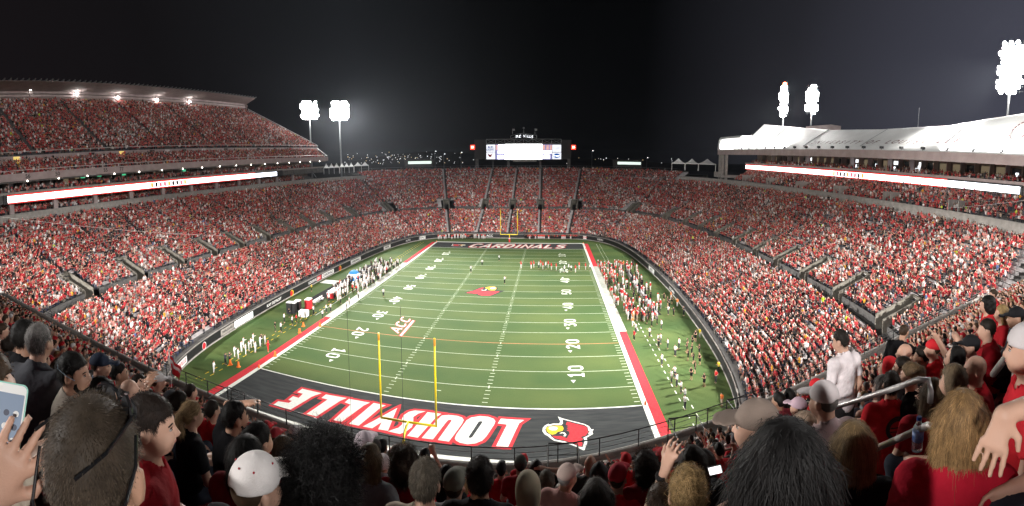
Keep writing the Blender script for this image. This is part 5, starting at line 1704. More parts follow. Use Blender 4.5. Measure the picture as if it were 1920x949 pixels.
def head_prims(J):
    hc = Vector(J['hc']); R = J['R']; Rl = J['Rl']
    E = lambda c, r, k: ('e', tuple(hc + R @ Vector(c)), r, k, Rl)
    C = lambda a, b, r1, r2, k: ('c', tuple(hc + R @ Vector(a)), tuple(hc + R @ Vector(b)), r1, r2, k)
    return [E((0, -.008, .025), (.071, .092, .096), .02), E((0, .03, -.03), (.060, .066, .085), .03), E((0, .042, -.078), (.043, .044, .036), .025),
            C((0, .090, .006), (0, .110, -.030), .009, .013, .012), E((0, .078, .022), (.050, .018, .011), .012), E((0, .088, -.060), (.024, .012, .011), .01),
            C((.034, .080, -.036), (.040, .066, -.055), .02, .018, .025), C((-.034, .080, -.036), (-.040, .066, -.055), .02, .018, .025),
            E((.079, -.010, -.008), (.012, .022, .034), .006), E((-.079, -.010, -.008), (.012, .022, .034), .006)]


_cache = {}


def person_meshes(pose, arms, head, sleeve, girth, lean, h, shorts, hands, bottom):
    key = (pose, str(arms), head, sleeve, girth, lean, h, shorts, str(hands), bottom)
    hb = h; h = max(h, .009)          # cloth needs no finer grid
    if key in _cache: return _cache[key]
    A = ARMS[arms] if isinstance(arms, str) else arms
    J = skeleton(pose, A, head, girth, lean); hz = HZ[pose]
    pts = [J['hc']] + [q for a in J['arms'] for q in a[1:]] + [q for l in J['legs'] for q in l]
    lo = np.min(np.array(pts), 0) - .32; hi = np.max(np.array(pts), 0) + .32; lo[2] = 0.0
    lo = np.minimum(lo, [-.3, -.25, 0]); hi = np.maximum(hi, [.3, .25, J['hc'][2] + .2])
    if pose == 'sit': hi[1] = max(hi[1], .66)
    F = Field(lo, hi, hb)
    for k in ('pelvis', 'belly', 'chest', 'bar', 'trap', 'neck'): F.put(J[k])
    for p in head_prims(J): F.put(p)
    for i, (sd, s, e, w) in enumerate(J['arms']):
        F.put(('c', s, e, .050 * (.6 + .4 * girth), .040, .04)); F.put(('c', e, w, .041, .028, .02))
        d = Vector(w) - Vector(e)
        hp = (hands or {}).get(sd)
        nrm = hp[0] if hp else (sd * .6, -.3, .7); curl = hp[1] if hp else .55; dd = hp[2] if hp and len(hp) > 2 else d
        if hb <= .02:
            for p in hand_prims(w, dd, nrm, sd, curl, 1.0 if hb < .014 else 1.12): F.put(p)
        else:
            F.put(('c', w, tuple(Vector(w) + d.normalized() * .09), .034, .036, .02)); F.put(('c', tuple(Vector(w) + d.normalized() * .08), tuple(Vector(w) + d.normalized() * .15 - Vector((0, 0, .02))), .03, .022, .02))
    for (a, b, c) in J['legs']:
        F.put(('c', a, b, .088 * girth, .058, .04)); F.put(('c', b, c, .056, .036, .02))
        F.put(('c', (c[0], c[1] - .03, .045), (c[0] * 1.1, c[1] + .16, .035), .046, .036, .02))
    V, Q = F.mesh(); body = np_mesh('person', V, Q, M_SKIN, True)
    # shirt
    F = Field(lo, hi, h)
    for k in ('pelvis', 'belly', 'chest', 'bar', 'trap'): F.put(J[k], .017)
    for (sd, s, e, w) in J['arms']:
        if sleeve == 'none': continue
        s_, e_, w_ = Vector(s), Vector(e), Vector(w)
        if sleeve == 'short': F.put(('c', s, tuple(s_.lerp(e_, .66)), .066, .062, .045, True))
        else:
            F.put(('c', s, e, .066, .056, .045)); F.put(('c', e, tuple(e_.lerp(w_, .95)), .056, .046, .03, True))
    X, Y, Z = F.grids()
    F.F += (.0026 * np.sin(70 * Z + 55 * np.abs(X) + 5 * np.sin(13 * X + 7 * Y)) * np.clip(1.2 - 2.2 * np.abs(Z - hz - .08), .15, 1) + .0022 * np.sin(33 * X - 18 * Z + 12 * Y) + .0012 * np.sin(120 * Z + 70 * X + 45 * Y)).astype(np.float32)
    cut = hz - (.06 if pose == 'sit' else .13)
    F.F = np.maximum(F.F, (cut - Z).astype(np.float32))
    nk = J['neck']; F.put(('c', tuple(Vector(nk[1]) + Vector((0, .025, .02))), tuple(Vector(nk[2]) + Vector((0, .03, .1))), .064, .085, .001), 0, 'sub')
    V, Q = F.mesh(); shirt = np_mesh('shirt', V, Q, M_CLOTH, True)
    # trousers
    trs = None
    if bottom:
        F = Field(lo, hi, max(h, .032)); F.put(J['pelvis'], .012)
        for (a, b, c) in J['legs']:
            F.put(('c', a, b, .10 * girth, .074, .04, bool(shorts)))
            if not shorts: F.put(('c', b, (c[0], c[1], c[2] + .0), .072, .056, .03, True))
        X, Y, Z = F.grids(); F.F += (.003 * np.sin(30 * Z + 20 * Y + 14 * X)).astype(np.float32)
        F.F = np.maximum(F.F, (Z - (hz + .10)).astype(np.float32))
        V, Q = F.mesh(); trs = np_mesh('trousers', V, Q, M_TROUS, True)
    _cache[key] = (body, shirt, trs, J['hc'], J['R'])
    return _cache[key]


# hair and hats are built round a head at the origin, facing +y
_hcache = {}


def _hairline(Y, low=-.088, front=.062):
    return np.interp(Y, [-.11, -.055, -.036, -.022, .014, .022, .05, .10], [low, low * .8, low * .6, .022, .026, .010, front * .8, front])


def hair_base(kind, h):
    F = Field((-.26, -.30, -.46), (.26, .22, .30), h); X, Y, Z = F.grids()
    def skull(t): F.put(('e', (0, -.008, .028), (.071 + t, .092 + t, .096 + t), .012))
    region = None
    if kind in ('short', 'buzz', 'ponytail', 'bun', 'updo'):
        skull({'short': .011, 'buzz': .006, 'ponytail': .011, 'bun': .012, 'updo': .014}[kind])
        F.F = np.maximum(F.F, ((_hairline(Y, -.095 if kind != 'buzz' else -.085) - Z) * .8).astype(np.float32))
        if kind == 'ponytail':
            for a, b, r1, r2 in (((0, -.10, .05), (0, -.145, .0), .03, .036), ((0, -.145, .0), (.012, -.13, -.12), .036, .034), ((.012, -.13, -.12), (0, -.12, -.22), .034, .01)):
                F.put(('c', a, b, r1, r2, .02))
        if kind == 'bun': F.put(('e', (.0, -.055, .125), (.052, .05, .045), .02))
        if kind == 'updo': F.put(('e', (.0, -.10, .04), (.06, .05, .07), .03))
    elif kind == 'fringe':
        skull(.009); F.F = np.maximum(F.F, ((_hairline(Y, -.085) - Z) * .8).astype(np.float32)); F.F = np.maximum(F.F, (Z - .035 + .25 * Y).astype(np.float32))
    elif kind in ('long', 'bob', 'wavy'):
        skull(.015); F.F = np.maximum(F.F, ((_hairline(Y, -.12, .07) - Z) * .8).astype(np.float32))
        L = {'long': -.30, 'bob': -.13, 'wavy': -.26}[kind]; wd = {'long': .078, 'bob': .080, 'wavy': .10}[kind]
        for s in (-1, 0, 1):
            F.put(('c', (s * .052, -.045 + .03 * abs(s), .02), (s * wd * .72, -.070 + .025 * abs(s), L), .060, .048, .03))
        F.F = np.maximum(F.F, ((Y - (.035 - .0 * Z))).astype(np.float32) * .9) if kind == 'long' else np.maximum(F.F, (np.where(Z < .03, Y - .045, -1.0) * .9).astype(np.float32))
    elif kind in ('curly', 'bigcurly'):
        t = .030 if kind == 'curly' else .050
        F.put(('e', (0, -.03, .035), (.080 + t, .090 + t, .096 + t), .02)); F.put(('e', (0, -.06, -.06), (.085 + t * .9, .06 + t * .8, .08 + t * .6), .05))
        F.F += (.010 * np.sin(75 * X + 3) * np.sin(70 * Y + 1) * np.sin(72 * Z) + .006 * np.sin(130 * X) * np.sin(120 * Y + 2) * np.sin(125 * Z + 1)).astype(np.float32)
        F.F = np.maximum(F.F, (np.where(Z < .06, Y - .055, -1.0) * .9).astype(np.float32))
    if kind not in ('curly', 'bigcurly', 'buzz'):
        ang = np.arctan2(X, -Y + .02)
        F.F += (.0030 * np.sin(19 * ang + 16 * Z) * np.cos(9 * ang - 22 * Z + 1.0) + .0016 * np.sin(41 * ang + 60 * Z)).astype(np.float32)
    V, Q = F.mesh()
    return V, Q


def strands(V, Q, kind, n, rng):
    """flat ribbons rooted on the hair surface"""
    cen = V[Q].mean(1); nr = np.cross(V[Q[:, 2]] - V[Q[:, 0]], V[Q[:, 3]] - V[Q[:, 1]]); nr /= np.linalg.norm(nr, axis=1)[:, None] + 1e-9
    f = rng.integers(0, len(Q), n); P = cen[f] + rng.normal(0, .004, (n, 3)); N = nr[f]
    crown = np.array([0, -.03, .13]); away = P - crown
    if kind in ('long', 'wavy', 'bob'): flow = np.tile([0, -.05, -1.0], (n, 1)) + away * np.array([2.0, 2.0, 0])
    elif kind == 'ponytail': flow = np.array([0, -.12, .05]) - P; flow[P[:, 1] < -.11] = [0, .05, -1]
    elif kind in ('bun', 'updo'): flow = np.array([0, -.06, .13]) - P + rng.normal(0, .04, (n, 3))
    else: flow = away + np.array([0, .0, -.03])
    flow -= N * (flow * N).sum(1)[:, None]; flow /= np.linalg.norm(flow, axis=1)[:, None] + 1e-9
    lift = {'buzz': .75, 'short': .22, 'fringe': .3, 'curly': .9, 'bigcurly': .9}.get(kind, .05)
    ln = {'buzz': .0055, 'short': .024, 'fringe': .018, 'long': .13, 'wavy': .11, 'bob': .09, 'ponytail': .06, 'bun': .05, 'updo': .05, 'curly': .055, 'bigcurly': .065}[kind]
    L = ln * rng.uniform(.6, 1.3, n)
    if kind in ('long', 'wavy', 'bob', 'short'): L *= .35 + .65 * np.clip((.115 - P[:, 2]) / .16, 0, 1)
    L = np.where(P[:, 1] > .03, L * .45, L) if kind in ('short', 'fringe') else L
    D = flow + N * lift + rng.normal(0, {'curly': .5, 'bigcurly': .5, 'long': .06, 'wavy': .09, 'bob': .08, 'short': .14}.get(kind, .12), (n, 3)); D /= np.linalg.norm(D, axis=1)[:, None]
    seg = 6 if kind in ('curly', 'bigcurly', 'wavy') else (1 if kind == 'buzz' else 3)
    S = np.cross(D, N + rng.normal(0, .3, (n, 3))); S /= np.linalg.norm(S, axis=1)[:, None] + 1e-9; U = np.cross(S, D)
    wd = {'buzz': .0010, 'bigcurly': .0022, 'curly': .002, 'long': .0017, 'wavy': .0018}.get(kind, .0020) * (2.4 if n < 1000 else 1.0)
    ph = rng.uniform(0, 6.28, n); pts = []
    for i in range(seg + 1):
        t = i / seg; p = P + D * (L * t)[:, None]
        if kind in ('curly', 'bigcurly'):
            a = ph + t * 9.5; r = .011 * min(1, t * 3); p = p + S * (np.cos(a) * r)[:, None] + U * (np.sin(a) * r)[:, None]
        elif kind == 'wavy':
            p = p + S * (np.sin(ph * .4 + t * 5 + P[:, 2] * 45) * .010 * t)[:, None]; p[:, 2] -= .012 * t * t
        elif kind not in ('buzz',):
            p[:, 2] -= L * .35 * t * t
            p = p + N * (.004 * math.sin(3.14 * t))
        pts.append(p)
    VV = []
    for i, p in enumerate(pts):
        w = wd * (1 - .7 * i / seg); VV += [p - S * w * .5, p + S * w * .5]
    VV = np.stack(VV, 1); k = 2 * (seg + 1)
    q = np.array([[2 * i, 2 * i + 1, 2 * i + 3, 2 * i + 2] for i in range(seg)])
    QQ = (np.arange(n)[:, None, None] * k + q[None]).reshape(-1, 4)
    sh = np.repeat(rng.uniform(.45, 1.75, n), k)
    return VV.reshape(-1, 3), QQ, sh


def hair_mesh(kind, h, n=0):
    key = (kind, h, n)
    if key in _hcache: return _hcache[key]
    V, Q = hair_base(kind, h); sh = np.full(len(V), .8)
    if n:
        v2, q2, s2 = strands(V, Q, kind, n, np.random.default_rng(len(_hcache) + 3)); Q = np.concatenate([Q, q2 + len(V)]); V = np.concatenate([V, v2]); sh = np.concatenate([sh, s2])
    me = np_mesh('hair', V, Q, M_HAIR, True)
    a = me.attributes.new('shade', 'FLOAT', 'POINT'); a.data.foreach_set('value', sh.astype(np.float32))
    _hcache[key] = me; return me


def cap_mesh(kind, h):
    key = ('cap', kind, h)
    if key in _hcache: return _hcache[key]
    F = Field((-.2, -.3, -.25), (.2, .32, .25), h); X, Y, Z = F.grids()
    if kind == 'helmet':
        F.put(('e', (0, .0, .015), (.115, .135, .128), .01)); F.F = np.maximum(F.F, (np.where(Y > .05, (-.01 - Z) * .9, -.095 - Z)).astype(np.float32))
        F.put(('c', (-.095, .10, -.06), (0, .16, -.075), .012, .012, .01)); F.put(('c', (.095, .10, -.06), (0, .16, -.075), .012, .012, .01))
    elif kind in ('cap', 'capback'):
        s = 1 if kind == 'cap' else -1
        F.put(('e', (0, -.006, .036), (.086, .107, .101), .01)); F.F = np.maximum(F.F, ((.022 - .05 * s * Y) - Z).astype(np.float32))
        F.put(('e', (0, s * .135, .030), (.078, .088, .010), .008, [list(r) for r in Matrix.Rotation(-.18 * s, 3, 'X')]))
        F.put(('e', (0, -.006, .140), (.011, .011, .006), .003))
        F.put(('e', (0, -s * .118, .012), (.036, .04, .030), .001), 0, 'sub')
    elif kind == 'beanie':
        F.put(('e', (0, -.012, .035), (.090, .108, .112), .01)); F.F = np.maximum(F.F, (-.03 - .35 * Y - Z).astype(np.float32))
    elif kind == 'hood':
        F.put(('e', (0, -.02, .02), (.098, .115, .125), .03)); F.put(('c', (0, -.05, -.05), (0, -.07, -.16), .085, .09, .05)); F.F = np.maximum(F.F, (Y - .06).astype(np.float32))
    elif kind == 'headscarf':
        F.put(('e', (0, -.012, .03), (.086, .104, .106), .01)); F.F = np.maximum(F.F, ((.03 + .25 * Y) - Z).astype(np.float32))
    V, Q = F.mesh(); me = np_mesh('cap', V, Q, M_HELM if kind == 'helmet' else M_CAP, True); _hcache[key] = me; return me


M_EYE = new_mat('eye white', (.36, .33, .30), .2, spec=.6); M_IRIS = new_mat('dark iris', (.02, .014, .01), .15, spec=.6); M_BROW = new_mat('dark brow and lashes', (.025, .017, .012), .8); M_LIP = new_mat('lip', (.34, .13, .11), .45)


def eyes_mesh():
    """two eyes, two brows and a mouth, shared by all faces"""
    if 'eyes' in _hcache: return _hcache['eyes']
    out = []
    for s in (-1, 1):
        m = MB(); m.ball((s * .030, .0825, .004), .0098, 0, 10); m.ball((s * .030, .0880, .004), .0056, 1, 8)
        m.tube([(s * .019, .088, .012), (s * .030, .0925, .014), (s * .041, .086, .011)], .0022, 5, 2); out.append(('eye', m.mesh('eye', [M_EYE, M_IRIS, M_BROW], True)))
        m = MB(); m.tube([(s * .014, .092, .022), (s * .030, .0915, .027), (s * .046, .080, .021)], .0032, 5); out.append(('eyebrow', m.mesh('eyebrow', M_BROW, True)))
    m = MB(); m.tube([(-.021, .092, -.060), (0, .1005, -.059), (.021, .092, -.060)], .0042, 6); out.append(('mouth', m.mesh('mouth', M_LIP, True)))
    _hcache['eyes'] = out; return out


def beard_mesh(h):
    k = ('beard', h)
    if k in _hcache: return _hcache[k]
    F = Field((-.12, -.05, -.16), (.12, .16, .06), h)
    F.put(('e', (0, .03, -.03), (.0635, .069, .088), .03)); F.put(('e', (0, .042, -.078), (.048, .049, .041), .025)); X, Y, Z = F.grids()
    F.F = np.maximum(F.F, (Z + .046 - .55 * np.abs(X)).astype(np.float32)); F.F = np.maximum(F.F, (.0 - Y).astype(np.float32)); F.put(('e', (0, .1, -.060), (.021, .03, .008), .001), 0, 'sub')
    V, Q = F.mesh(); me = np_mesh('beard', V, Q, M_HAIR, True); a = me.attributes.new('shade', 'FLOAT', 'POINT'); a.data.foreach_set('value', np.full(len(V), .8, np.float32)); _hcache[k] = me; return me


HEADB = {'hair': hair_mesh}


def make_person(label, loc=None, head_at=None, yaw=0.0, pose='sit', arms='lap', head=(0, 0), hair='short', hcol=(.03, .02, .014), shirt=(.5, .02, .03),
                skin=(.50, .28, .19), legs=(.03, .035, .05), scale=1.0, h=.016, sleeve='short', girth=1.0, lean=0.0, cap=None, ccol=(.7, .7, .7), group=None,
                strand=0, shorts=False, hands=None, bottom=True, hh=None, cat='person', name='person', beard=False):
    body, sm, tm, hc, R = person_meshes(pose, arms, head, sleeve, girth, lean, h, shorts, hands, bottom)
    o = link(name, body, None, color=skin); tag(o, label, cat, group)
    o.rotation_euler = (0, 0, math.radians(yaw)); o.scale = (scale,) * 3
    if head_at is not None:
        off = Matrix.Rotation(math.radians(yaw), 3, 'Z') @ (Vector(hc) * scale); loc = Vector(head_at) - off
    o.location = loc
    link('shirt', sm, o, color=shirt)
    if tm is not None: link('trousers', tm, o, color=legs)
    Mh = Matrix.Translation(hc) @ R.to_4x4()
    if cap and hair in ('short', 'curly', 'fringe'): hair = 'buzz'
    if cap: strand = 0
    if h < .0245 and name == 'person':
        for nm_, em_ in eyes_mesh():
            q = link(nm_, em_, o); q.matrix_local = Mh
        if beard: q = link('beard', beard_mesh(max(.009, h)), o, color=hcol); q.matrix_local = Mh
    hh = hh or max(.008, h)
    if hair and hair != 'bald':
        q = link('hair', hair_mesh(hair, hh, strand), o, color=hcol); q.matrix_local = Mh
    if cap:
        q = link('helmet' if cap == 'helmet' else ('hood' if cap == 'hood' else 'cap'), cap_mesh(cap, hh), o, color=ccol); q.matrix_local = Mh
    o['_hc'] = 0; del o['_hc']
    return o, Mh
# ------------------------------------------------------------------ near upper deck where the photographer sits
DK_Z0, DK_D0, DK_T, DK_R, DK_N, DK_B = 14.1, 2.2, .84, .599, 25, 14.5


def deck_row(k): return DK_D0 + k * DK_T, DK_B + k * DK_R


def deck_floor(d):
    return DK_Z0 if d < DK_D0 else DK_B + (d - DK_D0) / DK_T * DK_R


deck = thing('near_upper_deck', 'near upper deck with dark red seats, concrete steps and front railing below the viewer', 'grandstand')
XS = np.linspace(-46, 84, 131); FY = deck_front(XS)
_k = np.ones(7) / 7; FYs = np.convolve(np.pad(FY, 3, mode='edge'), _k, mode='valid'); FY = FYs
dfront = lambda x: float(np.interp(x, XS, FY))


def bent(d):
    """the seat rows bend a little less the farther they are behind the railing"""
    f = 1.0 - .5 * min(1.0, max(0.0, d - 1.5) / 18.0)
    return np.where(XS > 8, -29.95 + f * (FY + 29.95), FY)


rfront = lambda x, d=18.0: float(np.interp(x, XS, bent(d)))


def deck_strip(profile):
    V = np.concatenate([np.column_stack([XS, bent(d) - d, np.full(len(XS), z)]) for d, z in profile]); n = len(XS); Q = []
    i = np.arange(n - 1)
    for a in range(len(profile) - 1): Q.append(np.stack([a * n + i, (a + 1) * n + i, (a + 1) * n + i + 1, a * n + i + 1], 1))
    return V, np.concatenate(Q)


V, Q = deck_strip([(.35, 11.5), (-.22, 11.9), (-.22, DK_Z0 + .22), (.05, DK_Z0 + .22), (.05, DK_Z0)]); link('front_wall', np_mesh('front_wall', V, Q, M_CONC), deck)
pr = [(.05, DK_Z0), (DK_D0 - .25, DK_Z0 + .004), (DK_D0 - .25, DK_Z0 + .62), (DK_D0, DK_Z0 + .62), (DK_D0, DK_B)]
V, Q = deck_strip(pr); link('front_walkway', np_mesh('front_walkway', V, Q, M_CONC), deck)
pr = []
for k in range(DK_N): d, z = deck_row(k); pr += [(d, z), (d + DK_T, z)]
pr += [(DK_D0 + DK_N * DK_T, deck_row(DK_N - 1)[1] + 1)]
V, Q = deck_strip(pr); link('terrace_steps', np_mesh('terrace_steps', V, Q, M_CONC_D), deck)
# front railing
top = MB(); mids = MB(); k = 0
P = [(x, y, DK_Z0 + 1.1) for x, y in zip(XS, FY)]
for i in range(0, len(P) - 1): top.tube([P[i], P[i + 1]], .028, 5, 0, False)
fr = top.build('front_railing', M_DARK, deck)
for hgt in (.32, .58, .84):
    for i in range(0, len(P) - 1): mids.tube([(P[i][0], P[i][1], DK_Z0 + hgt), (P[i + 1][0], P[i + 1][1], DK_Z0 + hgt)], .014, 4, 0, False)
mids.build('rail_bar', M_STEEL, fr, kind='stuff')
post = MB(); post.box(-.025, .025, -.025, .025, .1, 1.1); pm = post.mesh('railing_post', M_DARK)
for i in range(0, len(P), 2):
    o = link('railing_post', pm, fr); o.location = (P[i][0], P[i][1], DK_Z0)


# small stair railings standing on the walkway
def stair_rail(label, x, w, side):
    y = dfront(x); t = thing('stair_railing', label, 'railing', (x, y - .1, DK_Z0), 0, 'black stair railings on the front walkway')
    m = MB()
    for s in (0, w):
        m = MB(); m.tube([(s, 0, 0), (s, 0, 1.25), (s, -.1, 1.3), (s, -1.7, 1.3), (s, -1.75, 1.25), (s, -1.75, 0)], .03, 6); m.build('side_rail', M_DARK, t)
    for z_, r_ in ((1.28, .03), (.7, .02)):
        m = MB(); m.tube([(0, 0, z_), (w, 0, z_)], r_, 6); m.build('cross_rail', M_DARK, t)


stair_rail('black stair railing frame below the bird emblem', 13.55, 1.35, 1)
stair_rail('black stair railing beside the standing usher', -4.2, 1.3, 1)
stair_rail('black stair railing near the right red border corner', 19.6, 1.5, 1)
stair_rail('black stair railing in front of the right bowl corner', 23.2, 1.6, 1)
# aluminium aisle handrails on the right
def handrail(label, pts, r=.021):
    m = MB(); t = thing('aisle_handrail', label, 'handrail', tuple(pts[0]), 0, 'aluminium handrails in the right aisle')
    b = Vector(pts[0]); m.tube([Vector(p) - b for p in pts], r, 10); m.build('rail_tube', M_RAIL, t, True)


def hr(u0, v0, D0, u1, v1, D1, drop=.75):
    a = at_d(u0, v0, D0); b = at_d(u1, v1, D1); d = (b - a).normalized()
    return [a, a.lerp(b, .5), b - d * .08, b + d * .02 - Vector((0, 0, .03)), b + d * .05 - Vector((0, 0, .12)), b + d * .05 - Vector((0, 0, drop))]


handrail('long aluminium handrail sloping past the young man in the pale shirt', hr(1392, 806, 4.6, 1738, 706, 3.1, .2))
handrail('lower aluminium handrail beside the water bottle', hr(1640, 842, 3.1, 1752, 792, 2.5, .15))
handrail('short aluminium handrail bent beside the clapping bald man', hr(1862, 702, 2.75, 1905, 645, 2.4, .5)[::-1])

# seats
sm = MB()
sm.box(-.22, .22, -.02, .40, .40, .45); sm.add([(-.22, -.08, .44), (.22, -.08, .44), (.22, -.16, .86), (-.22, -.16, .86), (-.20, -.03, .44), (.20, -.03, .44), (.20, -.11, .84), (-.20, -.11, .84)],
        [(0, 3, 2, 1), (4, 5, 6, 7), (3, 7, 6, 2), (0, 4, 7, 3), (1, 2, 6, 5), (0, 1, 5, 4)])
sm.box(-.03, .03, -.1, .1, 0.0, .40)
seat_me = sm.mesh('seat', M_SEAT)
ME_V = np.array([tuple(v.co) for v in seat_me.vertices]); ME_F = [tuple(p.vertices) for p in seat_me.polygons]
AISX = [-30, -19.5, -9, 2.6, 14.2, 25.5, 36, 47, 58]
SEATS = []
for k in range(DK_N):
    d, z = deck_row(k)
    for x in np.arange(-34, 70, .53):
        xx = x + .1 * (k % 3)
        if min(abs(xx - a - .35 * 0) for a in AISX) < .62: continue
        y = rfront(xx, d) - d - .52
        SEATS.append((xx, y, z, math.atan2((rfront(xx + 1, d) - rfront(xx - 1, d)) * .5, 1.0), k))
cp = Vector(CAM_P)
SEATS.sort(key=lambda s: math.hypot(s[0] - cp.x, s[1] - cp.y))
big = MB(); cnt = 0
for (x, y, z, r, k) in SEATS:
    D = math.hypot(x - cp.x, y - cp.y)
    if D < .55: continue
    px = pix((x, y, z + .6))
    if y < cp.y - 2.5: continue
    if cnt < 280 and -80 < px[0] < 2000 and D < 12:
        o = link('seat', seat_me, deck); o.location = (x, y, z); o.rotation_euler = (0, 0, r); cnt += 1
    elif D < 60 and px[1] < 1300:
        c, s = math.cos(r), math.sin(r); o = len(big.v)
        big.v.extend([tuple(q) for q in np.column_stack([x + ME_V[:, 0] * c - ME_V[:, 1] * s, y + ME_V[:, 0] * s + ME_V[:, 1] * c, z + ME_V[:, 2]])])
        big.f.extend([tuple(i + o for i in f) for f in ME_F]); big.m.extend([0] * len(ME_F))
big.build('seat_rows', M_SEAT, deck, kind='stuff')


def on_deck(u, v, hgt):
    """where the pixel's ray meets head height hgt above the sloping deck"""
    lo, hi = .3, 40.0
    f = lambda D: (lambda p: p.z - (deck_floor(rfront(p.x) - p.y) + hgt))(at_d(u, v, D))
    prev = f(.3); D = .3
    while D < 40:
        D2 = D * 1.04 + .02; cur = f(D2)
        if (cur < 0) != (prev < 0):
            t = prev / (prev - cur); return D + (D2 - D) * t
        D, prev = D2, cur
    return None


# fuller figures for the part of the crowd on this deck and for the dense groups on the sidelines
def fused_figure(name, pose, arms, head, hair, cap, h, girth=1.0, sleeve='short'):
    body, sh, tr, hc, R = person_meshes(pose, arms, head, sleeve, girth, 0.0, h, False, None, True)
    V = []; F_ = []; MI = []; o = 0
    Mh = Matrix.Translation(hc) @ R.to_4x4()
    parts_ = [(body, 1, None), (sh, 0, None), (tr, 3, None)]
    if cap: parts_.append((cap_mesh(cap, h), 2, Mh))
    if hair: parts_.append((hair_mesh(hair, h), 2, Mh))
    for me, mi, M in parts_:
        V += [tuple(M @ v.co) if M is not None else tuple(v.co) for v in me.vertices]
        for p in me.polygons: F_.append(tuple(i + o for i in p.vertices)); MI.append(mi)
        o += len(me.vertices)
    me = bpy.data.meshes.new(name); me.from_pydata(V, [], F_)
    for q in MC: me.materials.append(q)
    me.polygons.foreach_set('material_index', MI); me.polygons.foreach_set('use_smooth', [True] * len(F_)); me.update()
    FIG.append(bpy.data.objects.new(name, me)); return len(FIG) - 1


NEAR_FIG = [fused_figure('deck_figure', 'sit', a, hd, hr_, cp_, .03) for a, hd, hr_, cp_ in
            (('lap', (0, 0), 'short', None), ('clap', (-22, 0), 'short', None), ('fold', (24, 0), 'bob', None), ('lap', (-22, 0), 'short', 'cap'), ('phone', (0, 3), 'short', None), ('clap', (24, 0), 'long', None), ('up_r', (0, 0), 'short', 'cap'))]
FIELD_FIG = [fused_figure('sideline_figure', 'stand', a, hd, hr_, cp_, .05, g_) for a, hd, hr_, cp_, g_ in
             (('side', (0, 0), None, 'helmet', 1.28), ('hips', (-20, 0), None, 'helmet', 1.28), ('fold', (20, 0), 'short', None, 1.05), ('clap', (0, 0), 'short', None, 1.05), ('point', (0, 0), 'short', 'cap', 1.05))]
# ------------------------------------------------------------------ players, officials and staff on the grass
ORD = ['first', 'second', 'third', 'fourth', 'fifth', 'sixth', 'seventh', 'eighth', 'ninth', 'tenth', 'eleventh', 'twelfth', 'thirteenth', 'fourteenth',
       'fifteenth', 'sixteenth', 'seventeenth', 'eighteenth', 'nineteenth', 'twentieth']
FH = .05
C_RED, C_DRED, C_BRED = (.50, .018, .028), (.28, .010, .018), (.62, .022, .03)
C_BLK, C_DGR, C_GREY, C_WHT, C_PINK = (.012, .012, .014), (.055, .057, .065), (.18, .18, .19), (.70, .68, .67), (.60, .40, .38)
C_BEIGE, C_BLUEG, C_CREAM, C_YEL, C_ORG = (.40, .35, .28), (.20, .25, .34), (.60, .52, .42), (.62, .50, .03), (.75, .20, .05)
H_BLK, H_DBR, H_BRN, H_LBR, H_BLD, H_GRY, H_WHT = (.010, .009, .008), (.020, .014, .010), (.055, .033, .019), (.13, .085, .045), (.34, .23, .10), (.15, .14, .13), (.42, .42, .41)
S_L, S_M, S_D, S_B = (.55, .33, .24), (.47, .27, .18), (.26, .14, .09), (.11, .06, .04)
FIELD_P = []
POSE_F = ['side', 'hips', 'fold', 'clap', 'point']


def fp(x, y, yaw, desc, group, shirt, legs, helmet=None, pose=None, sleeve='short', hair='short', hcol=H_DBR, skin=S_M, shorts=False, where=''):
    i = len(FIELD_P); p = pose or POSE_F[(i * 7 + int(abs(x) * 3)) % 5]
    o, _ = make_person('', (x, y, 0.0), yaw=yaw, pose='stand', arms=p, head=((-20, 0), (0, 0), (25, 0))[i % 3], hair=None if helmet else hair, hcol=hcol, shirt=shirt, legs=legs,
                       skin=skin, scale=1.0 + .05 * math.sin(i * 1.7) + (.06 if helmet else 0), h=FH, sleeve=sleeve, girth=1.28 if helmet else 1.0 + .1 * math.sin(i), cap='helmet' if helmet else None,
                       ccol=helmet or C_WHT, group=group, shorts=shorts)
    FIELD_P.append((o, desc, where)); return o


PANTS_W = (.62, .61, .60)
# on the field
for (u, v) in ((977, 503), (996, 504), (1001, 502), (1014, 500), (1018, 505), (1028, 503), (1034, 506), (1043, 507), (1079, 511), (1086, 505), (1098, 506)):
    p = at_z(u, v, 0); fp(p.x, p.y, RNG.uniform(60, 120), 'player in red jersey and white trousers', 'players on the field', C_RED, PANTS_W, (.5, .02, .03), where='on the far field half')
for (u, v) in ((1010, 504), (1023, 505), (1058, 511), (1066, 508), (1106, 508)):
    p = at_z(u, v, 0); fp(p.x, p.y, RNG.uniform(-120, -60), 'player in white jersey and dark trousers', 'players on the field', C_WHT, (.03, .05, .04), (.7, .7, .7), where='on the far field half')
for (u, v, w) in ((883, 511, 'by the left hash marks'), (904, 498, 'just right of the left hash marks'), (936, 489, 'farthest from the viewer'), (946, 532, 'above the midfield bird emblem'),
                  (719, 556, 'at the left sideline'), (1071, 509, 'among the players')):
    p = at_z(u, v, 0); fp(p.x, p.y, RNG.uniform(-60, 60), 'official in white shirt and black trousers', 'officials', (.55, .55, .55), C_BLK, hair='short', where=w)
# dense groups on the sidelines and the band along the far wall belong to the massed crowd


def mass(x, y, yaw, fig, shirt, hair, legs, skin=S_M):
    CROWD_FIX.append((x, y, 0.0, math.radians(yaw), FIELD_FIG[fig], shirt, hair, legs, skin, RNG.uniform(.98, 1.1)))


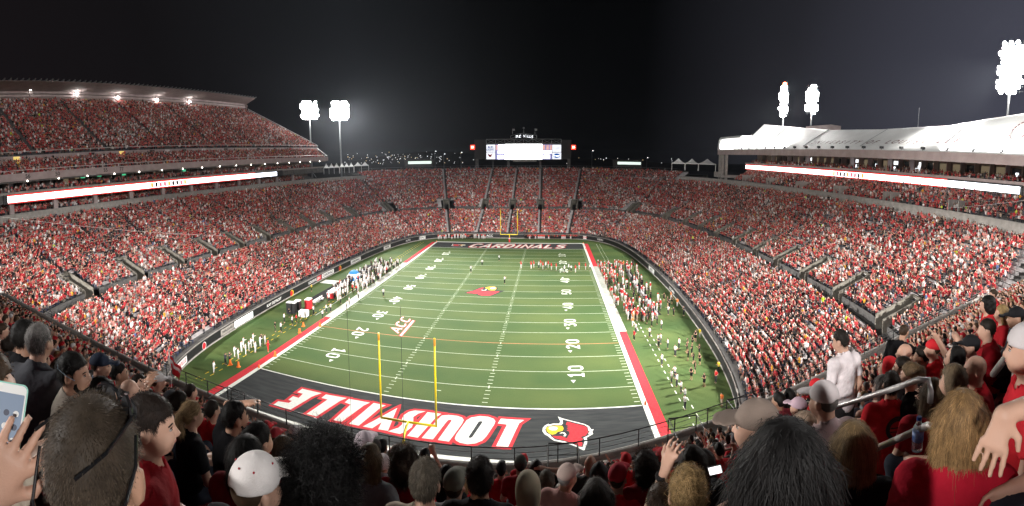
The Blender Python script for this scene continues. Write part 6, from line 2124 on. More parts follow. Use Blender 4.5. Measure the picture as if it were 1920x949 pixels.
for k in range(175):
    y = 31 + 37 * RNG.random(); dense = y > 39
    x = -25.6 - (RNG.random() ** 1.3) * (7.6 if dense else 3.0) - (0 if dense else 2.5); s = RNG.random()
    if s < .62: mass(x, y, RNG.uniform(-120, -60), int(RNG.integers(0, 2)), C_WHT, (.72, .72, .72), (.02, .025, .03) if RNG.random() < .65 else PANTS_W)
    elif s < .92: mass(x, y, RNG.uniform(-120, -60), int(RNG.integers(2, 5)), C_BLK, H_BLK, C_BLK, S_D)
    else: mass(x, y, RNG.uniform(-120, -60), int(RNG.integers(2, 5)), C_BRED, H_DBR, C_BLK)
for k in range(215):
    y = 27 + 42 * RNG.random(); x = 26.2 + (RNG.random() ** 1.25) * 9.5 * min(1, .45 + (y - 27) / 14) + (1.2 if y < 34 else 0); s = RNG.random()
    if s < .24: mass(x, y, RNG.uniform(60, 120), int(RNG.integers(0, 2)), C_RED, (.66, .65, .65), PANTS_W)
    elif s < .56: mass(x, y, RNG.uniform(60, 120), int(RNG.integers(0, 2)), C_WHT, (.5, .02, .03), PANTS_W)
    elif s < .88 or x > 33: mass(x, y, RNG.uniform(60, 120), int(RNG.integers(2, 5)), C_BLK, H_BLK, C_BLK, S_D)
    else: mass(x, y, RNG.uniform(60, 120), int(RNG.integers(2, 5)), C_ORG if s > .96 else C_BRED, H_DBR, (.30, .25, .18))
for (u, v, c, d) in ((672, 560, 0, ''), (655, 573, 0, ''), (650, 580, 0, ''), (612, 586, 0, ''), (620, 585, 0, ''), (605, 598, 0, ''), (639, 569, 0, ''), (668, 548, 1, ''), (588, 590, 0, ''), (563, 600, 0, ''),
                     (556, 606, 1, ''), (542, 595, 2, ''), (533, 605, 0, ''), (548, 610, 0, ''), (584, 546, 3, ''), (516, 622, 2, ''), (527, 623, 0, '')):
    p = at_z(u, v, 0)
    fp(p.x, p.y, RNG.uniform(-110, -40), ('staff in white shirt and dark trousers', 'staff member in bright red shirt', 'staff member all in black', 'steward in yellow vest')[c], 'staff beside the left benches',
       (C_WHT, C_BRED, C_BLK, C_YEL)[c], (.02, .02, .025), where='near left benches')
for (u, v) in ((440, 669), (447, 673), (453, 660), (461, 665), (467, 658), (471, 652), (479, 661), (488, 650), (497, 646), (457, 652), (475, 645), (401, 699)):
    p = at_z(u, v, 0); fp(p.x, p.y, RNG.uniform(-90, -30), 'cheer squad member all in white', 'white cheer squad on the left', C_WHT, PANTS_W, hair='ponytail' if RNG.random() < .5 else 'short', where='left near corner', sleeve='long')
p = at_z(503, 660, 0); fp(p.x, p.y, -60, 'person in full bright red costume', 'staff beside the left benches', (.75, .02, .03), (.7, .02, .03), helmet=(.7, .02, .03), where='beside the white cheer squad', sleeve='long')
for (u, v) in ((423, 684), (431, 682), (490, 645)):
    p = at_z(u, v, 0); fp(p.x, p.y, RNG.uniform(-90, 0), 'photographer in dark clothes', 'staff beside the left benches', C_DGR, C_BLK, pose='phone', where='left near corner')
for (u, v, c) in ((1189, 638, 1), (1192, 625, 0), (1186, 612, 2), (1218, 632, 0), (1235, 652, 3), (1234, 648, 0), (1239, 645, 0), (1252, 654, 0), (1266, 668, 0), (1273, 655, 0), (1241, 685, 0), (1259, 718, 0), (1265, 710, 0),
                  (1269, 725, 0), (1277, 738, 0), (1284, 752, 4), (1284, 768, 0), (1253, 590, 0), (1263, 592, 3), (1255, 577, 3), (1282, 592, 3), (1222, 588, 1), (1228, 600, 1), (1205, 600, 1), (1213, 606, 3), (1222, 612, 3),
                  (1232, 608, 3), (1240, 618, 0), (1198, 596, 3), (1210, 590, 0), (1270, 575, 2), (1258, 562, 2)):
    p = at_z(u, v, 0)
    fp(p.x, p.y, RNG.uniform(40, 130), ('person in white shirt', 'person in red shirt and black trousers', 'coach in orange red shirt', 'person in dark clothes', 'person in white shirt and blue jeans')[c], 'staff along the right side',
       (C_WHT, C_RED, C_ORG, C_DGR, C_WHT)[c], ((.05, .05, .06), C_BLK, PANTS_W, C_BLK, (.08, .14, .30))[c], where='right of red border')
for (u, v) in ((1289, 655), (1298, 648), (1304, 640), (1297, 668), (1300, 682), (1290, 676), (1303, 700), (1311, 667), (1312, 684), (1296, 712), (1320, 725), (1288, 662), (1236, 575), (1245, 565), (1252, 573), (1260, 570)):
    p = at_z(u, v, 0); fp(p.x, p.y, RNG.uniform(60, 150), 'dancer in black outfit', 'dancers in black on the right', C_BLK, C_BLK, hair='long' if RNG.random() < .6 else 'ponytail', hcol=H_LBR, shorts=True, sleeve='none', where='right near corner')
for (u, v, d, s, l) in ((1353, 762, 'person in orange top and pale shorts', C_ORG, (.5, .4, .32)), (1342, 718, 'person in red shirt by the wall', C_BRED, C_DGR), (1347, 700, 'steward in yellow top by the wall', C_YEL, C_BLK), (1312, 634, 'steward in yellow top and white trousers', C_YEL, PANTS_W)):
    p = at_z(u, v, 0); fp(p.x, p.y, 100, d, 'people along the right wall', s, l, where='near the right wall')
# along the far wall
for k in range(70):
    u = 822 + 90 * k / 32 if k < 32 else 985 + 104 * (k - 32) / 38
    p = at_z(u, 448 + RNG.uniform(-1.5, 1), 0); c = int(RNG.integers(0, 4)) if k < 32 else int(RNG.integers(1, 4))
    mass(p.x, min(p.y, 108.9), 180 + RNG.uniform(-30, 30), int(RNG.integers(2, 5)), (C_WHT, C_BRED, C_BLK, C_DRED)[c], H_DBR, (PANTS_W, PANTS_W, C_BLK, C_BLK)[c])
# labels: order those who look alike along their group
from collections import defaultdict
_by = defaultdict(list)
for o, d, w in FIELD_P: _by[(d, w, o['group'])].append(o)
for (d, w, g_), L in _by.items():
    if len(L) == 1:
        L[0]['label'] = d + ' ' + w if 'wall' not in d else d; continue
    side = w.startswith('left sideline') or w.startswith('right')
    key = (lambda o: o.location.y) if (side or 'left' in w) else (lambda o: o.location.x)
    L.sort(key=key); n = len(L)
    for i, o in enumerate(L):
        near = 'from near end' if key(L[0]) == L[0].location.y else 'from left'
        if i < 20: o['label'] = f'{d} {w}, {ORD[i]} {near}'
        elif n - 1 - i < 20: o['label'] = f'{d} {w}, {ORD[n - 1 - i]} {"from far end" if near == "from near end" else "from right"}'
        else: o['label'] = f'{d} {w}, near yard line {int(round(o.location.y / YD))}, {i + 1}th along'

# ------------------------------------------------------------------ sideline equipment
def bench(label, x, y, rz, L=4.0):
    t = thing('team_bench', label, 'bench', (x, y, 0), rz, 'team benches along the sidelines')
    m = MB(); m.box(-.2, .2, -L / 2, L / 2, .42, .48); m.build('seat', M_BENCH, t)
    m = MB(); m.box(.2, .25, -L / 2, L / 2, .55, .95); m.build('backrest', M_WHITE, t)
    for k in range(3):
        q = MB(); yy = -L / 2 + .2 + k * (L - .4) / 2; q.box(-.2, .26, yy - .03, yy + .03, 0, .42); q.box(.2, .25, yy - .03, yy + .03, .42, .95); q.build('leg', M_STEEL, t)


for i, y in enumerate((30, 36, 42, 50, 57)):
    bench('white backed bench behind the left team, ' + ORD[i] + ' from the near end', -31.5, y, PI)
    bench('white backed bench behind the right team, ' + ORD[i] + ' from the near end', 32.6, y, 0)


def case(label, u, v, sx, sy, sz, mat, lid, cat='equipment case'):
    p = at_z(u, v, 0); t = thing('equipment_case', label, cat, (p.x, p.y, 0), .1, 'equipment behind the left team')
    m = MB(); m.box(-sx / 2, sx / 2, -sy / 2, sy / 2, .12, sz); m.build('body', mat, t)
    m = MB(); m.box(-sx / 2 - .03, sx / 2 + .03, -sy / 2 - .03, sy / 2 + .03, sz, sz + .1); m.build('lid', lid, t)
    for a in (-1, 1):
        for b in (-1, 1):
            q = MB(); q.tube([(a * sx * .4, b * sy * .4 - .04, .08), (a * sx * .4, b * sy * .4 + .04, .08)], .08, 8); q.build('wheel', M_DARK, t)


M_BLUEP = new_mat('blue tent canvas', (0.03, 0.22, 0.55), .7)
case('tall black equipment case with white top at left of the row', 544, 588, 1.0, 1.0, 2.2, M_BLACK, M_WHITE)
case('tall black equipment case with white top, middle of the row', 551, 588, 1.0, 1.0, 2.1, M_BLACK, M_WHITE)
case('tall black equipment case with white top, right of the row', 559, 585, 1.0, 1.0, 2.2, M_BLACK, M_WHITE)
case('white wheeled trunk in front of the black equipment cases', 570, 594, 1.6, 1.2, 1.1, M_WHITE, M_WHITE)
case('red and white cooler stand beside the left benches', 579, 580, 1.0, 1.4, 2.0, M_RED, M_WHITE)
case('long red cooler chest beyond the left benches', 625, 556, 1.2, 4.0, 1.3, M_RED, M_WHITE)
p = at_z(664, 524, 0); t = thing('medical_tent', 'bright blue pop up medical tent among the white team', 'tent', (p.x, p.y, 0), 0)
m = MB(); m.lathe([(1.5, 0), (1.5, .9), (1.25, 1.6), (.8, 2.1), (.1, 2.35)], (0, 0, 0), 10); m.build('canvas', M_BLUEP, t)
m = MB(); m.lathe([(1.53, .85), (1.3, 1.55)], (0, 0, 0), 10); m.build('pale_band', M_WHITE, t)
M_TARP = noisy_mat('dull black tarpaulin', (.018, .018, .019), (.03, .03, .032), 2, .95, spec=.08)
# dark tarpaulin lanes behind the benches
for sx in (-1, 1):
    sheet('sideline_tarpaulin', min(sx * 32.6, sx * 34.6), max(sx * 31.6, sx * 34.0), 30, 64, 0.007, M_TARP)
sheet('white_walk', -38.6, -34.8, 43.5, 46.5, 0.008, M_PAINT_W)
# orange end zone pylons and yard markers
M_ORG = new_mat('orange foam', (.80, .16, .02), .6)
spots = [(sx * (HW + .3), y, 'left' if sx < 0 else 'right', 'near goal line' if y < 1 else ('far goal line' if y < 95 else 'far back line')) for sx in (-1, 1) for y in (0.0, 100 * YD, 110 * YD)]
for (x, y, a, b) in spots:
    t = MB(); t.box(-.09, .09, -.09, .09, 0, .46); o = t.build('pylon', M_ORG); o.location = (x, y, .006); tag(o, f'orange foam pylon at the {a} end of the {b}', 'pylon', 'orange end zone pylons')
for i, (u, v) in enumerate(((432, 684), (447, 688), (516, 668), (569, 612), (562, 624), (600, 612))):
    p = at_z(u, v, 0); q = MB(); q.lathe([(.34, 0), (.34, .05), (.2, .1), (.12, .75), (.02, .78)], (0, 0, 0), 8); o = q.build('traffic_cone', M_ORG); o.location = p
    tag(o, 'orange cone on the left dashed line, ' + ORD[i] + ' from the near corner', 'cone', 'orange cones on the left')
# red and white flag by the left railing
p = at_d(322, 728, 26); t = thing('flag', 'red and white flag on a thin pole by the left front railing', 'flag', tuple(p), 0)
m = MB(); m.tube([(0, 0, 0), (0, 0, 2.3)], .02, 5); m.build('pole', M_WHITE, t)
m = MB(); n = 7
for a in range(n + 1):
    for b in range(5): m.v.append((.02 + .95 * a / n - .25 * (b / 4) * a / n, .07 * math.sin(a * 1.3 + b * .4), 1.95 - .85 * b / 4 - .5 * a / n))
for a in range(n):
    for b in range(4): m.f.append((a * 5 + b, a * 5 + b + 1, a * 5 + b + 6, a * 5 + b + 5)); m.m.append(1 if b in (1,) else 0)
m.build('cloth', [M_RED, M_WHITE], t)
# ------------------------------------------------------------------ spectators around the viewer
HERO = []            # plan positions already taken


def hero(u, v, w, label, D=None, yaw=0, h=.013, **kw):
    D = D or .180 * CAM_F / w
    p = at_d(u, v, D)
    h = max(h, .011 if D < 2.2 else (.0145 if D < 3.3 else (.020 if D < 5 else .027))) if h > .009 else h
    kw.setdefault('hh', max(.008, min(.018, h * .8)))
    if kw.get('hair', 'short') not in ('bald', None): kw.setdefault('strand', 900 if D < 4.5 else (300 if D < 6 else 0))
    o, Mh = make_person(label, head_at=p, yaw=yaw, h=h, group='spectators near the viewer', **kw)
    HERO.append((p.x, p.y)); return o, Mh


def arms_at(u, v, D, yaw, pose, head, pts, scale=1.0, lean=0.0):
    """elbow and hand targets given in the place, turned into the person's own frame: [(elbow, hand) right, left]"""
    J = skeleton(pose, ARMS['lap'], head, 1.0, lean)
    Rz = Matrix.Rotation(math.radians(yaw), 3, 'Z'); O = at_d(u, v, D) - Rz @ (Vector(J['hc']) * scale)
    out = []
    for k, pr_ in enumerate(pts):
        if pr_ is None: out.append(ARMS['lap'][k]); continue
        q = []
        for P in pr_:
            l = Rz.transposed() @ (Vector(P) - O) / scale
            q.append((round(l.x, 3), round(l.y - J['sh'][1], 3), round(l.z - J['sh'][2], 3)))
        out.append(tuple(q))
    return tuple(out)


def glasses_on(o, Mh, mat, up=.075, back=False, cord=False, yo=0.0):
    """sunglasses pushed up on the head"""
    m = MB(); s = -1 if back else 1
    for sd in (-1, 1):
        m.tube([(sd * .035 + .026 * math.cos(a), s * (.094 - .35 * abs(sd * .035 + .026 * math.cos(a))), up + .020 * math.sin(a)) for a in np.linspace(0, 2 * PI, 13)], .0035, 5)
        m.prism([(sd * .035 + .025 * math.cos(a), up + .019 * math.sin(a)) for a in np.linspace(0, 2 * PI, 12, endpoint=False)], -.001, .001, 1,
                Matrix(((1, 0, 0, 0), (0, 0, s * 1.0, s * .084), (0, 1, 0, 0), (0, 0, 0, 1))))
        m.tube([(sd * .062, s * .078, up), (sd * .088, s * .01, up - .03), (sd * .086, -s * .045, up - .055)], .003, 5)
    m.tube([(-.012, s * .094, up), (.012, s * .094, up)], .003, 5)
    g = m.build('sunglasses', [mat, M_DARK], o); g.matrix_local = Mh @ Matrix.Translation((0, yo, 0))
    return g


def decal(o, sm_, name, outline, mat, lift, face=-1):
    """a printed shape wrapped on the back (face=-1) of a shirt: outline in local x, z"""
    from mathutils.bvhtree import BVHTree
    me = sm_; bv = BVHTree.FromPolygons([tuple(v.co) for v in me.vertices], [tuple(p.vertices) for p in me.polygons])
    cx = sum(p[0] for p in outline) / len(outline); cz = sum(p[1] for p in outline) / len(outline); n = len(outline); R_ = 5; vs = []
    for k in range(R_ + 1):
        for (x, z) in outline:
            q = (cx + (x - cx) * k / R_, cz + (z - cz) * k / R_); hit = bv.ray_cast(Vector((q[0], face * .6, q[1])), Vector((0, -face, 0)))
            vs.append((q[0], (hit[0].y if hit[0] else face * .13) + face * lift, q[1]))
    m = MB(); m.add(vs, [(k * n + i, k * n + (i + 1) % n, (k + 1) * n + (i + 1) % n, (k + 1) * n + i) for k in range(R_) for i in range(n)])
    return m.build(name, mat, o, True)


def disc2(cx, cz, r, n=22): return [(cx + r * math.cos(2 * PI * i / n), cz + r * math.sin(2 * PI * i / n)) for i in range(n)]


M_SGL = new_mat('black sunglass frame', (.012, .012, .013), .15, spec=.7); M_SGB = new_mat('pale blue sunglass frame', (.45, .58, .68), .2, spec=.6); M_SGR = new_mat('red sunglass frame', (.5, .02, .03), .25)
M_STITCH = new_mat('dark red eyelet', (.3, .01, .02), .6)

# --- left foreground
o, Mh = hero(178, 885, 205, 'man seen from behind with short brown hair, black sunglasses and cord on his head', D=.76, yaw=44, h=.010, hair='buzz', hcol=(.052, .038, .026), strand=20000, shirt=C_DGR, skin=S_M, head=(-8, 4))
g = glasses_on(o, Mh @ Matrix.Rotation(math.radians(-42), 4, 'Z'), M_SGL, up=.108, yo=-.030)
m = MB(); m.tube([(.080, -.01, .075), (.088, -.045, .045), (.080, -.075, .010), (.062, -.098, -.035), (.035, -.108, -.09), (.0, -.112, -.14), (-.03, -.10, -.20)], .0030, 8); m.tube([(-.088, -.03, .045), (-.09, -.06, -.03), (-.05, -.1, -.11)], .0032, 6)
c = m.build('glasses_cord', M_SGL, o); c.matrix_local = Mh
hero(284, 797, 112, 'man in plain dark red shirt with dark brown hair looking right', D=1.85, yaw=-34, h=.011, hair='short', hcol=(.018, .011, .008), strand=7000, shirt=(.30, .012, .018), skin=S_L, head=(-18, 2), girth=1.12)
hero(74, 642, 50, 'grey haired man in dark grey shirt leaning forward at left', yaw=26, h=.013, hair='short', hcol=(.17, .16, .15), strand=3500, shirt=(.095, .098, .11), skin=S_L, girth=1.18, lean=.12)
hero(47, 632, 47, 'dark haired man in black shirt behind the grey haired man', D=3.3, yaw=6, hair='short', hcol=H_BLK, strand=2500, shirt=C_BLK, skin=S_M, girth=1.15)
o, Mh = hero(138, 700, 56, 'bearded man in beige hooded top with pale sunglasses behind his head', yaw=-42, h=.012, hair='short', hcol=H_BLK, strand=3500, shirt=(.36, .32, .27), sleeve='long', skin=S_M, head=(-12, 0), beard=True)
glasses_on(o, Mh, M_SGB, up=.05, back=True)
o, Mh = hero(192, 745, 52, 'dark haired woman with red sunglasses pushed up on her head', yaw=-36, h=.012, hair='bob', hcol=H_BLK, strand=3500, shirt=C_DRED, skin=S_L, head=(-14, 0), girth=.9)
glasses_on(o, Mh, M_SGR, up=.078)
hero(188, 686, 34, 'man in navy cap and grey blue shirt near the left', yaw=-40, hair='short', hcol=H_BRN, shirt=C_BLUEG, skin=S_L, cap='cap', ccol=(.02, .028, .05), arms='clap')
hero(244, 735, 36, 'bald man with glasses in red shirt at left', yaw=-36, hair='fringe', hcol=H_GRY, strand=800, shirt=C_RED, skin=S_L, girth=1.1)
hero(222, 700, 30, 'dark haired man eating beside the left railing', D=4.9, yaw=-30, hair='short', hcol=H_BLK, shirt=C_BLK, skin=S_M, arms='phone')
hero(262, 722, 28, 'young man with short dark hair in red shirt, left', D=5.4, yaw=-30, hair='short', hcol=H_DBR, shirt=C_RED, skin=S_M)
hero(276, 748, 27, 'man with short brown hair beside the bald man', D=5.2, yaw=-20, hair='short', hcol=H_BRN, shirt=C_CREAM, skin=S_L)
hero(296, 716, 24, 'man in white cap and red shirt leaning on the railing wall', D=6.2, yaw=-25, hair='short', hcol=H_BRN, shirt=C_RED, skin=S_L, cap='cap', ccol=C_WHT)
hero(322, 752, 26, 'man with grey hair and dark cap beside the blonde ponytail woman', D=5.6, yaw=-15, hair='short', hcol=H_GRY, shirt=C_GREY, skin=S_L, cap='beanie', ccol=C_DGR)
hero(358, 735, 22, 'man in camouflage grey shirt below the flag', D=7.0, yaw=-15, hair='short', hcol=H_DBR, shirt=(.16, .15, .13), skin=S_L)
hero(336, 756, 30, 'woman with dark hair tied up left of the blonde ponytail', D=4.8, yaw=-15, hair='updo', hcol=H_DBR, strand=1200, shirt=C_BLK, skin=S_M)
hero(360, 778, 38, 'woman with blonde ponytail in black top', yaw=-20, hair='ponytail', hcol=(.36, .25, .13), strand=3500, shirt=C_BLK, skin=S_L, girth=.9)
hero(398, 770, 26, 'man in bright red shirt right of the blonde ponytail', D=5.4, yaw=-10, hair='short', hcol=H_DBR, shirt=C_BRED, skin=S_L)
hero(440, 782, 42, 'man in black shirt with short black hair and raised right arm', D=3.45, yaw=-26, h=.012, hair='short', hcol=H_BLK, strand=2500, shirt=C_BLK, skin=S_M, arms=((.25, .05, -.27), (.13, .30, -.40)) and (ARMS['lap'][0], (((-.34), .14, .14), (-.12, .20, .24))), girth=1.12, beard=True)
p = at_d(431, 738, 19.5)
make_person('usher in dark clothes standing at the left front railing', (p.x, p.y - .2, DK_Z0), yaw=10, pose='stand', arms='side', hair='short', hcol=H_BLK, shirt=(.06, .06, .065), sleeve='long', legs=C_BLK, skin=S_L, h=.03, group='stewards at the railing', scale=1.06)
p = at_d(384, 738, 18.5)
make_person('steward in black seated at the left front railing', (p.x, p.y - .2, DK_Z0), yaw=-50, pose='sit', arms='lap', hair='curly', hcol=H_BLK, shirt=C_BLK, sleeve='long', legs=C_BLK, skin=S_B, h=.03, group='stewards at the railing', scale=1.05)
hero(484, 828, 46, 'dark haired woman in dark red shirt below the usher', D=3.0, yaw=-14, hair='updo', hcol=H_BLK, strand=1600, shirt=C_DRED, skin=S_M, girth=.95)
hero(462, 862, 56, 'woman with dark bob and headband behind the white cap', D=2.4, yaw=-12, hair='bob', hcol=H_BLK, strand=2500, shirt=(.20, .012, .02), skin=S_M)
o, Mh = hero(479, 915, 92, 'person in white baseball cap with red eyelets', D=1.66, yaw=-10, h=.011, hair='short', hcol=H_BRN, strand=2500, shirt=C_DGR, skin=S_L, cap='cap', ccol=(.72, .68, .66), head=(-6, 4))
for (a, b) in ((-.9, .75), (0.1, .8), (1.0, .75), (2.2, .75)):
    m = MB(); m.ball((.088 * math.cos(b) * math.sin(a), -.006 - .109 * math.cos(b) * math.cos(a), .036 + .102 * math.sin(b)), .0045, 0, 6); q = m.build('cap_eyelet', M_STITCH, o); q.matrix_local = Mh
hero(612, 890, 190, 'person with big black curly hair at bottom centre', D=1.76, yaw=-8, h=.012, hair='bigcurly', hcol=(.0055, .005, .005), strand=9000, shirt=C_BLK, skin=S_D)
# --- centre
hero(500, 805, 20, 'man in red cap below the stair railing', D=6.8, yaw=-8, hair='short', hcol=H_GRY, shirt=C_CREAM, skin=S_L, cap='cap', ccol=C_RED)
hero(517, 818, 22, 'man in red and white cap left of the big curly hair', D=6.6, yaw=-8, hair='short', hcol=H_BRN, shirt=C_RED, skin=S_L, cap='cap', ccol=(.5, .05, .06))
hero(530, 842, 34, 'woman with light brown bob left of the big curly hair', D=4.3, yaw=-8, hair='bob', hcol=H_LBR, strand=1500, shirt=C_CREAM, skin=S_L)
hero(552, 812, 18, 'child in white cap above the big curly hair', D=7.0, yaw=0, hair='short', hcol=H_BRN, shirt=C_GREY, skin=S_L, cap='cap', ccol=C_WHT)
hero(682, 836, 34, 'person in pale pink cap right of the big curly hair', D=4.0, yaw=-4, hair='short', hcol=H_BRN, shirt=C_GREY, skin=S_L, cap='cap', ccol=(.66, .56, .60))
hero(694, 862, 36, 'woman with straight light brown hair and grey top', D=3.6, yaw=-4, hair='bob', hcol=H_LBR, strand=1800, shirt=C_GREY, skin=S_L)
hero(718, 872, 26, 'small child in white hat and pink top', D=3.9, yaw=-4, scale=.72, hair='short', hcol=H_BLD, shirt=C_PINK, skin=S_L, cap='beanie', ccol=(.72, .66, .66))
hero(703, 842, 22, 'man in grey beanie behind the straight haired woman', D=6.0, yaw=0, hair='short', hcol=H_BRN, shirt=C_BLK, skin=S_L, cap='beanie', ccol=(.06, .055, .05))
hero(717, 838, 20, 'man with black hair silhouetted against the white line', D=6.8, yaw=0, hair='short', hcol=H_BLK, shirt=C_BLK, skin=S_M)
hero(742, 852, 20, 'person in pinkish cap left of the curly brown hair', D=6.2, yaw=0, hair='bob', hcol=H_LBR, shirt=C_GREY, skin=S_L, cap='cap', ccol=(.50, .36, .34))
o, Mh = hero(761, 868, 42, 'woman with curly brown hair in red shirt with white print', D=3.7, yaw=0, h=.012, hair='curly', hcol=(.050, .032, .02), strand=3500, shirt=(.36, .014, .022), skin=S_L)
sh = [c for c in o.children if c.name.startswith('shirt')][0].data
for (cx_, cz_, rx_, rz_) in ((0, .80, .07, .012), (-.02, .775, .05, .010), (.02, .75, .06, .010)): decal(o, sh, 'shirt_print', [(cx_ + rx_ * math.cos(a), cz_ + rz_ * math.sin(a)) for a in np.linspace(0, 2 * PI, 14, endpoint=False)], M_WHITE, .005)
hero(798, 904, 60, 'man with tousled grey brown hair in cream shirt', D=2.45, yaw=-3, h=.011, hair='short', hcol=(.085, .07, .052), strand=7000, shirt=C_CREAM, skin=S_L)
hero(797, 858, 22, 'dark haired person in red shirt holding up a camera', D=6.0, yaw=0, hair='short', hcol=H_BLK, shirt=C_BRED, skin=S_L, arms='phone')
hero(838, 892, 26, 'woman with long dark hair left of the olive cap', D=5.2, yaw=0, hair='long', hcol=H_BLK, shirt=C_BLK, skin=S_M)
hero(852, 912, 40, 'person in olive grey cap beside the dark haired man', D=3.3, yaw=-4, hair='short', hcol=H_BRN, shirt=C_GREY, skin=S_L, cap='cap', ccol=(.15, .15, .12))
hero(900, 896, 54, 'man with short dark hair and broad neck in front centre', D=2.75, yaw=2, h=.011, hair='short', hcol=(.014, .010, .008), strand=6000, shirt=C_BLK, skin=S_M)
hero(940, 882, 16, 'person in black cap and red striped shirt', D=6.8, yaw=2, hair='short', hcol=H_BLK, shirt=C_RED, skin=S_L, cap='cap', ccol=C_BLK)
hero(976, 872, 22, 'person in dark green beanie above the tan hood', D=6.0, yaw=4, hair='short', hcol=H_DBR, shirt=C_DRED, skin=S_L, cap='beanie', ccol=(.06, .065, .055))
hero(982, 865, 16, 'person in red cap above the dark green beanie', D=8.2, yaw=4, hair='short', hcol=H_DBR, shirt=C_RED, skin=S_L, cap='cap', ccol=C_BRED)
hero(990, 915, 40, 'person in tan hood at bottom centre', D=3.3, yaw=4, hair='short', hcol=H_BRN, shirt=(.33, .29, .20), skin=S_L, cap='hood', ccol=(.36, .31, .22), sleeve='long')
hero(1006, 880, 20, 'woman with dark brown hair, hand raised beside her', D=6.2, yaw=4, hair='bob', hcol=H_DBR, shirt=C_BLK, skin=S_L, arms='head_r')
hero(1025, 905, 30, 'woman with brown updo left of the pink shirt man', D=4.6, yaw=6, hair='updo', hcol=(.06, .045, .03), strand=1500, shirt=C_BLK, skin=S_L)
hero(1063, 895, 33, 'grey bearded man in pale cap and pink shirt', D=4.2, yaw=-24, h=.012, hair='fringe', hcol=H_WHT, shirt=(.60, .36, .34), skin=S_L, cap='cap', ccol=(.58, .45, .40), girth=1.1, head=(-22, 0))
hero(1107, 872, 25, 'bald man in dark grey shirt by the stair railing', D=5.6, yaw=-8, hair='bald', shirt=(.06, .058, .055), skin=S_M, head=(-22, 0), girth=1.1)
hero(1123, 888, 27, 'woman with straight black hair beside the bald man', D=5.0, yaw=6, hair='long', hcol=H_BLK, strand=1200, shirt=C_BLK, skin=S_M)
hero(1158, 897, 36, 'young man in red cap and bright red vest', D=3.9, yaw=-14, hair='short', hcol=H_BRN, shirt=C_BRED, sleeve='none', skin=S_L, cap='cap', ccol=(.45, .02, .04), head=(-14, 0))
hero(1174, 866, 20, 'person in red cap and red shirt behind the vest man', D=6.6, yaw=0, hair='short', hcol=H_BRN, shirt=C_BRED, skin=S_L, cap='cap', ccol=C_BRED)
hero(1118, 938, 50, 'woman with dark hair at the bottom below the black haired woman', D=2.7, yaw=8, hair='bob', hcol=(.02, .015, .012), strand=3000, shirt=C_BLK, skin=S_M)
hero(1210, 874, 34, 'woman with curly brown hair in dark red shirt', D=4.0, yaw=8, hair='curly', hcol=H_DBR, strand=1800, shirt=C_DRED, skin=S_L)
hero(1243, 862, 26, 'person in red cap left of the raised camera', D=4.9, yaw=8, hair='short', hcol=H_BRN, shirt=C_RED, skin=S_L, cap='cap', ccol=C_RED)
D_ = 2.35; yw = 10
A_ = arms_at(1240, 952, D_, yw, 'sit', (0, 0), [None, (at_d(1225, 945, 2.45), at_d(1248, 880, 2.45))])
hero(1240, 952, 64, 'person raising a camera with a watch on the left wrist', D=D_, yaw=yw, h=.012, arms=A_, hair='short', hcol=H_BRN, shirt=C_GREY, skin=S_L)
p = at_d(1240, 893, 2.45); m = MB(); m.lathe([(.034, -.012), (.036, 0), (.034, .012)], (0, 0, 0), 14); w_ = m.build('wristwatch', M_DARK); w_.location = p; tag(w_, 'black wristwatch on the raised left wrist near the orange bun', 'watch')
p = at_d(1264, 856, 2.5); t = thing('compact_camera', 'small silver camera held up in front of the red border', 'camera', tuple(p), .2); m = MB(); m.box(-.05, .05, -.012, .012, -.03, .03); m.build('body', M_STEEL, t); m = MB(); m.lathe([(.02, 0), (.018, .03)], (0, 0, 0), 12, 0, Matrix.Rotation(-PI / 2, 4, 'X')); m.build('lens', M_DARK, t)
hero(1290, 930, 78, 'woman with messy blonde bun at bottom', D=1.95, yaw=-14, h=.011, hair='bun', hcol=(.26, .17, .075), strand=6000, shirt=C_GREY, skin=S_L, girth=.9)
hero(1298, 872, 50, 'woman with dark brown hair in front of the blonde bun', D=3.0, yaw=14, hair='bob', hcol=(.022, .014, .010), strand=3000, shirt=C_BLK, skin=S_L, girth=.95)
hero(1320, 868, 30, 'dark haired woman right of the brown haired one, leaning in', D=4.2, yaw=22, hair='bob', hcol=H_DBR, shirt=C_RED, skin=S_L)
# --- right foreground
o, Mh = hero(1418, 800, 92, 'older man with grey hair, tan cap and glasses looking left', D=2.1, yaw=50, h=.012, hair='short', hcol=(.20, .19, .18), strand=5000, shirt=C_BLK, skin=S_L, cap='cap', ccol=(.22, .17, .14), head=(8, 0))
hero(1470, 905, 225, 'woman with long black hair filling the lower right centre', D=.95, yaw=-26, h=.012, hair='wavy', hcol=(.008, .007, .0068), strand=9000, shirt=C_BLK, skin=S_M, scale=1.02, hh=.009)
hero(1545, 752, 52, 'older man in white cap and pale pink shirt seen from behind left', D=2.9, yaw=2, h=.012, hair='fringe', hcol=H_GRY, strand=700, shirt=(.52, .40, .40), skin=S_L, cap='cap', ccol=(.66, .60, .60), head=(14, 4), girth=1.08)
hero(1510, 808, 40, 'woman with wispy light hair left of the white cap man', D=3.0, yaw=30, hair='bob', hcol=(.30, .22, .16), strand=1800, shirt=C_BLK, skin=S_L)
hero(1600, 838, 84, 'woman with long straight blonde hair', D=2.25, yaw=-32, h=.011, hair='long', hcol=(.24, .16, .08), strand=9000, shirt=C_BLK, skin=S_L, girth=.9)
p = at_d(1576, 640, 4.55)
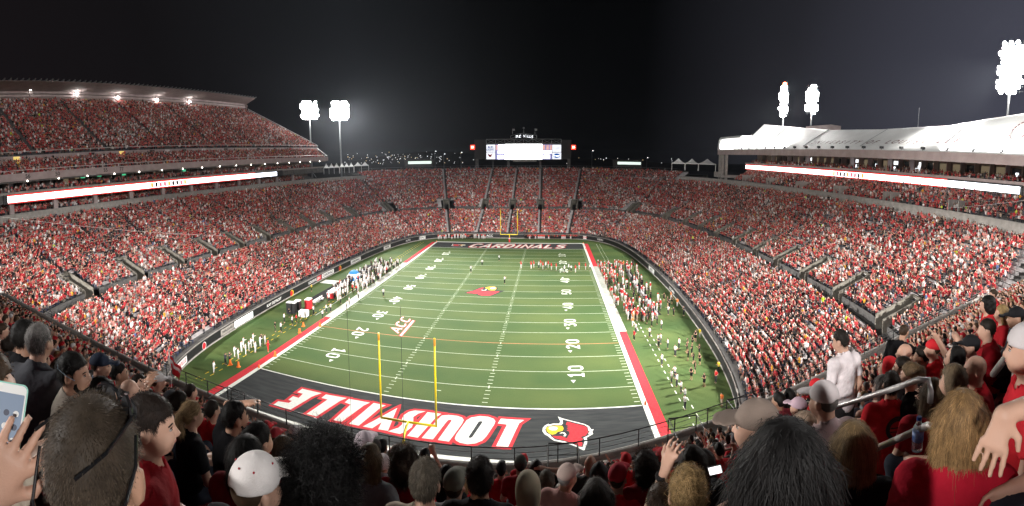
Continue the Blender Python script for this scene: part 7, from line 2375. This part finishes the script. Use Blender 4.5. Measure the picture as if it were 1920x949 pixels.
o, Mh = hero(1576, 640, 33, 'young man in pale pink white shirt standing with his back turned', D=4.9, girth=.9, yaw=6, pose='stand', arms='hips' and 'side', h=.013, hair='short', hcol=(.02, .015, .012), strand=1800, shirt=(.76, .69, .70), skin=S_L, legs=(.03, .028, .03), head=(24, 14), shorts=True); o.scale.x = .86
o, Mh = hero(1671, 722, 34, 'man in red shirt with round black emblem on the back', D=4.1, yaw=-30, h=.012, hair='short', hcol=(.025, .018, .014), strand=2500, shirt=(.55, .02, .03), skin=S_M, girth=1.18)
sh = [c for c in o.children if c.name.startswith('shirt')][0].data
E1 = decal(o, sh, 'shirt_emblem', disc2(.035, .905, .105), M_BLACK, .004); decal(E1, sh, 'emblem_centre', disc2(.035, .905, .068), M_RED, .007)
for zz_ in (.888, .922): decal(E1, sh, 'emblem_bar', [(-.028, zz_ - .006), (.098, zz_ - .006), (.098, zz_ + .006), (-.028, zz_ + .006)], M_BLACK, .009)
hero(1750, 740, 50, 'woman with straight brown hair behind the wavy blonde woman', D=3.5, yaw=-38, hair='long', hcol=(.09, .06, .035), strand=3500, shirt=C_DRED, skin=S_L, girth=.92)
o, Mh = hero(1803, 792, 118, 'woman with wavy golden hair in bright red top', D=1.82, yaw=-48, h=.011, hair='wavy', hcol=(.22, .13, .055), strand=9000, shirt=(.42, .012, .03), skin=S_L, girth=1.06)
o, Mh = hero(1828, 694, 38, 'bald man in red shirt clapping at right', D=3.7, yaw=44, h=.012, hair='bald', shirt=C_RED, skin=S_L, girth=1.1, arms='clap')
hero(1787, 715, 36, 'woman with light brown hair in front of the golden haired woman', D=3.4, yaw=16, hair='bob', hcol=(.14, .10, .06), strand=1500, shirt=C_DRED, skin=S_L)
hero(1850, 618, 26, 'man with short dark hair in red shirt, upper right', D=5.2, yaw=44, hair='short', hcol=H_DBR, shirt=(.42, .015, .025), skin=S_L, girth=1.15, arms='phone')
hero(1820, 650, 27, 'person in black cap left of the red shirt man, upper right', D=5.0, yaw=40, hair='short', hcol=H_BLK, shirt=C_RED, skin=S_L, cap='cap', ccol=C_BLK)
hero(1790, 672, 30, 'woman with black hair and raised pale arm beside the bald man', D=4.6, yaw=26, hair='long', hcol=H_BLK, shirt=C_BLK, skin=S_L, arms='up_r')
hero(1749, 655, 26, 'man in red cap and bright red shirt, right', D=5.8, yaw=34, hair='short', hcol=H_BRN, shirt=C_BRED, skin=S_L, cap='capback', ccol=C_BRED)
hero(1728, 668, 24, 'person in dark grey jacket hugging the red cap man', D=5.9, yaw=34, hair='updo', hcol=H_DBR, shirt=C_DGR, sleeve='long', skin=S_M)
hero(1696, 662, 24, 'bald man in pale shirt near the right aisle', D=5.7, yaw=36, hair='bald', shirt=C_PINK, skin=S_L)
hero(1692, 690, 28, 'dark haired man beside the bald man in the right aisle', D=4.9, yaw=36, hair='short', hcol=H_DBR, shirt=C_GREY, skin=S_L)
p = at_d(1690, 640, 9.0)
hero(1695, 622, 20, 'person in black jacket leaning forward by the right railing', D=7.8, yaw=-70, pose='stand', lean=.28, hair='short', hcol=H_BRN, shirt=C_BLK, sleeve='long', skin=S_M, arms='point', legs=C_BLK)
hero(1665, 690, 26, 'person in bright red hood right of the standing young man', D=5.2, yaw=34, hair='short', hcol=H_BRN, shirt=C_BRED, skin=S_L, cap='hood', ccol=C_BRED)
hero(1655, 728, 30, 'grey haired woman right of the standing young man', D=4.4, yaw=26, hair='bob', hcol=H_GRY, shirt=C_DGR, skin=S_L)
hero(1707, 705, 30, 'woman with dark blonde updo above the long handrail', D=4.2, yaw=30, hair='updo', hcol=H_LBR, strand=1200, shirt=C_BLK, skin=S_L)
hero(1850, 572, 20, 'woman with curly dark hair in bright red shirt, upper right', D=7.0, yaw=46, hair='curly', hcol=H_BLK, shirt=C_BRED, skin=S_L)
hero(1878, 588, 20, 'blonde woman in red shirt right of the curly haired woman', D=6.6, yaw=46, hair='bob', hcol=H_BLD, shirt=C_RED, skin=S_L)
hero(1862, 552, 14, 'person standing in red shirt at the upper right railing', D=11, yaw=46, pose='stand', hair='short', hcol=H_BRN, shirt=C_RED, skin=S_L, arms='side')
hero(1905, 596, 27, 'man in black cap and dark jacket at the right edge', D=5.3, yaw=46, hair='short', hcol=H_BLK, shirt=C_DGR, sleeve='long', skin=S_M, cap='cap', ccol=C_BLK)
hero(1497, 765, 26, 'person in pinkish white cap and lavender top below the right bowl', D=5.4, yaw=26, hair='short', hcol=H_BRN, shirt=(.60, .50, .62), skin=S_L, cap='cap', ccol=(.62, .45, .52))
hero(1460, 752, 24, 'person with black hair in pink top left of the lavender top', D=6.2, yaw=24, hair='short', hcol=H_BLK, shirt=(.60, .12, .16), skin=S_M)
hero(1478, 745, 24, 'dark haired woman in black left of the lavender top', D=6.4, yaw=24, hair='long', hcol=H_BLK, shirt=C_BLK, skin=S_M)
hero(1530, 728, 24, 'man in red shirt and red cap left of the standing young man', D=6.0, yaw=30, hair='short', hcol=H_BRN, shirt=C_BRED, skin=S_L, cap='capback', ccol=C_BRED)
o, Mh = hero(1925, 655, 66, 'person in white cap with black band at the right edge', D=2.2, yaw=40, h=.012, hair='short', hcol=H_BRN, strand=1200, shirt=C_RED, skin=S_L, cap='capback', ccol=(.60, .56, .56), girth=1.1)
# hand hanging into the frame from the right edge
D_ = 1.55; yw = 12; u_, v_ = 2040, 655
A_ = arms_at(u_, v_, D_, yw, 'sit', (0, 0), [None, (at_d(1985, 745, 1.42), at_d(1884, 776, 1.30))])
dw = at_d(1856, 860, 1.27) - at_d(1884, 776, 1.30); Rz = Matrix.Rotation(-math.radians(yw), 3, 'Z')
nb = Rz @ (-ray(1875, 810)); dl = Rz @ dw
o, Mh = hero(u_, v_, 120, 'person at the right edge with a relaxed hand hanging into view', D=D_, yaw=yw, h=.0072, arms=A_, hands={-1: (tuple(round(q, 3) for q in nb), .28, tuple(round(q, 3) for q in dl))}, hair='short', hcol=H_BRN, shirt=C_RED, skin=S_L, bottom=True)
# hand holding a phone at the left edge
D_ = 1.10; yw = -40; u_, v_ = -130, 700
wr = at_d(-14, 935, .86)
A_ = arms_at(u_, v_, D_, yw, 'sit', (0, 0), [(at_d(-80, 985, .95), wr), None]); Rz = Matrix.Rotation(-math.radians(yw), 3, 'Z')
dw = at_d(34, 850, .85) - wr
o, Mh = hero(u_, v_, 120, 'person at the left edge whose hand holds up a phone', D=D_, yaw=yw, h=.0072, arms=A_, hands={1: (tuple(round(q, 3) for q in (Rz @ -ray(10, 860))), .12, tuple(round(q, 3) for q in (Rz @ dw)))}, hair='short', hcol=H_BRN, shirt=C_CREAM, sleeve='short', skin=S_L)
p = at_d(9, 792, .89); d_ = ray(9, 792); t = thing('smartphone', 'smartphone in a pale green case held up at the left edge', 'phone', tuple(p), 0)
Xp = AX_R * 1.0 - Vector((0, 0, 1)) * .25; Xp = Vector(d_).cross(Vector((0, 0, 1))).normalized(); Yp = Xp.cross(Vector(d_)).normalized()
tl = math.radians(-16); X2 = Xp * math.cos(tl) + Yp * math.sin(tl); Y2 = -Xp * math.sin(tl) + Yp * math.cos(tl); Mp = frame_matrix((0, 0, 0), X2, Y2)


def rrect(w, h_, r=.012, n=4):
    out = []
    for (cx, cz, a0) in ((w - r, h_ - r, 0), (-w + r, h_ - r, 90), (-w + r, -h_ + r, 180), (w - r, -h_ + r, 270)):
        out += [(cx + r * math.cos(math.radians(a0 + 90 * i / n)), cz + r * math.sin(math.radians(a0 + 90 * i / n))) for i in range(n + 1)]
    return out


m = MB(); m.prism(rrect(.037, .074), -.008, .004, 0, Mp); m.build('case', new_mat('pale green phone case', (.30, .62, .52), .45), t)
m = MB(); m.prism(rrect(.034, .071, .010), .0042, .0060, 0, Mp); m.build('bezel', M_WHITE, t)
m = MB(); m.prism(rrect(.031, .054, .002), .0062, .0068, 0, Mp); s_ = m.build('screen', new_mat('lit phone screen', (.02, .03, .05), .2, emit=.40, emit_col=(.52, .62, .78)), t)
for i in range(3):
    for j in range(3):
        m = MB(); cx, cz = -.019 + .019 * i, -.030 + .024 * j; m.prism([(cx + .006 * math.cos(a), cz + .006 * math.sin(a)) for a in np.linspace(0, 2 * PI, 10, endpoint=False)], .0070, .0074, 0, Mp)
        m.build('screen_icon', new_mat('app icon', (.05, .06, .1), .3) if (i + j) % 2 else M_WHITE, s_)
# seated person beside the phone: beige trousers, forearm reaching forward
D_ = 1.35; yw = -20; u_, v_ = 60, 700 - 0
D_ = 1.15; u_, v_ = -40, 740
A_ = arms_at(u_, v_, D_, yw, 'sit', (0, 0), [(at_d(62, 858, 1.45), at_d(168, 806, 1.75)), None])
hero(u_, v_, 130, 'person at the left edge in cream trousers with forearms reaching forward', D=D_, yaw=yw, h=.011, arms=A_, hair='short', hcol=H_BRN, shirt=C_CREAM, legs=(.40, .34, .26), skin=S_M)
# water bottle on the seat back
p = at_d(1719, 845, 2.6); t = thing('water_bottle', 'clear plastic water bottle with blue label and blue cap', 'bottle', tuple(p), 0)
mw = new_mat('clear plastic', (.8, .86, .9), .08, spec=.5); bsdf(mw).inputs['Transmission Weight'].default_value = .85; bsdf(mw).inputs['IOR'].default_value = 1.2
m = MB(); m.lathe([(.028, 0), (.033, .006), (.033, .05), (.031, .055), (.033, .06), (.033, .125), (.028, .15), (.014, .178), (.013, .19)], (0, 0, 0), 16); m.build('bottle_body', mw, t, True)
m = MB(); m.lathe([(.0337, .064), (.0337, .122)], (0, 0, 0), 16); m.build('label', noisy_mat('blue bottle label', (.05, .13, .42), (.30, .42, .68), 30, .4), t, True)
m = MB(); m.lathe([(.0155, .186), (.0155, .205), (.012, .208)], (0, 0, 0), 14); m.build('cap', new_mat('dark blue cap', (.01, .03, .16), .4), t)
# paper sheet glowing near the old man: a phone held in landscape
p = at_d(1341, 882, 2.5); t = thing('smartphone', 'bright phone screen held sideways beside the dark haired woman', 'phone', tuple(p), 0); Mp2 = frame_matrix((0, 0, 0), Vector((1, .2, .25)), -ray(1341, 882).cross(Vector((1, .2, .25))) * -1)
Mp2 = frame_matrix((0, 0, 0), (Vector(ray(1341, 882)).cross(Vector((0, 0, 1)))).normalized() + Vector((0, 0, .3)), (0, 0, 1))
m = MB(); m.prism(rrect(.040, .026, .004), -.008, 0, 0, Mp2); m.build('case', M_DARK, t); m = MB(); m.prism(rrect(.037, .023, .003), .0003, .001, 0, Mp2); m.build('screen', new_mat('bright phone screen', (1, 1, 1), .3, emit=.9), t)

# ------------------------------------------------------------------ everyone else on the near deck
SHN = [((.50, .018, .028), 'red', .24), ((.34, .012, .02), 'dark red', .16), ((.64, .024, .03), 'bright red', .13), (C_BLK, 'black', .13), (C_WHT, 'white', .10), (C_GREY, 'grey', .07), (C_DGR, 'charcoal', .06),
       (C_PINK, 'pink', .04), (C_CREAM, 'cream', .04), (C_BLUEG, 'blue grey', .03)]
HRN = [(H_BLK, 'black', .26), (H_DBR, 'dark brown', .28), (H_BRN, 'brown', .18), (H_LBR, 'light brown', .12), (H_BLD, 'blond', .08), (H_GRY, 'grey', .08)]
HTY = [('short', 'short {} hair', .46), ('bob', '{} bob', .14), ('long', 'long {} hair', .10), ('ponytail', '{} ponytail', .06), ('updo', '{} hair tied up', .05), ('curly', 'curly {} hair', .05), ('cap', '{} cap', .14)]
CPN = [((.50, .02, .03), 'red', .45), (C_WHT, 'white', .25), (C_BLK, 'black', .18), (C_GREY, 'grey', .12)]


def pick(L): return L[int(RNG.choice(len(L), p=np.array([q[2] for q in L]) / sum(q[2] for q in L)))]


n_named = len(HERO); AUTO = []; rest = 0; N_IND = max(0, 298 - n_named - 2 - len(FIELD_P))
HA = np.array(HERO)
for (x, y, z, r, k) in SEATS:
    D = math.hypot(x - cp.x, y - cp.y)
    if D < 3.4 or y < cp.y - 1: continue
    hpos = (x, y + .1, z + 1.2); pu, pv = pix(hpos)
    if not (-30 < pu < 1950) or pv > 975: continue
    lim = 3.4 if pu < 100 or pu > 1700 else 4.6
    if D < lim: continue
    if np.hypot(HA[:, 0] - x, HA[:, 1] - y).min() < .62: continue
    # heads that would rise in front of the named people
    if D < 6.5 and any(abs(pu - pix((hx, hy, 0))[0]) < 22 and math.hypot(hx - cp.x, hy - cp.y) > D for hx, hy in HERO): continue
    if RNG.random() > .90: continue
    if len(AUTO) < N_IND:
        sc, sn, _ = pick(SHN); hc_, hn, _ = pick(HRN); ht, hf, _ = pick(HTY); capd = None
        arms = ['lap', 'lap', 'clap', 'fold', 'phone', 'head_r', 'up_r'][int(RNG.choice(7, p=[.34, .1, .22, .16, .10, .04, .04]))]
        kw = {}
        if ht == 'cap': cc, cn, _ = pick(CPN); kw = dict(cap='cap' if RNG.random() < .7 else 'capback', ccol=cc); hd = hf.format(cn)
        else: hd = hf.format(hn)
        o, _ = make_person('', (x, y + .05, z), yaw=math.degrees(r) + (-14 if pu < 500 else (22 if pu > 1400 else 0)) + RNG.normal(0, 12), pose='sit', arms=arms, head=((-22, 0), (0, 3), (24, 0))[int(RNG.integers(0, 3))],
                           hair='short' if ht == 'cap' else ht, hcol=hc_, shirt=sc, skin=(S_L, S_M, S_L, S_D, S_B)[int(RNG.choice(5, p=[.38, .34, .12, .09, .07]))], legs=(C_BLK, (.06, .08, .14), (.2, .17, .12))[int(RNG.integers(0, 3))],
                           scale=RNG.uniform(.93, 1.06), h=.024 if D < 7.5 else .034, hh=.018 if D < 7.5 else .026, strand=400 if D < 7 else 0, girth=(.92, 1.0, 1.12)[int(RNG.integers(0, 3))] if D >= 7.5 else 1.0, group='spectators on the near deck', **kw)
        AUTO.append((o, sn, hd, k, pu))
    else:
        ci = int(RNG.choice(len(SHN), p=np.array([q[2] for q in SHN]) / sum(q[2] for q in SHN))); fg = NEAR_FIG[int(RNG.choice(7, p=[.30, .20, .12, .12, .10, .10, .06]))]
        CROWD_FIX.append((x, y + .05, z, r + RNG.normal(0, .2) + (-.2 if pu < 500 else (.3 if pu > 1400 else 0)), fg, SHN[ci][0], HAIRC[int(RNG.choice(len(HAIRC), p=HAIRW))] if fg not in (NEAR_FIG[3], NEAR_FIG[6]) else pick(CPN)[0],
                          C_BLK, (S_L, S_M, S_D)[int(RNG.choice(3, p=[.5, .38, .12]))], RNG.uniform(.93, 1.06))); rest += 1
_by = defaultdict(list)
for o, sn, hd, k, pu in AUTO: _by[(sn, hd)].append((pu, k, o))
SECT = lambda pu: 'left' if pu < 560 else ('centre' if pu < 1250 else 'right')
for (sn, hd), L in _by.items():
    L.sort(key=lambda q: q[0])
    base = f'seated spectator in {sn} with {hd}'
    for i, (pu, k, o) in enumerate(L):
        if len(L) == 1: o['label'] = base + ', row ' + str(k + 1) + ' from railing'
        else: o['label'] = base + f', {ORD[i] if i < 20 else str(i + 1) + "th"} such from left'
print('named', n_named, 'auto', len(AUTO), 'rest', rest)
n_crowd = build_crowd()
# thin night haze lit by the floodlights: one closed box round the camera and everything built
hz_ = MB(); hz_.box(-2600, 2600, -2600, 2600, -1.6, 71)
hz = hz_.build('haze', [bpy.data.materials.new('night haze')]); hz['kind'] = 'stuff'; hz['label'] = 'thin night haze glowing round the floodlights'
mh = hz.data.materials[0]; mh.use_nodes = True; nt = mh.node_tree; nt.nodes.clear()
out = nt.nodes.new('ShaderNodeOutputMaterial'); pv = nt.nodes.new('ShaderNodeVolumePrincipled')
pv.inputs['Color'].default_value = (.80, .88, 1.0, 1); pv.inputs['Density'].default_value = HAZE; pv.inputs['Anisotropy'].default_value = .72
nt.links.new(pv.outputs[0], out.inputs['Volume'])
print('crowd', n_crowd)
